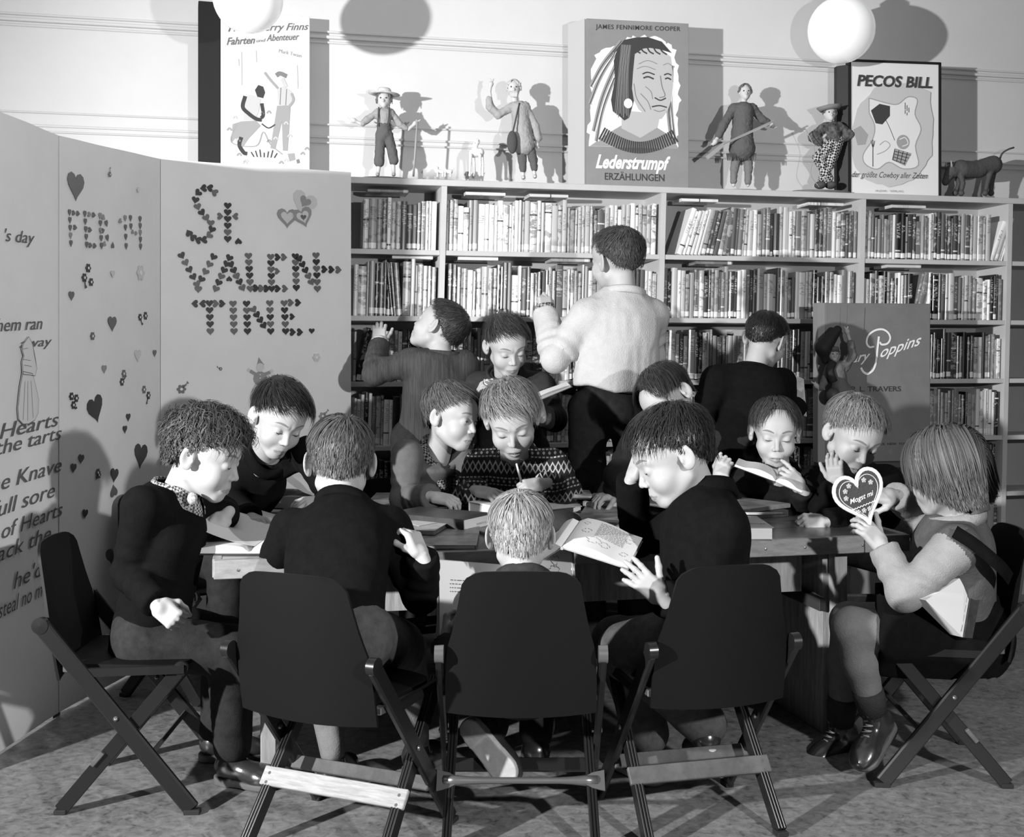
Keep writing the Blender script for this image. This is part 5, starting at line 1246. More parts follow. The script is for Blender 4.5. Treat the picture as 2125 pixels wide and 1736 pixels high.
figurine('bearded man figurine in smock, raising one arm, with dark shoulder bag', 0.10,
         1, dict(base=(1090, 372), head=(1066, 184), neck=(1068, 208), aL=[(1058, 222), (1032, 236), (1020, 222), (1016, 188), (1019, 174)], aR=[(1092, 224), (1108, 256), (1112, 286), (1114, 300)], lL=[(1080, 300), (1083, 340), (1086, 368)], lR=[(1098, 300), (1106, 340), (1110, 366)], bare=True, hairlen=.5),
         16, [((1070, 222), (1088, 222), 12, 12), ((1078, 228), (1082, 270), 17, 19), ((1082, 270), (1086, 300), 19, 23), ((1062, 222), (1034, 238), 9, 8), ((1034, 238), (1017, 222), 8, 8), ((1017, 222), (1015, 206), 8, 7), ((1092, 226), (1110, 262), 9, 9), ((1110, 262), (1116, 286), 9, 9)], CL3,
         [((1080, 310), (1084, 330), 9, 9), ((1084, 330), (1085, 352), 9, 7), ((1100, 305), (1106, 330), 10, 9), ((1106, 330), (1109, 350), 9, 7)], CL2, FSK, HRW, None, (1030, 1150, 375, 2.5), manx)
def riflex(root, Q, px, hr, hc, Mh):
    mb = MB().beam(Q((1600, 256, .05)), Q((1500, 300, .05)), 3 * px, 3 * px, m=0); mb.tube([Q((1606, 250, .05)), Q((1500, 299, .053))], 1.4 * px, 6, 0); mb.beam(Q((1502, 299, .05)), Q((1466, 328, .05)), 4 * px, 8 * px, m=0); mb.build('long_rifle', ROPE, root)
    mb = MB()
    for k in range(26): x_ = 1508 + 60 * k / 25; mb.tube([Q((x_, 318, .028)), Q((x_ + random.uniform(-2, 2), 333, .03))], [1.6 * px, .6 * px], 4)
    mb.build('fringe', CL4, root)
figurine('man figurine in dark fringed tunic holding a long rifle across his body', 0.10,
         1, dict(base=(1548, 388), head=(1546, 192), neck=(1543, 212), aL=[(1520, 226), (1502, 262), (1490, 284), (1484, 294)], aR=[(1564, 226), (1582, 250), (1598, 256), (1602, 260)], lL=[(1530, 320), (1524, 360), (1522, 384)], lR=[(1552, 320), (1552, 360), (1552, 384)], hairlen=.3),
         15, [((1524, 226), (1560, 226), 12, 12), ((1542, 232), (1540, 275), 21, 21), ((1540, 275), (1540, 308), 21, 27), ((1520, 228), (1500, 262), 9, 9), ((1500, 262), (1492, 280), 9, 8), ((1564, 228), (1582, 248), 9, 8), ((1582, 248), (1592, 254), 8, 8)], mat('puppet_tunic', 0.10, 0.9, bump=0.2, bscale=250),
         [((1529, 320), (1524, 350), 10, 9), ((1524, 350), (1522, 376), 8, 7), ((1552, 320), (1553, 350), 10, 9), ((1553, 350), (1552, 378), 8, 7)], mat('puppet_leggings', 0.17, 0.9), FSK, HR1, None, (1483, 1592, 390, 3), riflex)
def check_mat():
    m = mat('puppet_check', 0.4, 0.9); b = m.node_tree.nodes['Principled BSDF']; N = m.node_tree.nodes; L = m.node_tree.links
    tc = N.new('ShaderNodeTexCoord'); mp = N.new('ShaderNodeMapping'); mp.inputs['Rotation'].default_value = (0.3, 0.5, 0.5); ck = N.new('ShaderNodeTexChecker'); ck.inputs['Scale'].default_value = 110
    ck.inputs['Color1'].default_value = (.02, .02, .02, 1); ck.inputs['Color2'].default_value = (.5, .5, .5, 1)
    L.new(tc.outputs['Object'], mp.inputs[0]); L.new(mp.outputs[0], ck.inputs[0]); L.new(ck.outputs[0], b.inputs['Base Color']); return m
CHK = check_mat()
def cowx(root, Q, px, hr, hc, Mh):
    mb = MB()
    for x_ in (1702, 1724): mb.ell(Q((x_, 384, .03)), (12 * px, 16 * px, 8 * px), 12, 8)
    mb.build('boots', CL4, root, smooth=True)
    MB().tube(bez([Q((1672, 268, .05)), Q((1690, 310, .06)), Q((1682, 360, .05)), Q((1700, 388, .05))], 6), 0.9 * px, 5).build('lasso', ROPE, root)
base_m = mat('plinth_wood', 0.16, 0.6)
figurine('cowboy figurine in wide hat and chequered trousers standing with crossed legs', 0.085,
         1, dict(base=(1712, 392), head=(1722, 236), neck=(1722, 254), aL=[(1708, 266), (1690, 282), (1700, 292), (1722, 272)], aR=[(1742, 264), (1758, 280), (1742, 290), (1728, 280)], lL=[(1722, 296), (1694, 330), (1716, 360), (1724, 380)], lR=[(1736, 296), (1722, 340), (1706, 366), (1702, 382)], shirt=True),
         15, [((1714, 264), (1738, 264), 11, 11), ((1726, 268), (1730, 290), 16, 15), ((1708, 266), (1688, 284), 10, 10), ((1688, 284), (1700, 294), 11, 9), ((1742, 264), (1762, 280), 10, 11), ((1762, 280), (1746, 290), 10, 8)], mat('puppet_plaid', 0.09, 0.9, var=0.9, vscale=60),
         [((1728, 294), (1698, 328), 13, 12), ((1698, 328), (1720, 370), 11, 9), ((1738, 294), (1722, 340), 13, 11), ((1722, 340), (1706, 372), 10, 9)], CHK, FSK, HR1, straw_hat(1.75, .78, mat('felt_hat', 0.20, 0.8), CL4, -0.12, .45, .55), (1640, 1765, 396, 6), cowx)
# hanging puppet with umbrella arm before the dark book
def popx(root, Q, px, hr, hc, Mh):
    MB().tube([Q((1759, 632, 0)), Q((1757, 680, 0))], 0.5 * px, 4).build('thread', CL4, root)
    MB().add(*(lambda m: (np.concatenate(m.v) * np.array([1, .6, 1]) + 0, m.f))(MB().lathe((0, 0, 0), [(1e-4, 1), (.5, .92), (.9, .4), (1.0, 0)], 20))) if False else None
    mb = MB()
    def um(p):
        e = s_rc(p, Q((1738, 684, 0)), Q((1709, 722, 0)), 9 * px, 17 * px); return smin(e, s_rc(p, Q((1709, 722, 0)), Q((1712, 748, -.01)), 15 * px, 7 * px), 6 * px)
    lo, hi = bounds([Q((1738, 684, 0)), Q((1709, 722, 0)), Q((1712, 748, 0))], 22 * px); add_nets(mb, um, lo, hi, 2 * px); mb.build('umbrella', mat('umbrella_cloth', 0.012, 0.7), root, smooth=True)
    MB().tube(bez([Q((1728, 752, .02)), Q((1722, 770, .035)), Q((1730, 792, .035))], 5), [9 * px] * 11, 8).build('scarf', mat('scarf_dark', 0.015, 0.8), root, smooth=True)
    MB().ell(Q((1730, 820, .02)), (16 * px, 12 * px, 16 * px), 14, 10).build('bag', mat('bag_leather', 0.05, 0.5), root, smooth=True)
figurine('hanging puppet in small brimmed hat and coat, one arm raised, before the Mary Poppins book', 0.0,
         1, dict(base=(1740, 850), head=(1730, 735), neck=(1734, 752), aL=[(1722, 764), (1712, 790), (1700, 806), (1694, 800)], aR=[(1752, 762), (1768, 735), (1764, 708), (1758, 688)], lL=[(1745, 830), (1755, 860), (1762, 885)], lR=[(1765, 830), (1778, 855), (1786, 880)], hairlen=.2),
         13, [((1724, 762), (1752, 760), 11, 11), ((1738, 765), (1742, 798), 17, 15), ((1742, 800), (1760, 836), 17, 29), ((1720, 766), (1712, 790), 9, 8), ((1712, 790), (1704, 804), 8, 7), ((1752, 762), (1769, 738), 10, 9), ((1769, 738), (1765, 712), 9, 8)], mat('puppet_coat_grey', 0.10, 0.8),
         [((1745, 838), (1755, 860), 9, 7), ((1768, 838), (1778, 860), 9, 7)], CL4, FSKD, HR1, straw_hat(1.7, .8, mat('felt_dark', 0.08, 0.7), PD, 0.0, .45, .05), None, popx, name='puppet', group=None, Yd=4.84)

def animal(label, d, pts, legs, head, m, base=None, horns=False, tail=None, name='figurine', group='handmade animal figures along the bookcase top', s=1.0):
    def Q(q): u = wu(q[0], d); return P(q[0], q[1], W(u, d, 0)[1] - (q[2] if len(q) > 2 else 0))
    b = Q(base[:2]); px = b[1] / F_PX; root = empty(name, (b[0], b[1], SZ[0]), label, 'figurine', group)
    def fn(p):
        e = None
        for (a_, b_, ra, rb) in pts:
            x = s_rc(p, Q(a_), Q(b_), ra * px, rb * px); e = x if e is None else smin(e, x, 4 * px * s)
        for (a_, b_, c_, r_) in legs:
            e = smin(e, s_rc(p, Q(a_), Q(b_), r_ * px * 1.4, r_ * px), 3 * px * s); e = smin(e, s_rc(p, Q(b_), Q(c_), r_ * px, r_ * px * .9), 1.5 * px * s)
            e = smin(e, s_sph(p, Q(c_) + np.array([0, -2 * px * s, 1.5 * px * s]), r_ * 1.25 * px), 1.5 * px * s)
        (a_, b_, ra, rb) = head; e = smin(e, s_rc(p, Q(a_), Q(b_), ra * px, rb * px), 2 * px * s)
        for sd in (-.012, .012):
            hb = Q((a_[0], a_[1], (a_[2] if len(a_) > 2 else 0) + sd * s)); e = smin(e, s_rc(p, hb, hb + np.array([4, -6 if sd > 0 else 6, 5]) * px * s, 2.2 * px * s, 1.6 * px * s), 1 * px)
        return e + noise3(p * np.float32(.5 / px)) * .5 * px * s
    al = [Q(q[0]) for q in pts] + [Q(q[1]) for q in pts] + [Q(q) for l in legs for q in l[:3]] + [Q(head[0]), Q(head[1])]
    net('body', fn, al, 20 * px * s, 1.5 * px * max(s, .45), m, root)
    mb = MB(); 
    for sd in (-.5, .5): mb.ell(Q(head[0]) * .4 + Q(head[1]) * .6 + np.array([0, sd * 2 * head[2] * px * .8, 2 * px * s]), (1.2 * px * s,) * 3, 6, 5)
    mb.build('eye', PD, root)
    if horns:
        mb = MB()
        for sd in (-1, 1): h0 = Q(head[0]) + np.array([0, sd * 5 * px, 5 * px]); mb.tube(bez([h0, h0 + np.array([-4, sd * 8, 4]) * px, h0 + np.array([-6, sd * 10, 14]) * px], 4), [2.6 * px] * 5 + [1.8 * px] * 3 + [.8 * px], 6)
        mb.build('horn', mat('horn', 0.3, 0.4), root, smooth=True)
    if tail: MB().tube(bez([Q(q) for q in tail], 5), 2.0 * px * s, 6).build('tail', m, root, smooth=True)
    if len(base) > 2:
        c = (Q((base[2], base[4])) + Q((base[3], base[4]))) / 2; w2 = abs(Q((base[3], base[4]))[0] - Q((base[2], base[4]))[0]) / 2
        m2 = MB().lathe((0, 0, 0), [(0.97, 0), (1.0, .002), (1.0, .005), (0.96, .006)], 24); v = np.concatenate(m2.v) * np.array([w2, 0.05, 1.0])
        MB().add(v @ RW.T + np.array([c[0], c[1], SZ[0] + .0005]), m2.f).build('base', base_m, root, smooth=True, auto=40)
WHT = mat('white_clay', 0.68, 0.8, bump=0.2, bscale=150)
animal('small white lamb figurine standing beside the bearded man', 0.10, [((982, 318), (996, 316), 9, 9), ((984, 314), (988, 300), 6, 5)], [((977, 322, .02), (976, 340, .02), (975, 364, .02), 2.6), ((982, 322, -.02), (984, 340, -.02), (985, 364, -.02), 2.6), ((996, 322, .02), (997, 342, .02), (996, 364, .02), 2.6), ((1000, 322, -.02), (1002, 340, -.02), (1002, 364, -.02), 2.6)],
       ((990, 294), (984, 302), 6, 4), WHT, (988, 368, 965, 1010, 370), s=.7)
for (x_, l_) in ((914, 'tiny white dog figurine nearest the straw-hat boy'), (930, 'tiny white dog figurine nearest the lamb')):
    animal(l_, 0.08, [((x_ - 6, 356), (x_ + 5, 356), 4.5, 4.5)], [((x_ - 6, 358, .008), (x_ - 6, 362, .008), (x_ - 6, 366, .008), 1.6), ((x_ + 5, 358, .008), (x_ + 5, 362, .008), (x_ + 5, 366, .008), 1.6), ((x_ - 6, 358, -.008), (x_ - 6, 362, -.008), (x_ - 6, 366, -.008), 1.6), ((x_ + 5, 358, -.008), (x_ + 5, 362, -.008), (x_ + 5, 366, -.008), 1.6)],
           ((x_ - 7, 349), (x_ - 11, 352), 4, 2.5), WHT, (x_, 368, x_ - 12, x_ + 12, 370), s=.4, tail=[(x_ + 8, 354), (x_ + 13, 348)])
animal('dark bull figurine with raised tail and lowered head at the right end', 0.10, [((1998, 352), (2030, 352), 19, 17), ((2030, 350), (2060, 342), 17, 19), ((1992, 348), (1978, 356), 16, 13)], [((1994, 362, .02), (1998, 380, .02), (1994, 402, .02), 5), ((1988, 362, -.02), (1990, 382, -.02), (1982, 402, -.02), 5), ((2056, 354, .02), (2050, 376, .02), (2044, 402, .02), 5), ((2062, 354, -.02), (2058, 376, -.02), (2056, 402, -.02), 5)],
       ((1974, 354), (1962, 378), 12, 7), mat('bull_dark', 0.07, 0.7, bump=0.3, bscale=80), (2020, 405, 1955, 2088, 408), horns=True, tail=[(2074, 332), (2080, 318), (2092, 310), (2104, 306)])

# ------------------------------------------------------------------ folding chairs
CW = mat('chair_black', 0.006, 0.5, 0.15, coat=0.0, bump=0.05, bscale=30); CF = mat('chair_frame_black', 0.010, 0.32, 0.45, coat=0.1); CM = mat('chair_metal', 0.22, 0.3, 0.5, metal=0.7)
CLW = mat('slat_light_wood', 0.34, 0.6, var=0.25, vscale=20, stretch=(1, 8, 8)); CDW = mat('slat_dark_wood', 0.09, 0.5, var=0.4, vscale=12); RUB = mat('rubber', 0.02, 0.8)
def chair(loc, rz, label, low='wood', group='black folding chairs around the table', wd=0.36):
    t = empty('folding_chair', loc, label, 'chair', group, rz=rz); M = np.array(wm(t)); h = wd / 2
    w = lambda x, y, z: M[:3, :3] @ np.array([x, y, z]) + M[:3, 3]
    Rr = M[:3, :3]; rx = Rr[:, 0]
    for s in (-1, 1):
        x_ = s * h
        a, b = w(x_, -0.195, 0.462), w(x_, 0.170, 0.010)          # back upright to front foot
        mb = MB().beam(a, b, 0.040, 0.017, up=rx, m=0, bev=0.004)
        FLg = mb.build('front_leg', CF, t)
        MB().lathe(a - 0 * rx, [(0.0, -.011), (0.019, -0.010), (0.020, 0.010), (0.0, .011)], 18, 0, np.stack([Rr[:, 1], Rr[:, 2], rx], 1)).build('pivot_cap', CF if low != 'metal' else CM, t, smooth=True, auto=40)
        x2 = s * (h - 0.024)
        c, d = w(x2, 0.140, 0.352), w(s * (h - 0.012), -0.150, 0.010)          # seat front to rear foot, grooved
        mb = MB(); dv = nrm(d - c); up = nrm(np.cross(dv, rx))
        for k in range(3):
            off = rx * 0.0
            mb.beam(c + rx * (k - 1) * 0.0075, d + rx * (k - 1) * 0.0075, 0.0058, 0.034, up=up, bev=0.0015)
        mb.beam(c, d, 0.020, 0.026, up=up); RLg = mb.build('rear_leg', CF, t)
        MB().box(b + np.array([0, 0, -0.004]), (0.011, 0.02, 0.006), Rr, 0, .002).build('foot_cap', RUB, FLg); MB().box(d + np.array([0, 0, -0.004]), (0.014, 0.015, 0.006), Rr, 0, .002).build('foot_cap', RUB, RLg)
        MB().lathe(w(x2 + s * .012, 0.140, 0.352), [(0.0, -.008), (0.017, -0.007), (0.018, 0.007), (0.0, .008)], 16, 0, np.stack([Rr[:, 1], Rr[:, 2], rx], 1)).build('pivot_cap', CF, t, smooth=True, auto=40)
        q = a * 0.5 + b * 0.5; MB().lathe(q, [(0.0, -.013), (0.006, -0.012), (0.006, 0.012), (0.0, .013)], 10, 0, np.stack([Rr[:, 1], Rr[:, 2], rx], 1)).build('rivet', CM, FLg, smooth=True)
        MB().beam(w(s * (h - .004), -0.10, 0.345), w(s * (h - .004), 0.15, 0.352), 0.012, 0.020).build('seat_rail', CF, t)
        MB().box(w(s * (h - .02), -0.135, 0.352), (0.010, 0.012, 0.008), Rr, 0, .002).build('bracket', CM, t)
    # seat: shaped plywood pan, rounded front
    n = 20; pl = []
    for i in range(n + 1):
        a = math.pi * i / n; pl.append((-(h - 0.03) * math.cos(a) * (1.0), 0.085 + 0.075 * math.sin(a) ** 0.7))
    pl += [(h - 0.035, -0.16), (-(h - 0.035), -0.16)]
    v = []; 
    for dz in (0.0, 0.009):
        for (x_, y_) in pl: v.append(w(x_, y_, 0.348 + dz - 0.012 * (1 - (x_ / h) ** 2) * (1 - ((y_ + .02) / .18) ** 2) + (0.004 if y_ < -.1 else 0)))
    k = len(pl); MB().add(v, [tuple(range(k - 1, -1, -1)), tuple(range(k, 2 * k))] + [(i, (i + 1) % k, k + (i + 1) % k, k + i) for i in range(k)]).build('seat', CW, t)
    # back panel: curved plywood with rounded shoulders and waist
    nx, nz = 16, 14; v = []; z0, z1 = 0.318, 0.652
    def half(z):
        tt = (z - z0) / (z1 - z0); b = h - 0.012
        wv = np.interp(tt, [0, 0.25, 0.45, 0.62, 0.80, 0.9, 0.96, 1.0], [b, b, b - 0.004, b - 0.020, b - 0.032, b - 0.038, b - 0.052, b - 0.085]); return wv
    for sd in (0, 1):
        for iz in range(nz + 1):
            z = z0 + (z1 - z0) * (1 - (1 - iz / nz) ** 1.5)
            hv = half(z)
            for ix in range(nx + 1):
                x_ = (2 * ix / nx - 1) * hv; zz = z - (0.012 * (x_ / h) ** 2 if iz == nz else 0) + (0.006 * (x_ / h) ** 2 if iz == 0 else 0)
                y_ = -0.150 - 0.028 * (1 - (x_ / h) ** 2) - (z - z0) * 0.17 + (-0.007 if sd else 0); v.append(w(x_, y_ , zz))
    st = nx + 1; o2 = (nz + 1) * st; f = [(iz * st + ix, iz * st + ix + 1, (iz + 1) * st + ix + 1, (iz + 1) * st + ix) for iz in range(nz) for ix in range(nx)]
    f = [q[::-1] for q in f] + [tuple(o2 + i for i in q) for q in f]
    for ix in range(nx): f += [(ix, ix + 1, o2 + ix + 1, o2 + ix), (nz * st + ix + 1, nz * st + ix, o2 + nz * st + ix, o2 + nz * st + ix + 1)]
    for iz in range(nz): f += [((iz + 1) * st, iz * st, o2 + iz * st, o2 + (iz + 1) * st), (iz * st + nx, (iz + 1) * st + nx, o2 + (iz + 1) * st + nx, o2 + iz * st + nx)]
    MB().add(v, f).build('backrest', CW, t, smooth=True, auto=50)
    # rear stretcher between the rear legs, front stretcher between the front legs
    hl = h - 0.014; a, b = w(-hl, -0.058 - .016, 0.118), w(hl, -0.058 - .016, 0.118)
    zf = lambda z: 0.140 - (0.352 - z) / 0.342 * 0.290
    zr = 0.135 if low != 'wood' else 0.118; y = zf(zr) - 0.016; a, b = w(-h + .002, y, zr), w(h - .002, y, zr); vdir = nrm(w(0, 0.29, 0.342) - w(0, 0, 0))
    if low == 'metal':
        pts = [a + (b - a) * t_ for t_ in np.linspace(0, 1, 13)]; MB().tube(pts, [0.012, .012, .009] + [0.0075] * 7 + [.009, .012, .012], 10).build('stretcher', CM, t, smooth=True); STR = [o_ for o_ in bpy.data.objects if o_.parent == t and o_.name.startswith('stretcher')][-1]
        for q, s in ((a, 1), (b, -1)):
            MB().prism([(-.016 * s, -.024), (.012 * s, -.018), (.045 * s, 0), (.012 * s, .018), (-.016 * s, .024)][::s], q - Rr[:, 1] * .002, rx, vdir, 0.004).build('bracket', CM, STR)
    else:
        mt = CLW if low == 'light' else CDW; STR = MB().box((a + b) / 2, (h + 0.004, 0.006, 0.022 if low == 'light' else .021), np.stack([rx, nrm(np.cross(vdir, rx)), vdir], 1), 0, .002).build('stretcher', mt, t)
        mb = MB()
        for q, s in ((a, 1), (b, -1)):
            for dz in (-.011, .011): mb.lathe(q + rx * s * .012 + vdir * dz - Rr[:, 1] * .006, [(0, -.002), (.004, -.002), (.004, .002), (0, .002)], 8, 0, np.stack([rx, vdir, -Rr[:, 1]], 1))
        mb.build('screw', CM, STR)
    zf2 = 0.13; yf = -0.195 + (0.462 - zf2) / 0.452 * 0.365 - 0.016; a, b = w(-h, yf, zf2), w(h, yf, zf2)
    MB().box((a + b) / 2, (h, 0.006, 0.016), Rr @ np.array(Matrix.Rotation(-.7, 3, 'X')), 0, .002).build('stretcher', CDW if low != 'metal' else CF, t)
    return t
rzf = lambda F: math.atan2(-F[0], F[1])
GC = None
chair((-0.955, 2.996, 0), rzf((1, .03)), 'black folding chair at the far left, seen from the side, curly-haired boy on it', 'dark')
cx_, cy_ = -0.46 + .19 * .40, 2.515 + .19 * .915
chair((cx_, cy_, 0), rzf((.40, .915)), 'black folding chair seen from behind, with pale wooden lower slat', 'light', wd=.373)
chair((0.02, 2.735, 0), 0.0, 'black folding chair in the middle, seen from behind, with metal crossbar', 'metal')
cx_, cy_ = 0.478 - .19 * .245, 2.617 + .19 * .97
chair((cx_, cy_, 0), rzf((-.245, .97)), 'black folding chair seen from behind, right of the middle one, dark wooden lower slat', 'dark', wd=.35)
chair((1.138, 3.17, 0), rzf((-1, .05)), 'black folding chair at the far right, seen from the side, girl sitting on it', 'dark')
chair((-1.06, 3.88, 0), rzf((.9, -.43)), 'black folding chair behind the left chair, under the dark-haired boy in black', 'dark')

for (x_, y_, f_, l_) in ((-.36, 4.19, (.45, -.9), 'black folding chair hidden under the boy in the grey overcoat'), (.03, 4.16, (0, -1), 'black folding chair hidden under the boy in patterned sweater'), (.93, 4.50, (-.1, -1), 'black folding chair hidden under the child with parted hair'), (1.34, 4.62, (.0, -1), 'black folding chair hidden under the fair boy leaning on his hand'), (.50, 4.42, (-.3, -1), 'black folding chair hidden under the smooth-haired bending boy')):
    chair((x_, y_, 0), rzf(f_), l_, 'dark')

# ------------------------------------------------------------------ the long table
TZ = 0.600
TT = mat('table_top_varnish', 0.06, 0.32, 0.4, var=0.3, vscale=5, stretch=(1, 10, 1), coat=0.2); TE = mat('table_edge_wood', 0.24, 0.55, var=0.25, vscale=9, stretch=(1, 8, 8)); TP = mat('table_pine', 0.30, 0.6, var=0.35, vscale=7, stretch=(9, 9, 1)); TPD = mat('table_dark_rail', 0.04, 0.5)
T0 = onZ(444, 1160, TZ); T1 = onZ(1880, 1106, TZ); tx = nrm(T1 - T0); ty = np.array([-tx[1], tx[0], 0]); TL = np.linalg.norm(T1 - T0); TD = 0.85
RT = np.stack([tx, ty, np.array([0, 0, 1.0])], 1)
T = lambda a, b, z: T0 * (1, 1, 0) + tx * a + ty * b + np.array([0, 0, z])
table = empty('library_table', T(TL / 2, TD / 2, 0), 'long low wooden library table with dark top, covered with books', 'table')
nb_ = 5
for k in range(nb_):
    MB().box(T(TL / 2, TD * (k + .5) / nb_, TZ - 0.011), (TL / 2 - 0.02, TD / nb_ / 2 - 0.0006, 0.011), RT, 0, .0008).build('top_board', TT, table)
for (a0, a1) in ((0, TL - .145), (TL - .143, TL)):
    MB().box(T((a0 + a1) / 2, -0.010, TZ - .024), ((a1 - a0) / 2, 0.012, 0.024), RT, 0, .002).build('edge_board', TE, table)
MB().box(T(TL / 2, TD + 0.010, TZ - .024), (TL / 2, 0.012, 0.024), RT, 0, .002).build('edge_board', TE, table)
for a0 in (0.008, TL - 0.008): MB().box(T(a0, TD / 2, TZ - .024), (0.012, TD / 2, 0.024), RT, 0, .002).build('edge_board', TE, table)
mb = MB()
for a in (.06, .42, .86, 1.2, 1.5, 1.62, 1.80): mb.lathe(T(a, -0.0225, TZ - .026), [(0, -.002), (.004, -.001), (.004, .001), (0, .002)], 8, 0, np.stack([tx, np.array([0, 0, 1.0]), -ty], 1))
mb.build('screw', CM, table)
MB().box(T(TL * .47, 0.16, TZ - .115), (TL * .40, 0.010, 0.072), RT, 0, .001).build('apron_board', TP, table)
MB().box(T(TL * .47, 0.10, TZ - .035), (TL * .42, 0.06, 0.010), RT, 0, .001).build('batten', TPD, table)
for a in (.35, .93, 1.17): MB().box(T(a, 0.13, TZ - .062), (0.022, 0.018, 0.014), RT, 0, .002).build('block', CLW, table)
pw = 0.086
for side, a in ((0, 0.16), (1, TL - 0.20)):
    for k in range(5):
        MB().box(T(a, 0.10 + pw * (k + .5) * 1.55, (TZ - .03) / 2), (0.012, pw * 1.55 / 2 - .0012, (TZ - .03) / 2), RT, 0, .0015).build('end_plank', TP, table)
    for b in (0.075, 0.775): MB().box(T(a + (.024 if side else -.024), b, (TZ - .03) / 2), (0.020, 0.020, (TZ - .03) / 2), RT, 0, .002).build('corner_post', TP, table)
    MB().box(T(a - 0.022 if side else a + .022, 0.42, 0.385), (0.010, 0.34, 0.018), RT, 0, .001).build('rail', TPD, table)

# ------------------------------------------------------------------ things lying on the table
PW = mat('page_white', 0.74, 0.8, 0.2); CVP = mat('picture_cover', 0.22, 0.4, 0.4, var=0.7, vscale=14); CVD = mat('dark_cover', 0.035, 0.35, 0.5, var=0.3, vscale=30); CVL = mat('pale_cover', 0.42, 0.4, 0.4, var=0.3, vscale=22); INKP = mat('print_ink', 0.12, 0.8)
def basis(p0, p1, p2, z):
    a, b, c = onZ(*p0, z), onZ(*p1, z), onZ(*p2, z); X = b - a; wd = np.linalg.norm(X); X = X / wd; Y = c - a; Y = Y - X * (Y @ X); dp = np.linalg.norm(Y); return a, X, Y / dp, wd, dp
def closed_book(label, p0, p1, p2, z0, th, mc, spine='left', group='picture books lying on the table', cover_txt=None, dp=None):
    a, X, Y, wd, d_ = basis(p0, p1, p2, z0 + th); d_ = dp or d_; a = a * (1, 1, 0) + np.array([0, 0, z0 + .0006]); c = a + X * wd / 2 + Y * d_ / 2; Z = np.array([0, 0, 1.0]); R = np.stack([X, Y, Z], 1)
    t = empty('book', c, label, 'book', group); ct = min(.0025, th * .25)
    MB().box(c + Z * (ct / 2), (wd / 2, d_ / 2, ct / 2), R).build('cover', mc, t); MB().box(c + Z * (th - ct / 2), (wd / 2, d_ / 2, ct / 2), R, 0, .0004).build('cover', mc, t)
    MB().box(c + Z * th / 2, (wd / 2 - .004, d_ / 2 - .004, th / 2 - ct - .0001), R).build('page_block', PAGE, t)
    e = {'left': (-X, wd, Y, d_), 'right': (X, wd, Y, d_), 'front': (-Y, d_, X, wd), 'back': (Y, d_, X, wd)}[spine]
    MB().box(c + e[0] * (e[1] / 2 - .001) + Z * th / 2, (.0022, e[3] / 2, th / 2 - .0002), np.stack([e[0], nrm(np.cross(Z, e[0])), Z], 1), 0, .0008).build('spine', mc, t)
    return t, c, X, Y, wd, d_
closed_book('flat picture book with mottled cover beside the open booklet, behind the back-turned boy', (752, 1052), (808, 1052), (762, 1022), TZ, .012, CVP)
t, c, X, Y, wd, d_ = closed_book('picture book with pale fan picture on cover, lying on another, before the grey-coated boy', (800, 1098), (902, 1101), (830, 1066), TZ + .014, .012, CVL)
mb = MB().prism([(-.3 * wd, -.1 * d_), (.05 * wd, -.28 * d_), (.32 * wd, 0), (.15 * wd, .3 * d_), (-.2 * wd, .32 * d_)], c + np.array([0, 0, .0124]), X, Y, .0006)
mb.build('cover_picture', PL_, t)
closed_book('large picture book with dark sea cover at the front of the table', (862, 1131), (988, 1131), (868, 1092), TZ, .012, CVP, 'right')
t, c, X, Y, wd, d_ = closed_book('thick black book with lettered spine, left of the white album', (962, 1078), (1026, 1064), (895, 1046), TZ, .042, CVD, 'left')
mb = MB(); put_text(mb, 'BERTOLD', c - Y * (d_ / 2 - .01) - X * wd * .1 + np.array([0, 0, .02]) - Y * .02, X, (0, 0, 1), .006, wd * .4, m=0); mb.build('label', CLW, t)
closed_book('thin picture book lying askew in front of the thick black book', (952, 1088), (1010, 1106), (985, 1072), TZ, .008, CVP)
closed_book('stack bottom: wide flat book under the open book of the knit-sweater boy', (1040, 1052), (1208, 1050), (1046, 1026), TZ + .0, .020, CVL)
closed_book('flat book with glossy cover right of the blond head, front', (1194, 1082), (1288, 1084), (1180, 1046), TZ, .014, CVP)
closed_book('flat book with pale cover on the pile at the table middle', (1210, 1040), (1282, 1042), (1226, 1010), TZ + .015, .016, CVL)
closed_book('small white booklet behind the boy\'s open book', (1252, 1104), (1322, 1108), (1276, 1084), TZ, .008, mat('booklet_white', .6, .5))
closed_book('big flat picture book pile top, before the thinking child', (1500, 1062), (1640, 1044), (1505, 1006), TZ + .022, .014, CVP, 'front')
closed_book('lower book of the right pile with dark cover', (1492, 1068), (1636, 1058), (1500, 1018), TZ, .021, CVD, 'front')
t, c, X, Y, wd, d_ = closed_book('thick paperback with dark lettering on its grey cover at the right table edge', (1520, 1094), (1606, 1094), (1512, 1070), TZ, .036, mat('cover_mid', .22, .5), 'left')
mb = MB(); put_text(mb, 'PECOS BILL', c + X * wd * .40 + Y * d_ * -.20 + np.array([0, 0, .037]), -X, -Y, .012, wd * .75, m=0, bold=.02); mb.build('title', PD, t)
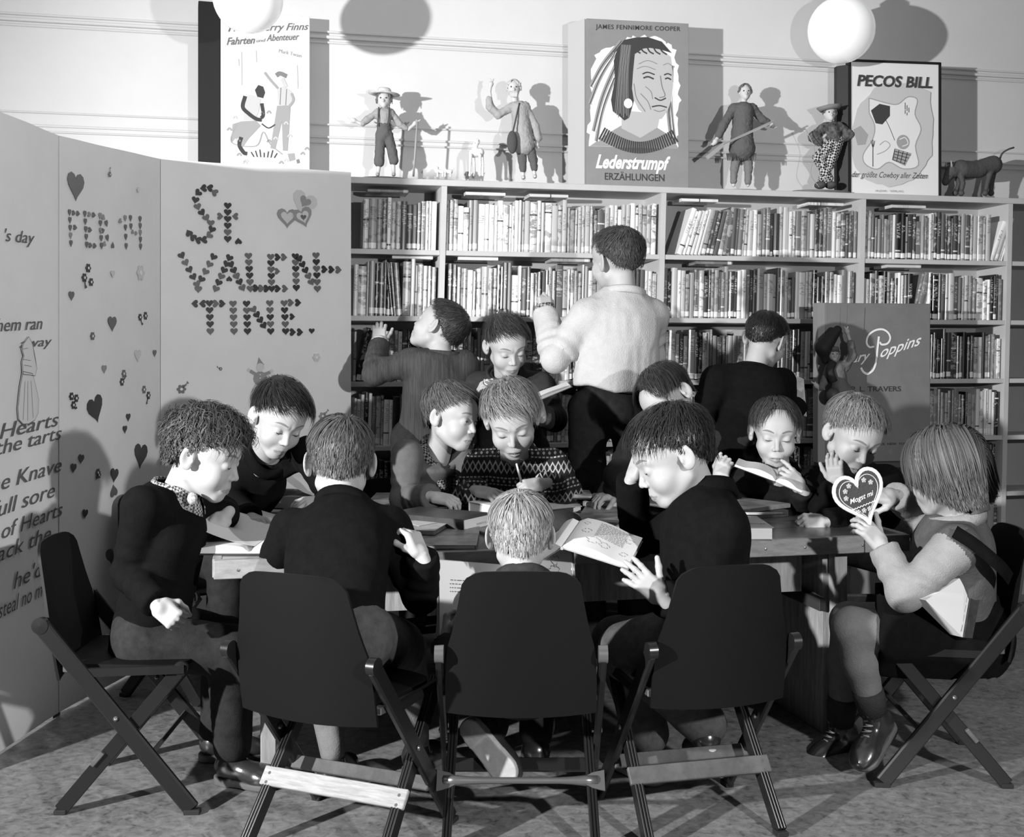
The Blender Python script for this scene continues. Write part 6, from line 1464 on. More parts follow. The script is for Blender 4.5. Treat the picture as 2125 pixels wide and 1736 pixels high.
# albums and open books
def open_book(label, a, X, Y, wd, d_, th, lift=0.02, m=None, tilt_n=None, text=True, group='open books being read', spine=0.5, droop=0.0, cover=None, name='open_book', seed=1, mtxt=None):
    """a: front left corner, X across the spread, Y towards the top of the pages"""
    Z = nrm(np.cross(X, Y)); c = a + X * wd / 2 + Y * d_ / 2; t = empty(name, c, label, 'book', group); n = 12
    def prof(s):                                   # height above cover across the spread, s 0..1
        q = abs(s - spine) / (spine if s < spine else 1 - spine); return th + lift * (math.exp(-((q - .35) / .33) ** 2)) * (1 if q > 0.03 else .2) - (0.0 if q > .06 else th * .5) - droop * q * q
    v = []; ss = sorted(set(list(np.linspace(0, 1, 2 * n + 1)) + [spine - .012, spine + .012]))
    for s in ss:
        for y_ in (0, d_): v.append(a + X * (s * wd) + Y * y_ + Z * prof(s))
        for y_ in (0, d_): v.append(a + X * (s * wd) + Y * y_ + Z * .0025)
    f = []; k = len(ss)
    for i in range(k - 1):
        b = 4 * i; f += [(b, b + 4, b + 5, b + 1), (b + 2, b + 3, b + 7, b + 6), (b, b + 2, b + 6, b + 4), (b + 1, b + 5, b + 7, b + 3)]
    f += [(0, 1, 3, 2), (4 * k - 4, 4 * k - 2, 4 * k - 1, 4 * k - 3)]
    MB().add(v, f).build('pages', m or PW, t, smooth=True, auto=35)
    MB().box(a + X * wd / 2 + Y * d_ / 2, (wd / 2 + .004, d_ / 2 + .004, .0015), np.stack([X, Y, Z], 1)).build('cover', cover or CVD, t)
    if text:
        mb = MB(); r_ = random.Random(seed)
        for pg in (0, 1):
            x0 = .06 + pg * .5; 
            for ln_ in range(11):
                y_ = d_ * (.88 - .045 * ln_); x_ = x0
                while x_ < x0 + .36:
                    L_ = r_.uniform(.02, .06); s0, s1 = x_, min(x_ + L_, x0 + .37)
                    p = [a + X * (s * wd) + Y * yy + Z * (prof(s) + .0006) for s, yy in ((s0, y_), (s1, y_), (s1, y_ + d_ * .011), (s0, y_ + d_ * .011))]; mb.add(p, [(0, 1, 2, 3)]); x_ += L_ + .012
            for q in range(4):
                sx, sy = x0 + .05 + .09 * q, .22 + .06 * (q % 2); pts = [(sx + .03 * math.cos(u) * (1 + .3 * math.sin(3 * u)), sy + .06 * math.sin(u)) for u in np.linspace(0, 5.5, 12)]
                for (p0, p1) in zip(pts[:-1], pts[1:]):
                    P_ = [a + X * (s * wd) + Y * (yy * d_) + Z * (prof(s) + .0006) for s, yy in (p0, p1, (p1[0] + .004, p1[1] + .006), (p0[0] + .004, p0[1] + .006))]; mb.add(P_, [(0, 1, 2, 3)])
        mb.build('print', mtxt or INKP, t)
    return t
a, X, Y, wd, d_ = basis((470, 1142), (645, 1142), (500, 1070), TZ + .014)
a, X, Y, wd, d_ = basis((368, 1142), (640, 1142), (452, 1076), TZ + .012)
a[2] = TZ + .002
open_book('large open picture book overhanging the left table corner under the curly boy\'s hand', a, X, Y, wd, d_, .012, .012, spine=.55, seed=3)
# turning page of that book
mb = MB(); v = []; n = 12
for i in range(n + 1):
    s = i / n
    for j, yy in enumerate((.04, .98)): v.append(a + X * (wd * (.05 + .52 * s)) + Y * (d_ * yy + .01) + np.array([0, 0, .016 + .050 * (1 - s) ** 1.6 + (.0 if j else .010 * (1 - s))]))
mb.add(v, [(2 * i, 2 * i + 2, 2 * i + 3, 2 * i + 1) for i in range(n)])
tb = [o for o in bpy.data.objects if o.name.startswith('open_book') and o.parent is None][-1]; mb.build('turning_page', PW, tb, smooth=True)
# thick book with a lifted leaf
a, X, Y, wd, d_ = basis((488, 1031), (690, 1040), (500, 1000), TZ + .034); d_ = .20; a[2] = TZ + .001
t = open_book('very thick open book with a raised leaf in front of the boy in black', a, X, Y, wd, d_, .040, .004, spine=.46, seed=5)
mb = MB(); v = []
for i in range(11):
    s = i / 10; zz = .044 + .065 * math.exp(-((s - .45) / .28) ** 2)
    for yy in (0.0, 1.0): v.append(a + X * (wd * (.02 + .86 * s)) + Y * (d_ * yy * .96 + .004) + np.array([0, 0, zz * (1 if yy == 0 else .8) + (.006 if yy else 0)]))
mb.add(v, [(2 * i, 2 * i + 2, 2 * i + 3, 2 * i + 1) for i in range(10)]); mb.build('raised_leaf', PW, t, smooth=True)
a, X, Y, wd, d_ = basis((806, 1056), (876, 1054), (818, 1028), TZ + .005); a[2] = TZ + .001
open_book('open white booklet lying between the back-turned boy and the grey coat', a, X, Y, wd, d_, .006, .003, spine=.35, text=False)
a, X, Y, wd, d_ = basis((972, 1044), (1080, 1066), (1000, 1016), TZ + .05); a[2] = TZ + .002
t, c, X_, Y_, w_, dd = closed_book('very thick white-edged album lying open-fore-edge toward the blond boy', (972, 1040), (1092, 1062), (990, 1012), TZ + .0, .046, mat('album_white', .66, .6), 'left', dp=.19)
a, X, Y, wd, d_ = basis((1032, 1028), (1230, 1028), (1050, 1008), TZ + .050); d_ = .17; a[2] = TZ + .040
open_book('open picture book under the hands of the boy in patterned sweater', a, X, Y, wd, d_, .008, .010, spine=.57, text=False, m=mat('picture_page', .36, .5, var=.7, vscale=16))
PENM = mat('pencil_white', 0.6, 0.4)
a, b = onZ(1540, 1067, TZ + .0385), onZ(1632, 1067, TZ + .0385); a[2] = b[2] = TZ + .041; b = b - nrm(b - a) * .012; a2 = a
pc = empty('pencil', (a + b) / 2, 'pale pencil lying across the thick paperback', 'pencil'); MB().tube([a, b], .0042, 6).build('shaft', PENM, pc); MB().tube([b, b + nrm(b - a) * .014], [.0042, .0006], 6).build('tip', CLW, pc)
# dark knitted cap right of the blond head
def capf(p):
    c = onZ(1166, 1112, TZ) ; e = s_ell(p, c + np.array([0, .04, .030]), (.062, .07, .036)); return smax(e, TZ + .001 - p[:, 2], .004) + .004 * noise3(p * 30)
c = onZ(1166, 1112, TZ); tcap = empty('cap', c, 'dark cloth cap lying on the table right of the blond head', 'cap'); net('crown', capf, [c + np.array([0, .04, .03])], .085, .005, mat('cap_cloth', .022, .9, bump=.4, bscale=200), tcap)
# ------------------------------------------------------------------ the children
def cloth(name, tone, var=0.15, bump=0.25, bs=350, rough=0.9, sheen=0.0): return mat(name, tone, rough, 0.15, var=var, vscale=40, bump=bump, bscale=bs, sheen=sheen)
BLK = mat('wool_black', 0.006, 0.95, 0.05, var=.2, vscale=40, bump=.25, bscale=350); BLK2 = cloth('wool_black_soft', 0.010, .3); TWEED = mat('jacket_tweed', 0.045, 0.9, 0.15, var=.4, vscale=12, stretch=(14, 4, .6), bump=.25, bscale=350); COAT = cloth('coat_grey', 0.095, .12, .15); SWT = cloth('sweater_cream', 0.42, .06, .5, 220); TRO = cloth('trousers_dark', 0.020, .3); SHO = cloth('shorts_grey', 0.022, .3)
TWG = cloth('trousers_grey', 0.07, .3); KNIT = cloth('knit_light', 0.26, .1, .5, 260); VEST = cloth('vest_grey', 0.085, .15, .6, 150); SOCK = cloth('sock_dark', 0.035, .2, .5, 200); STK = cloth('stocking_grey', 0.15, .1, .4, 260)
def check(name, a, b_, sc):
    m = mat(name, a, .9); N = m.node_tree.nodes; L = m.node_tree.links; tc = N.new('ShaderNodeTexCoord'); mp = N.new('ShaderNodeMapping'); mp.inputs['Rotation'].default_value = (.5, .6, .4); ck = N.new('ShaderNodeTexChecker'); ck.inputs['Scale'].default_value = sc
    ck.inputs['Color1'].default_value = (a, a, a, 1); ck.inputs['Color2'].default_value = (b_, b_, b_, 1); L.new(tc.outputs['Object'], mp.inputs[0]); L.new(mp.outputs[0], ck.inputs[0]); L.new(ck.outputs[0], N['Principled BSDF'].inputs['Base Color']); return m
CHKS = check('checked_shirt', .45, .06, 150); SCARF = check('checked_scarf', .20, .012, 120); PLAID = check('plaid_cuff', .30, .05, 110)
def fairisle():
    m = mat('patterned_sweater', .02, .9, bump=.5, bscale=250); N = m.node_tree.nodes; L = m.node_tree.links; b = N['Principled BSDF']; x = NX(m)
    tc = N.new('ShaderNodeTexCoord'); sp = N.new('ShaderNodeSeparateXYZ'); L.new(tc.outputs['Object'], sp.inputs[0])
    nz = N.new('ShaderNodeTexNoise'); nz.inputs['Scale'].default_value = 6; L.new(tc.outputs['Object'], nz.inputs['Vector'])
    u = x.op('MULTIPLY', sp.outputs[0], 26.0); v = x.op('MULTIPLY', x.op('ADD', sp.outputs[2], x.op('MULTIPLY', nz.outputs['Fac'], .02)), 22.0)
    band = x.op('FLOOR', v); fv = x.op('FRACT', v); odd = x.op('GREATER_THAN', x.op('FRACT', x.op('MULTIPLY', band, .5)), .25)
    tri = x.op('ABSOLUTE', x.op('SUBTRACT', x.op('FRACT', u), .5))                       # 0..0.5
    zig = x.op('LESS_THAN', x.op('ABSOLUTE', x.op('SUBTRACT', x.op('ADD', .12, x.op('MULTIPLY', tri, 1.5)), fv)), .09)
    zig2 = x.op('LESS_THAN', x.op('ABSOLUTE', x.op('SUBTRACT', x.op('SUBTRACT', .88, x.op('MULTIPLY', tri, 1.5)), fv)), .09)
    dia = x.op('MAXIMUM', zig, zig2)
    dot = x.op('LESS_THAN', x.op('ADD', x.op('ABSOLUTE', x.op('SUBTRACT', tri, .25)), x.op('ABSOLUTE', x.op('SUBTRACT', fv, .5))), .13)
    lines = x.op('MULTIPLY', x.op('MAXIMUM', x.band(fv, .18, .28), x.band(fv, .70, .80)), x.op('GREATER_THAN', x.op('FRACT', x.op('MULTIPLY', u, 3.0)), .35))
    pat = x.mix(odd, x.op('MAXIMUM', dia, dot), x.op('MAXIMUM', lines, x.op('MULTIPLY', dot, .8)))
    col = x.mix(pat, .012, .33); cc = N.new('ShaderNodeCombineColor')
    for k in range(3): L.new(col, cc.inputs[k])
    L.new(cc.outputs[0], b.inputs['Base Color']); return m
FI = fairisle()
def H(d, n, **k): return dict(d=d, n=n, **k)
hsd = dict(style='boy', seed=1)
GRP = None
# 1 curly boy at the left
r, q = person('boy with curly dark hair and checked collar in profile at left', P(422, 944, 3.0), (1, -.10, -.34), (0.05, 0, 1), S=1.02, nb=P(366, 1022, 3.02), bf=(.93, .1, -.1), pel=P(312, 1300, 3.03), k=.98,
    el=(P(268, 1186, 2.93), P(462, 1062, 3.36)), wr=(P(326, 1254, 2.84), P(468, 1070, 3.19)), sh=(P(296, 1052, 2.90), P(392, 1046, 3.16)),
    hands=(H((.75, -.2, -.55), (-.2, -.9, .35), curl=(1.45, 1.5, 1.5, 1.5), thumb=1.0, spread=.02), H((-.42, -.62, -.62), (.45, -.62, .55), curl=(.45, .6, .7, .8), thumb=.6, spread=.02)),
    kn=(P(478, 1350, 2.98), P(470, 1330, 3.2)), an=(P(482, 1545, 3.02), P(450, 1530, 3.2)), toe=((.95, -.35, 0), (.8, .1, 0)),
    top=BLK, bottom=SHO, hstyle=dict(style='boy', tone=.055, seed=3, length=.062, thick=.018, n=2400, curl=.8, messy=.4, whorl=(170, 60), wid=.0022, fringe=1.3), topname='jacket', collar=None, hem=.06, vneck=.09, worn=False)
cb = MB(); U, R_, F_ = q['U'], q['R'], q['F']; n0 = q['nb']
for th0, th1 in ((0.25, math.pi), (math.pi, 2 * math.pi - .25)):
    v = []; k_ = 0; ths = np.linspace(th0, th1, 16)
    for a in ths:
        for (o, z) in ((0, .0), (.001, .034), (.004, .035), (.020, .006), (.024, -.012)): v.append(n0 + R_ * math.sin(a) * (.056 + o) + F_ * math.cos(a) * (.060 + o) + U * (z - .006 - .03 * max(0, math.cos(a)) ** 2))
    cb.add(v, [(i * 5 + j, (i + 1) * 5 + j, (i + 1) * 5 + j + 1, i * 5 + j + 1) for i in range(15) for j in range(4)])
o = cb.build('shirt_collar', CHKS, r, smooth=True); md = o.modifiers.new('s', 'SOLIDIFY'); md.thickness = .002
MB().ell(P(399, 1034, 2.935), (.013, .010, .016), 16, 10).build('brooch', mat('brooch_silver', .45, .35, .5, metal=.3, var=.8, vscale=220), r, smooth=True)
# 2 dark haired boy in black behind him
r, q = person('dark-haired boy in black jumper looking down at a thick book, before the valentine screen', P(577, 868, 3.55), (.50, -.72, -.50), (.12, .1, 1), S=1.0, nb=P(553, 942, 3.66), bf=(.62, -.75, 0), pel=P(425, 1120, 3.90), k=1.0,
    el=(P(478, 1040, 3.62), P(694, 1030, 3.62)), wr=(P(520, 1075, 3.45), P(676, 1040, 3.40)), sh=(P(492, 945, 3.72), P(640, 940, 3.66)),
    hands=(H((.6, -.8, 0), (0, 0, 1)), H((-.85, -.45, 0), (.1, -.35, .9), curl=(.5, .6, .7, .8), thumb=.5)),
    kn=(P(470, 1175, 3.72), P(520, 1170, 3.88)), top=BLK, bottom=TRO, hstyle=dict(style='boy', tone=.018, seed=5, length=.085, thick=.020, n=1500, part=(-1.0,), whorl=(150, 60), messy=.08, fringe=1.1, rough=.3), topname='jumper', collar='roll', jaw=.98)
# 3 boy with his back turned, left chair
r, q = person('boy in black jacket seen from behind on the chair with the pale slat', P(707, 962, 2.98), (-.10, 1, -.28), (0.02, 0, 1), S=1.04, nb=P(712, 1055, 2.93), bf=(.35, .94, 0), pel=P(684, 1318, 2.72), k=1.03,
    el=(P(874, 1236, 2.92), P(560, 1190, 3.0)), wr=(P(876, 1154, 2.85), P(600, 1130, 3.16)), sh=(P(806, 1098, 2.92), P(606, 1098, 2.98)),
    hands=(H((-.40, .30, .85), (.80, -.50, .3), curl=(.8, 1.0, 1.1, 1.2), thumb=.7), H((.5, .8, .1), (0, 0, 1), curl=(.3, .3, .3, .3))),
    kn=(P(842, 1345, 3.05), P(660, 1330, 3.08)), an=(P(866, 1545, 3.10), P(690, 1560, 3.0)), toe=((.4, .9, 0), (.2, 1, 0)),
    top=BLK, bottom=TWG, shorts=True, sock=STK, hstyle=dict(style='boy', tone=.085, seed=7, length=.05, thick=.014, n=2600, whorl=(165, 58), messy=.12, wid=.0018), hem=.05, collar='band', eyes=None)
# 4 boy in grey coat
r, q = person('boy in grey overcoat and checked scarf leaning in from the left to read', P(936, 866, 3.93), (.84, -.52, -.16), (.14, 0, 1), S=1.0, nb=P(905, 952, 4.02), bf=(.72, -.69, 0), pel=P(868, 1125, 4.18), k=1.02,
    el=(P(838, 1035, 3.88), P(1000, 1010, 4.0)), wr=(P(896, 1030, 3.74), P(1010, 1035, 3.9)), sh=(P(846, 945, 3.92), P(955, 945, 4.06)),
    hands=(H((.95, -.25, -.15), (.1, -.45, .9), curl=(.55, .6, .65, .7), thumb=.4, spread=.08), None),
    top=COAT, bottom=TRO, hstyle=dict(style='boy', tone=.10, seed=9, length=.075, thick=.019, n=1900, part=(-1.0,), whorl=(195, 55), messy=.15, fringe=1.0), topname='coat', collar='roll', eyes='open', vneck=.07)
n0 = q['nb']; U, R_, F_ = q['U'], q['R'], q['F']
pts = bez([n0 + R_ * .02 + F_ * .10 - U * .11, n0 + R_ * .045 + F_ * .07 - U * .02, n0 + R_ * .062 + F_ * .0 + U * .035, n0 + -F_ * .055 + U * .05, n0 - R_ * .062 + U * .035, n0 - R_ * .04 + F_ * .07 - U * .02, n0 - R_ * .005 + F_ * .105 - U * .12], 5)
MB().tube(pts, .019, 10).build('scarf', SCARF, r, smooth=True)
# 5 boy in patterned sweater
r, q = person('smiling fair boy in black and white patterned sweater writing at the table', P(1062, 870, 3.83), (.02, -.86, -.52), (-.10, 0, 1), S=1.08, nb=P(1068, 952, 3.95), bf=(0, -1, 0), pel=P(1075, 1120, 4.10), k=1.10,
    el=(P(968, 1030, 3.92), P(1178, 1020, 3.92)), wr=(P(990, 1018, 3.76), P(1128, 1003, 3.72)), sh=(P(998, 968, 3.96), P(1142, 965, 3.96)),
    hands=(H((.8, -.5, -.1), (.1, -.5, .85), curl=(.35, .4, .45, .5)), H((-.9, -.2, -.1), (0, -.6, .8), curl=(.9, 1.0, 1.1, 1.1), thumb=.8)),
    top=FI, bottom=TRO, hstyle=dict(style='boy', tone=.19, seed=11, length=.085, thick=.022, n=2200, part=(-1.0,), whorl=(165, 60), messy=.15, fringe=1.0), topname='sweater', collar='roll', mouth=.0045, jaw=1.08, vneck=.05)
pa = P(1072, 962, 3.66); pb = P(1082, 1000, 3.62); pc = empty('pencil', pb, 'pencil held upright by the boy in patterned sweater', 'pencil'); MB().tube([pa, pb], .0035, 6).build('shaft', PENM, pc)
MB().box(P(1064, 956, 3.865), (.004, .004, .008), None, 0, .001).build('zip_pull', CM, q['top'])
# 6 tall boy
r, q = person('tall boy in cream cardigan with his back turned, pointing at a book on the shelf', P(1281, 541, 4.20), (-.62, .78, .05), (-.08, -.06, 1), S=1.06, nb=P(1296, 612, 4.18), bf=(-.35, .94, 0), pel=P(1268, 842, 4.16), sit=False, k=1.18, kl=.95,
    el=(P(1352, 735, 4.28), P(1152, 742, 4.12)), wr=(P(1330, 760, 4.50), P(1133, 650, 4.26)), sh=(P(1352, 655, 4.22), P(1222, 658, 4.14)),
    hands=(None, H((-.10, .25, .96), (.35, -.93, .1), curl=(.05, .9, 1.4, 1.5), thumb=.5, spread=.02)),
    top=SWT, bottom=TRO, hstyle=dict(style='crop', tone=.055, seed=13, length=.036, thick=.013, n=2000, whorl=(185, 60), messy=.2), topname='cardigan', hem=-.07, collar='band', eyes='down', fold=.008)
MB().tube([P(1133, 652, 4.26), P(1130, 634, 4.27)], .036, 16).build('shirt_cuff', PLAID, q['top'], smooth=True)
# 7 boy reaching
r, q = person('boy in striped dark jacket looking up and reaching to the shelf beside the screen', P(912, 683, 4.50), (-.80, .38, .46), (.42, .1, .9), S=1.0, nb=P(918, 738, 4.45), bf=(-.25, .97, 0), pel=P(898, 905, 4.50), sit=False, k=1.05,
    el=(P(962, 800, 4.54), P(776, 774, 4.40)), wr=(P(965, 845, 4.58), P(786, 714, 4.56)), sh=(P(962, 756, 4.46), P(852, 752, 4.43)),
    hands=(None, H((0.0, .25, .97), (.15, -.95, .2), curl=(.6, .5, .5, .6), thumb=.2, spread=.1)),
    top=TWEED, bottom=TRO, hstyle=dict(style='crop', tone=.035, seed=15, length=.045, thick=.014, n=1800, whorl=(180, 45), messy=.12, rough=.35), hem=.14, collar='band')
MB().tube([P(787, 716, 4.555), P(785, 707, 4.57)], .033, 16).build('shirt_cuff', mat('cuff_white', .6, .8), q['top'], smooth=True)
# 8 standing reader
r, q = person('boy in dark coat standing and reading an open book before the shelves', P(1051, 716, 4.33), (.30, -.82, -.46), (-.10, 0, 1), S=.98, nb=P(1050, 782, 4.42), bf=(.1, -1, 0), pel=P(1060, 930, 4.56), sit=False, k=1.0,
    el=(P(985, 860, 4.38), P(1150, 870, 4.36)), wr=(P(990, 828, 4.20), P(1124, 862, 4.20)), sh=(P(988, 800, 4.44), P(1122, 802, 4.42)),
    hands=(H((.35, -.6, .7), (-.9, -.3, .1), curl=(1.0, 1.0, 1.0, 1.0), thumb=.6), H((-.25, -.45, .85), (.8, -.5, .1), curl=(1.1, 1.1, 1.1, 1.1), thumb=.6)),
    top=cloth('coat_dark', .028, .2), bottom=TRO, hstyle=dict(style='boy', tone=.04, seed=17, length=.075, thick=.016, n=1500, part=(-1.0,), whorl=(160, 60), messy=.08, rough=.3), topname='coat', hem=.12, collar='roll')
for s_ in (0, 1): MB().ell(q['nb'] + q['F'] * (.095 + .015 * s_) - q['U'] * (.03 + .10 * s_), (.009, .005, .009), 10, 6).build('button', DARKC, q['top'], smooth=True)
# 9 blond boy from behind
r, q = person('small fair-haired boy seen from behind on the middle chair, holding an open book', P(1080, 1112, 2.88), (.02, 1, -.16), (0, 0, 1), S=.97, nb=P(1086, 1206, 2.86), bf=(0, 1, 0), pel=P(1080, 1400, 2.76), k=.84,
    el=(P(1200, 1350, 2.86), P(962, 1400, 2.80)), wr=(P(1180, 1300, 3.0), P(916, 1330, 2.87)), sh=(P(1158, 1250, 2.86), P(1008, 1254, 2.86)),
    hands=(H((0, .3, .9), (.9, 0, 0), curl=(.8, .8, .8, .8)), H((.05, .45, .85), (-.85, -.45, .1), curl=(1.1, 1.2, 1.2, 1.2), thumb=.2)),
    kn=(P(1130, 1400, 3.08), P(1030, 1400, 3.06)), an=(P(1112, 1525, 2.96), P(1022, 1502, 2.84)), toe=((0, 1, -.2), (.65, -.25, -.72)), foot_up=((0, .2, 1), (.45, .85, .15)), worn=True,
    top=cloth('jumper_dark', .03, .3), bottom=TRO, hstyle=dict(style='boy', tone=.30, seed=19, length=.055, thick=.013, n=3000, whorl=(185, 62), messy=.14, wid=.0021), collar='band', eyes=None, topname='jumper')
# 10 dark boy with hand on forehead
r, q = person('dark-haired boy in black jacket leaning on his hand over an open book, in profile', P(1398, 945, 2.90), (-.93, -.12, -.46), (-.25, 0, 1), S=1.06, nb=P(1462, 1030, 2.93), bf=(-.86, .42, 0), pel=P(1462, 1315, 2.80), k=1.08,
    el=(P(1322, 1120, 3.14), P(1440, 1262, 2.74)), wr=(P(1311, 994, 3.03), P(1374, 1240, 2.66)), sh=(P(1436, 1085, 3.04), P(1500, 1095, 2.80)),
    hands=(H((.30, -.05, .95), (-.9, -.35, .25), curl=(.35, .4, .4, .45), thumb=.1), H((-.72, .12, .62), (.15, -.93, .25), curl=(.12, .15, .2, .25), thumb=-.3, spread=.09)),
    kn=(P(1285, 1335, 3.02), P(1300, 1350, 2.86)), an=(P(1345, 1520, 3.04), P(1462, 1500, 2.94)), toe=((-.5, .85, 0), (-.1, .9, -.3)), foot_up=(None, (0, .3, 1)), worn=True,
    top=BLK, bottom=TWG, hstyle=dict(style='boy', tone=.022, seed=21, length=.065, thick=.019, n=2400, whorl=(175, 62), messy=.28, rough=.32, fringe=1.15), collar='roll', hem=.06, vneck=.06)
# 11 half hidden boy
r, q = person('smooth-haired boy bending down, half hidden behind the black-jacketed boy at the open book', P(1388, 828, 3.72), (-.52, -.62, -.62), (-.35, .2, .9), S=.98, nb=P(1380, 905, 3.85), bf=(-.5, -.85, 0), pel=P(1395, 1090, 4.30), k=1.0,
    el=(P(1282, 985, 3.80), P(1440, 1000, 3.9)), wr=(P(1275, 1022, 3.84), P(1410, 1020, 3.82)), sh=(P(1318, 930, 3.86), P(1430, 930, 3.86)),
    hands=(H((-.8, -.5, -.2), (0, 0, 1)), None), top=BLK2, bottom=TRO, hstyle=dict(style='boy', tone=.03, seed=23, length=.085, thick=.016, n=1500, part=(0.0, 1), whorl=(180, 70), messy=.06, rough=.3), topname='jumper', collar='band')
# 12 standing boy in black
r, q = person('boy in black jacket standing with his back turned, reading at the right shelves', P(1588, 706, 4.50), (.62, .72, -.30), (.12, -.1, 1), S=.97, nb=P(1562, 770, 4.46), bf=(.35, .94, 0), pel=P(1545, 915, 4.44), sit=False, k=1.12,
    el=(P(1630, 860, 4.52), P(1462, 860, 4.42)), wr=(P(1652, 842, 4.60), P(1500, 880, 4.62)), sh=(P(1620, 795, 4.50), P(1488, 790, 4.42)),
    hands=(H((.15, .35, .9), (.5, -.8, .1), curl=(1.2, 1.2, 1.2, 1.2), thumb=.4), None),
    top=BLK, bottom=TRO, hstyle=dict(style='crop', tone=.018, seed=25, length=.035, thick=.011, n=1500, whorl=(180, 60), messy=.2), hem=.06, collar='band')
# 13 child thinking
r, q = person('child with dark parted hair, fingers at the lips, holding an open book', P(1608, 897, 3.88), (-.12, -.95, -.22), (.04, 0, 1), S=1.0, nb=P(1615, 985, 3.97), bf=(-.1, -1, 0), pel=P(1600, 1095, 4.40), k=.98,
    el=(P(1520, 1050, 3.95), P(1672, 1060, 3.86)), wr=(P(1494, 996, 3.80), P(1664, 1014, 3.70)), sh=(P(1550, 1002, 3.98), P(1676, 1002, 3.98)),
    hands=(H((.15, -.35, .85), (-.35, -.85, .3), curl=(1.3, 1.3, 1.3, 1.3), thumb=.7), H((-.66, -.02, .72), (.25, -.85, .35), curl=(.25, .75, .95, 1.0), thumb=.5)),
    top=BLK2, bottom=TRO, hstyle=dict(style='girl', tone=.05, seed=27, length=.095, thick=.015, n=1600, part=(0.0, 1), whorl=(180, 60), messy=.06, rough=.35, fringe=.9), topname='jumper', collar='band', mouth=.002, jaw=.94)
# 14 blond boy leaning on his hand
r, q = person('fair boy in black jacket resting his cheek on his hand, looking at the heart', P(1768, 903, 3.72), (.22, -.84, -.50), (.16, 0, 1), S=1.06, nb=P(1765, 992, 3.85), bf=(.05, -1, 0), pel=P(1765, 1090, 4.50), k=1.08,
    el=(P(1712, 1055, 3.68), P(1836, 1070, 3.66)), wr=(P(1738, 1008, 3.66), P(1712, 1084, 3.50)), sh=(P(1696, 1000, 3.86), P(1838, 1000, 3.84)),
    hands=(H((-.14, .02, .98), (-.55, -.82, .1), curl=(.35, .35, .4, .5), thumb=.2, spread=.03), H((-.96, -.1, .08), (.0, -.75, .66), curl=(1.4, 1.45, 1.5, 1.5), thumb=.9)),
    top=BLK, bottom=TRO, hstyle=dict(style='boy', tone=.20, seed=29, length=.075, thick=.019, n=2400, whorl=(180, 66), messy=.28, fringe=.75), collar='band', mouth=.0015)
# 15 girl
def vestfn(c):
    d = np.full(len(c), 9.0)
    for a, b, e in ((P(1948, 1118, 3.24), P(1908, 1062, 3.36), P(1858, 1028, 3.22)), (P(1988, 1132, 2.98), P(1878, 1232, 2.96), P(1832, 1134, 3.02))):
        d = np.minimum(d, np.minimum(s_rc(c, a + (b - a) * .22, b, .062, .054), s_rc(c, b, e, .054, .05)))
    return (d > 0).astype(int)
r, q = person('girl with bobbed hair in knitted vest and black skirt holding a gingerbread heart', P(1962, 978, 3.08), (-.74, .60, -.24), (-.02, 0, 1), S=1.02, nb=P(1982, 1075, 3.10), bf=(-.93, .36, 0), pel=P(1990, 1300, 3.14), k=1.0,
    el=(P(1908, 1062, 3.36), P(1878, 1232, 2.96)), wr=(P(1858, 1028, 3.22), P(1832, 1134, 3.02)), sh=(P(1948, 1118, 3.24), P(1988, 1132, 2.98)),
    hands=(H((-.95, -.1, .05), (-.05, -.6, .75), curl=(.1, 1.1, 1.4, 1.5), thumb=.8, spread=.02), H((-.62, .1, .72), (.3, -.85, .4), curl=(.5, .55, .6, .6), thumb=-.2)),
    kn=(P(1762, 1288, 3.22), P(1768, 1300, 3.06)), an=(P(1744, 1500, 3.28), P(1812, 1478, 3.10)), toe=((-.88, -.35, -.28), (-.62, -.55, -.50)), foot_up=((-.2, -.1, 1), (-.4, -.3, .85)), boot=True,
    top=KNIT, bottom=BLK, skirt=True, sock=STK, hstyle=dict(style='bob', tone=.085, seed=31, length=.050, thick=.017, n=3400, part=(0.0, 1), whorl=(180, 80), messy=.05, rough=.3, wid=.0030), topname='jumper', collar='roll', hem=.03, tmats=[KNIT, VEST], tmfn=vestfn, vox=.0052)
gq = q
GIRL = r

U, R_, F_ = q['U'], q['R'], q['F']; n0 = q['nb']; sl = q['sh'][1]
pts = bez([sl + np.array([-.03, -.055, .045]), sl + np.array([.02, -.058, .012]), sl + np.array([.09, -.045, -.045]), sl + np.array([.135, .0, -.085])], 6)
mb = MB(); Tn = np.gradient(pts, axis=0); v = []
for p_, t_ in zip(pts, Tn):
    w_ = nrm(np.cross(t_, (0, -1, .3))) * .017
    for o_ in (0, .004): v += [p_ + w_ - np.array([0, o_, 0]), p_ - w_ - np.array([0, o_, 0])]
for i in range(len(pts) - 1):
    a = 4 * i; mb.f += []
mb.add(v, [(4 * i + 2, 4 * i + 3, 4 * i + 7, 4 * i + 6) for i in range(len(pts) - 1)] + [(4 * i, 4 * i + 4, 4 * i + 5, 4 * i + 1) for i in range(len(pts) - 1)] + [(4 * i, 4 * i + 2, 4 * i + 6, 4 * i + 4) for i in range(len(pts) - 1)] + [(4 * i + 1, 4 * i + 5, 4 * i + 7, 4 * i + 3) for i in range(len(pts) - 1)])
mb.build('strap', BLK, GIRL, smooth=True)

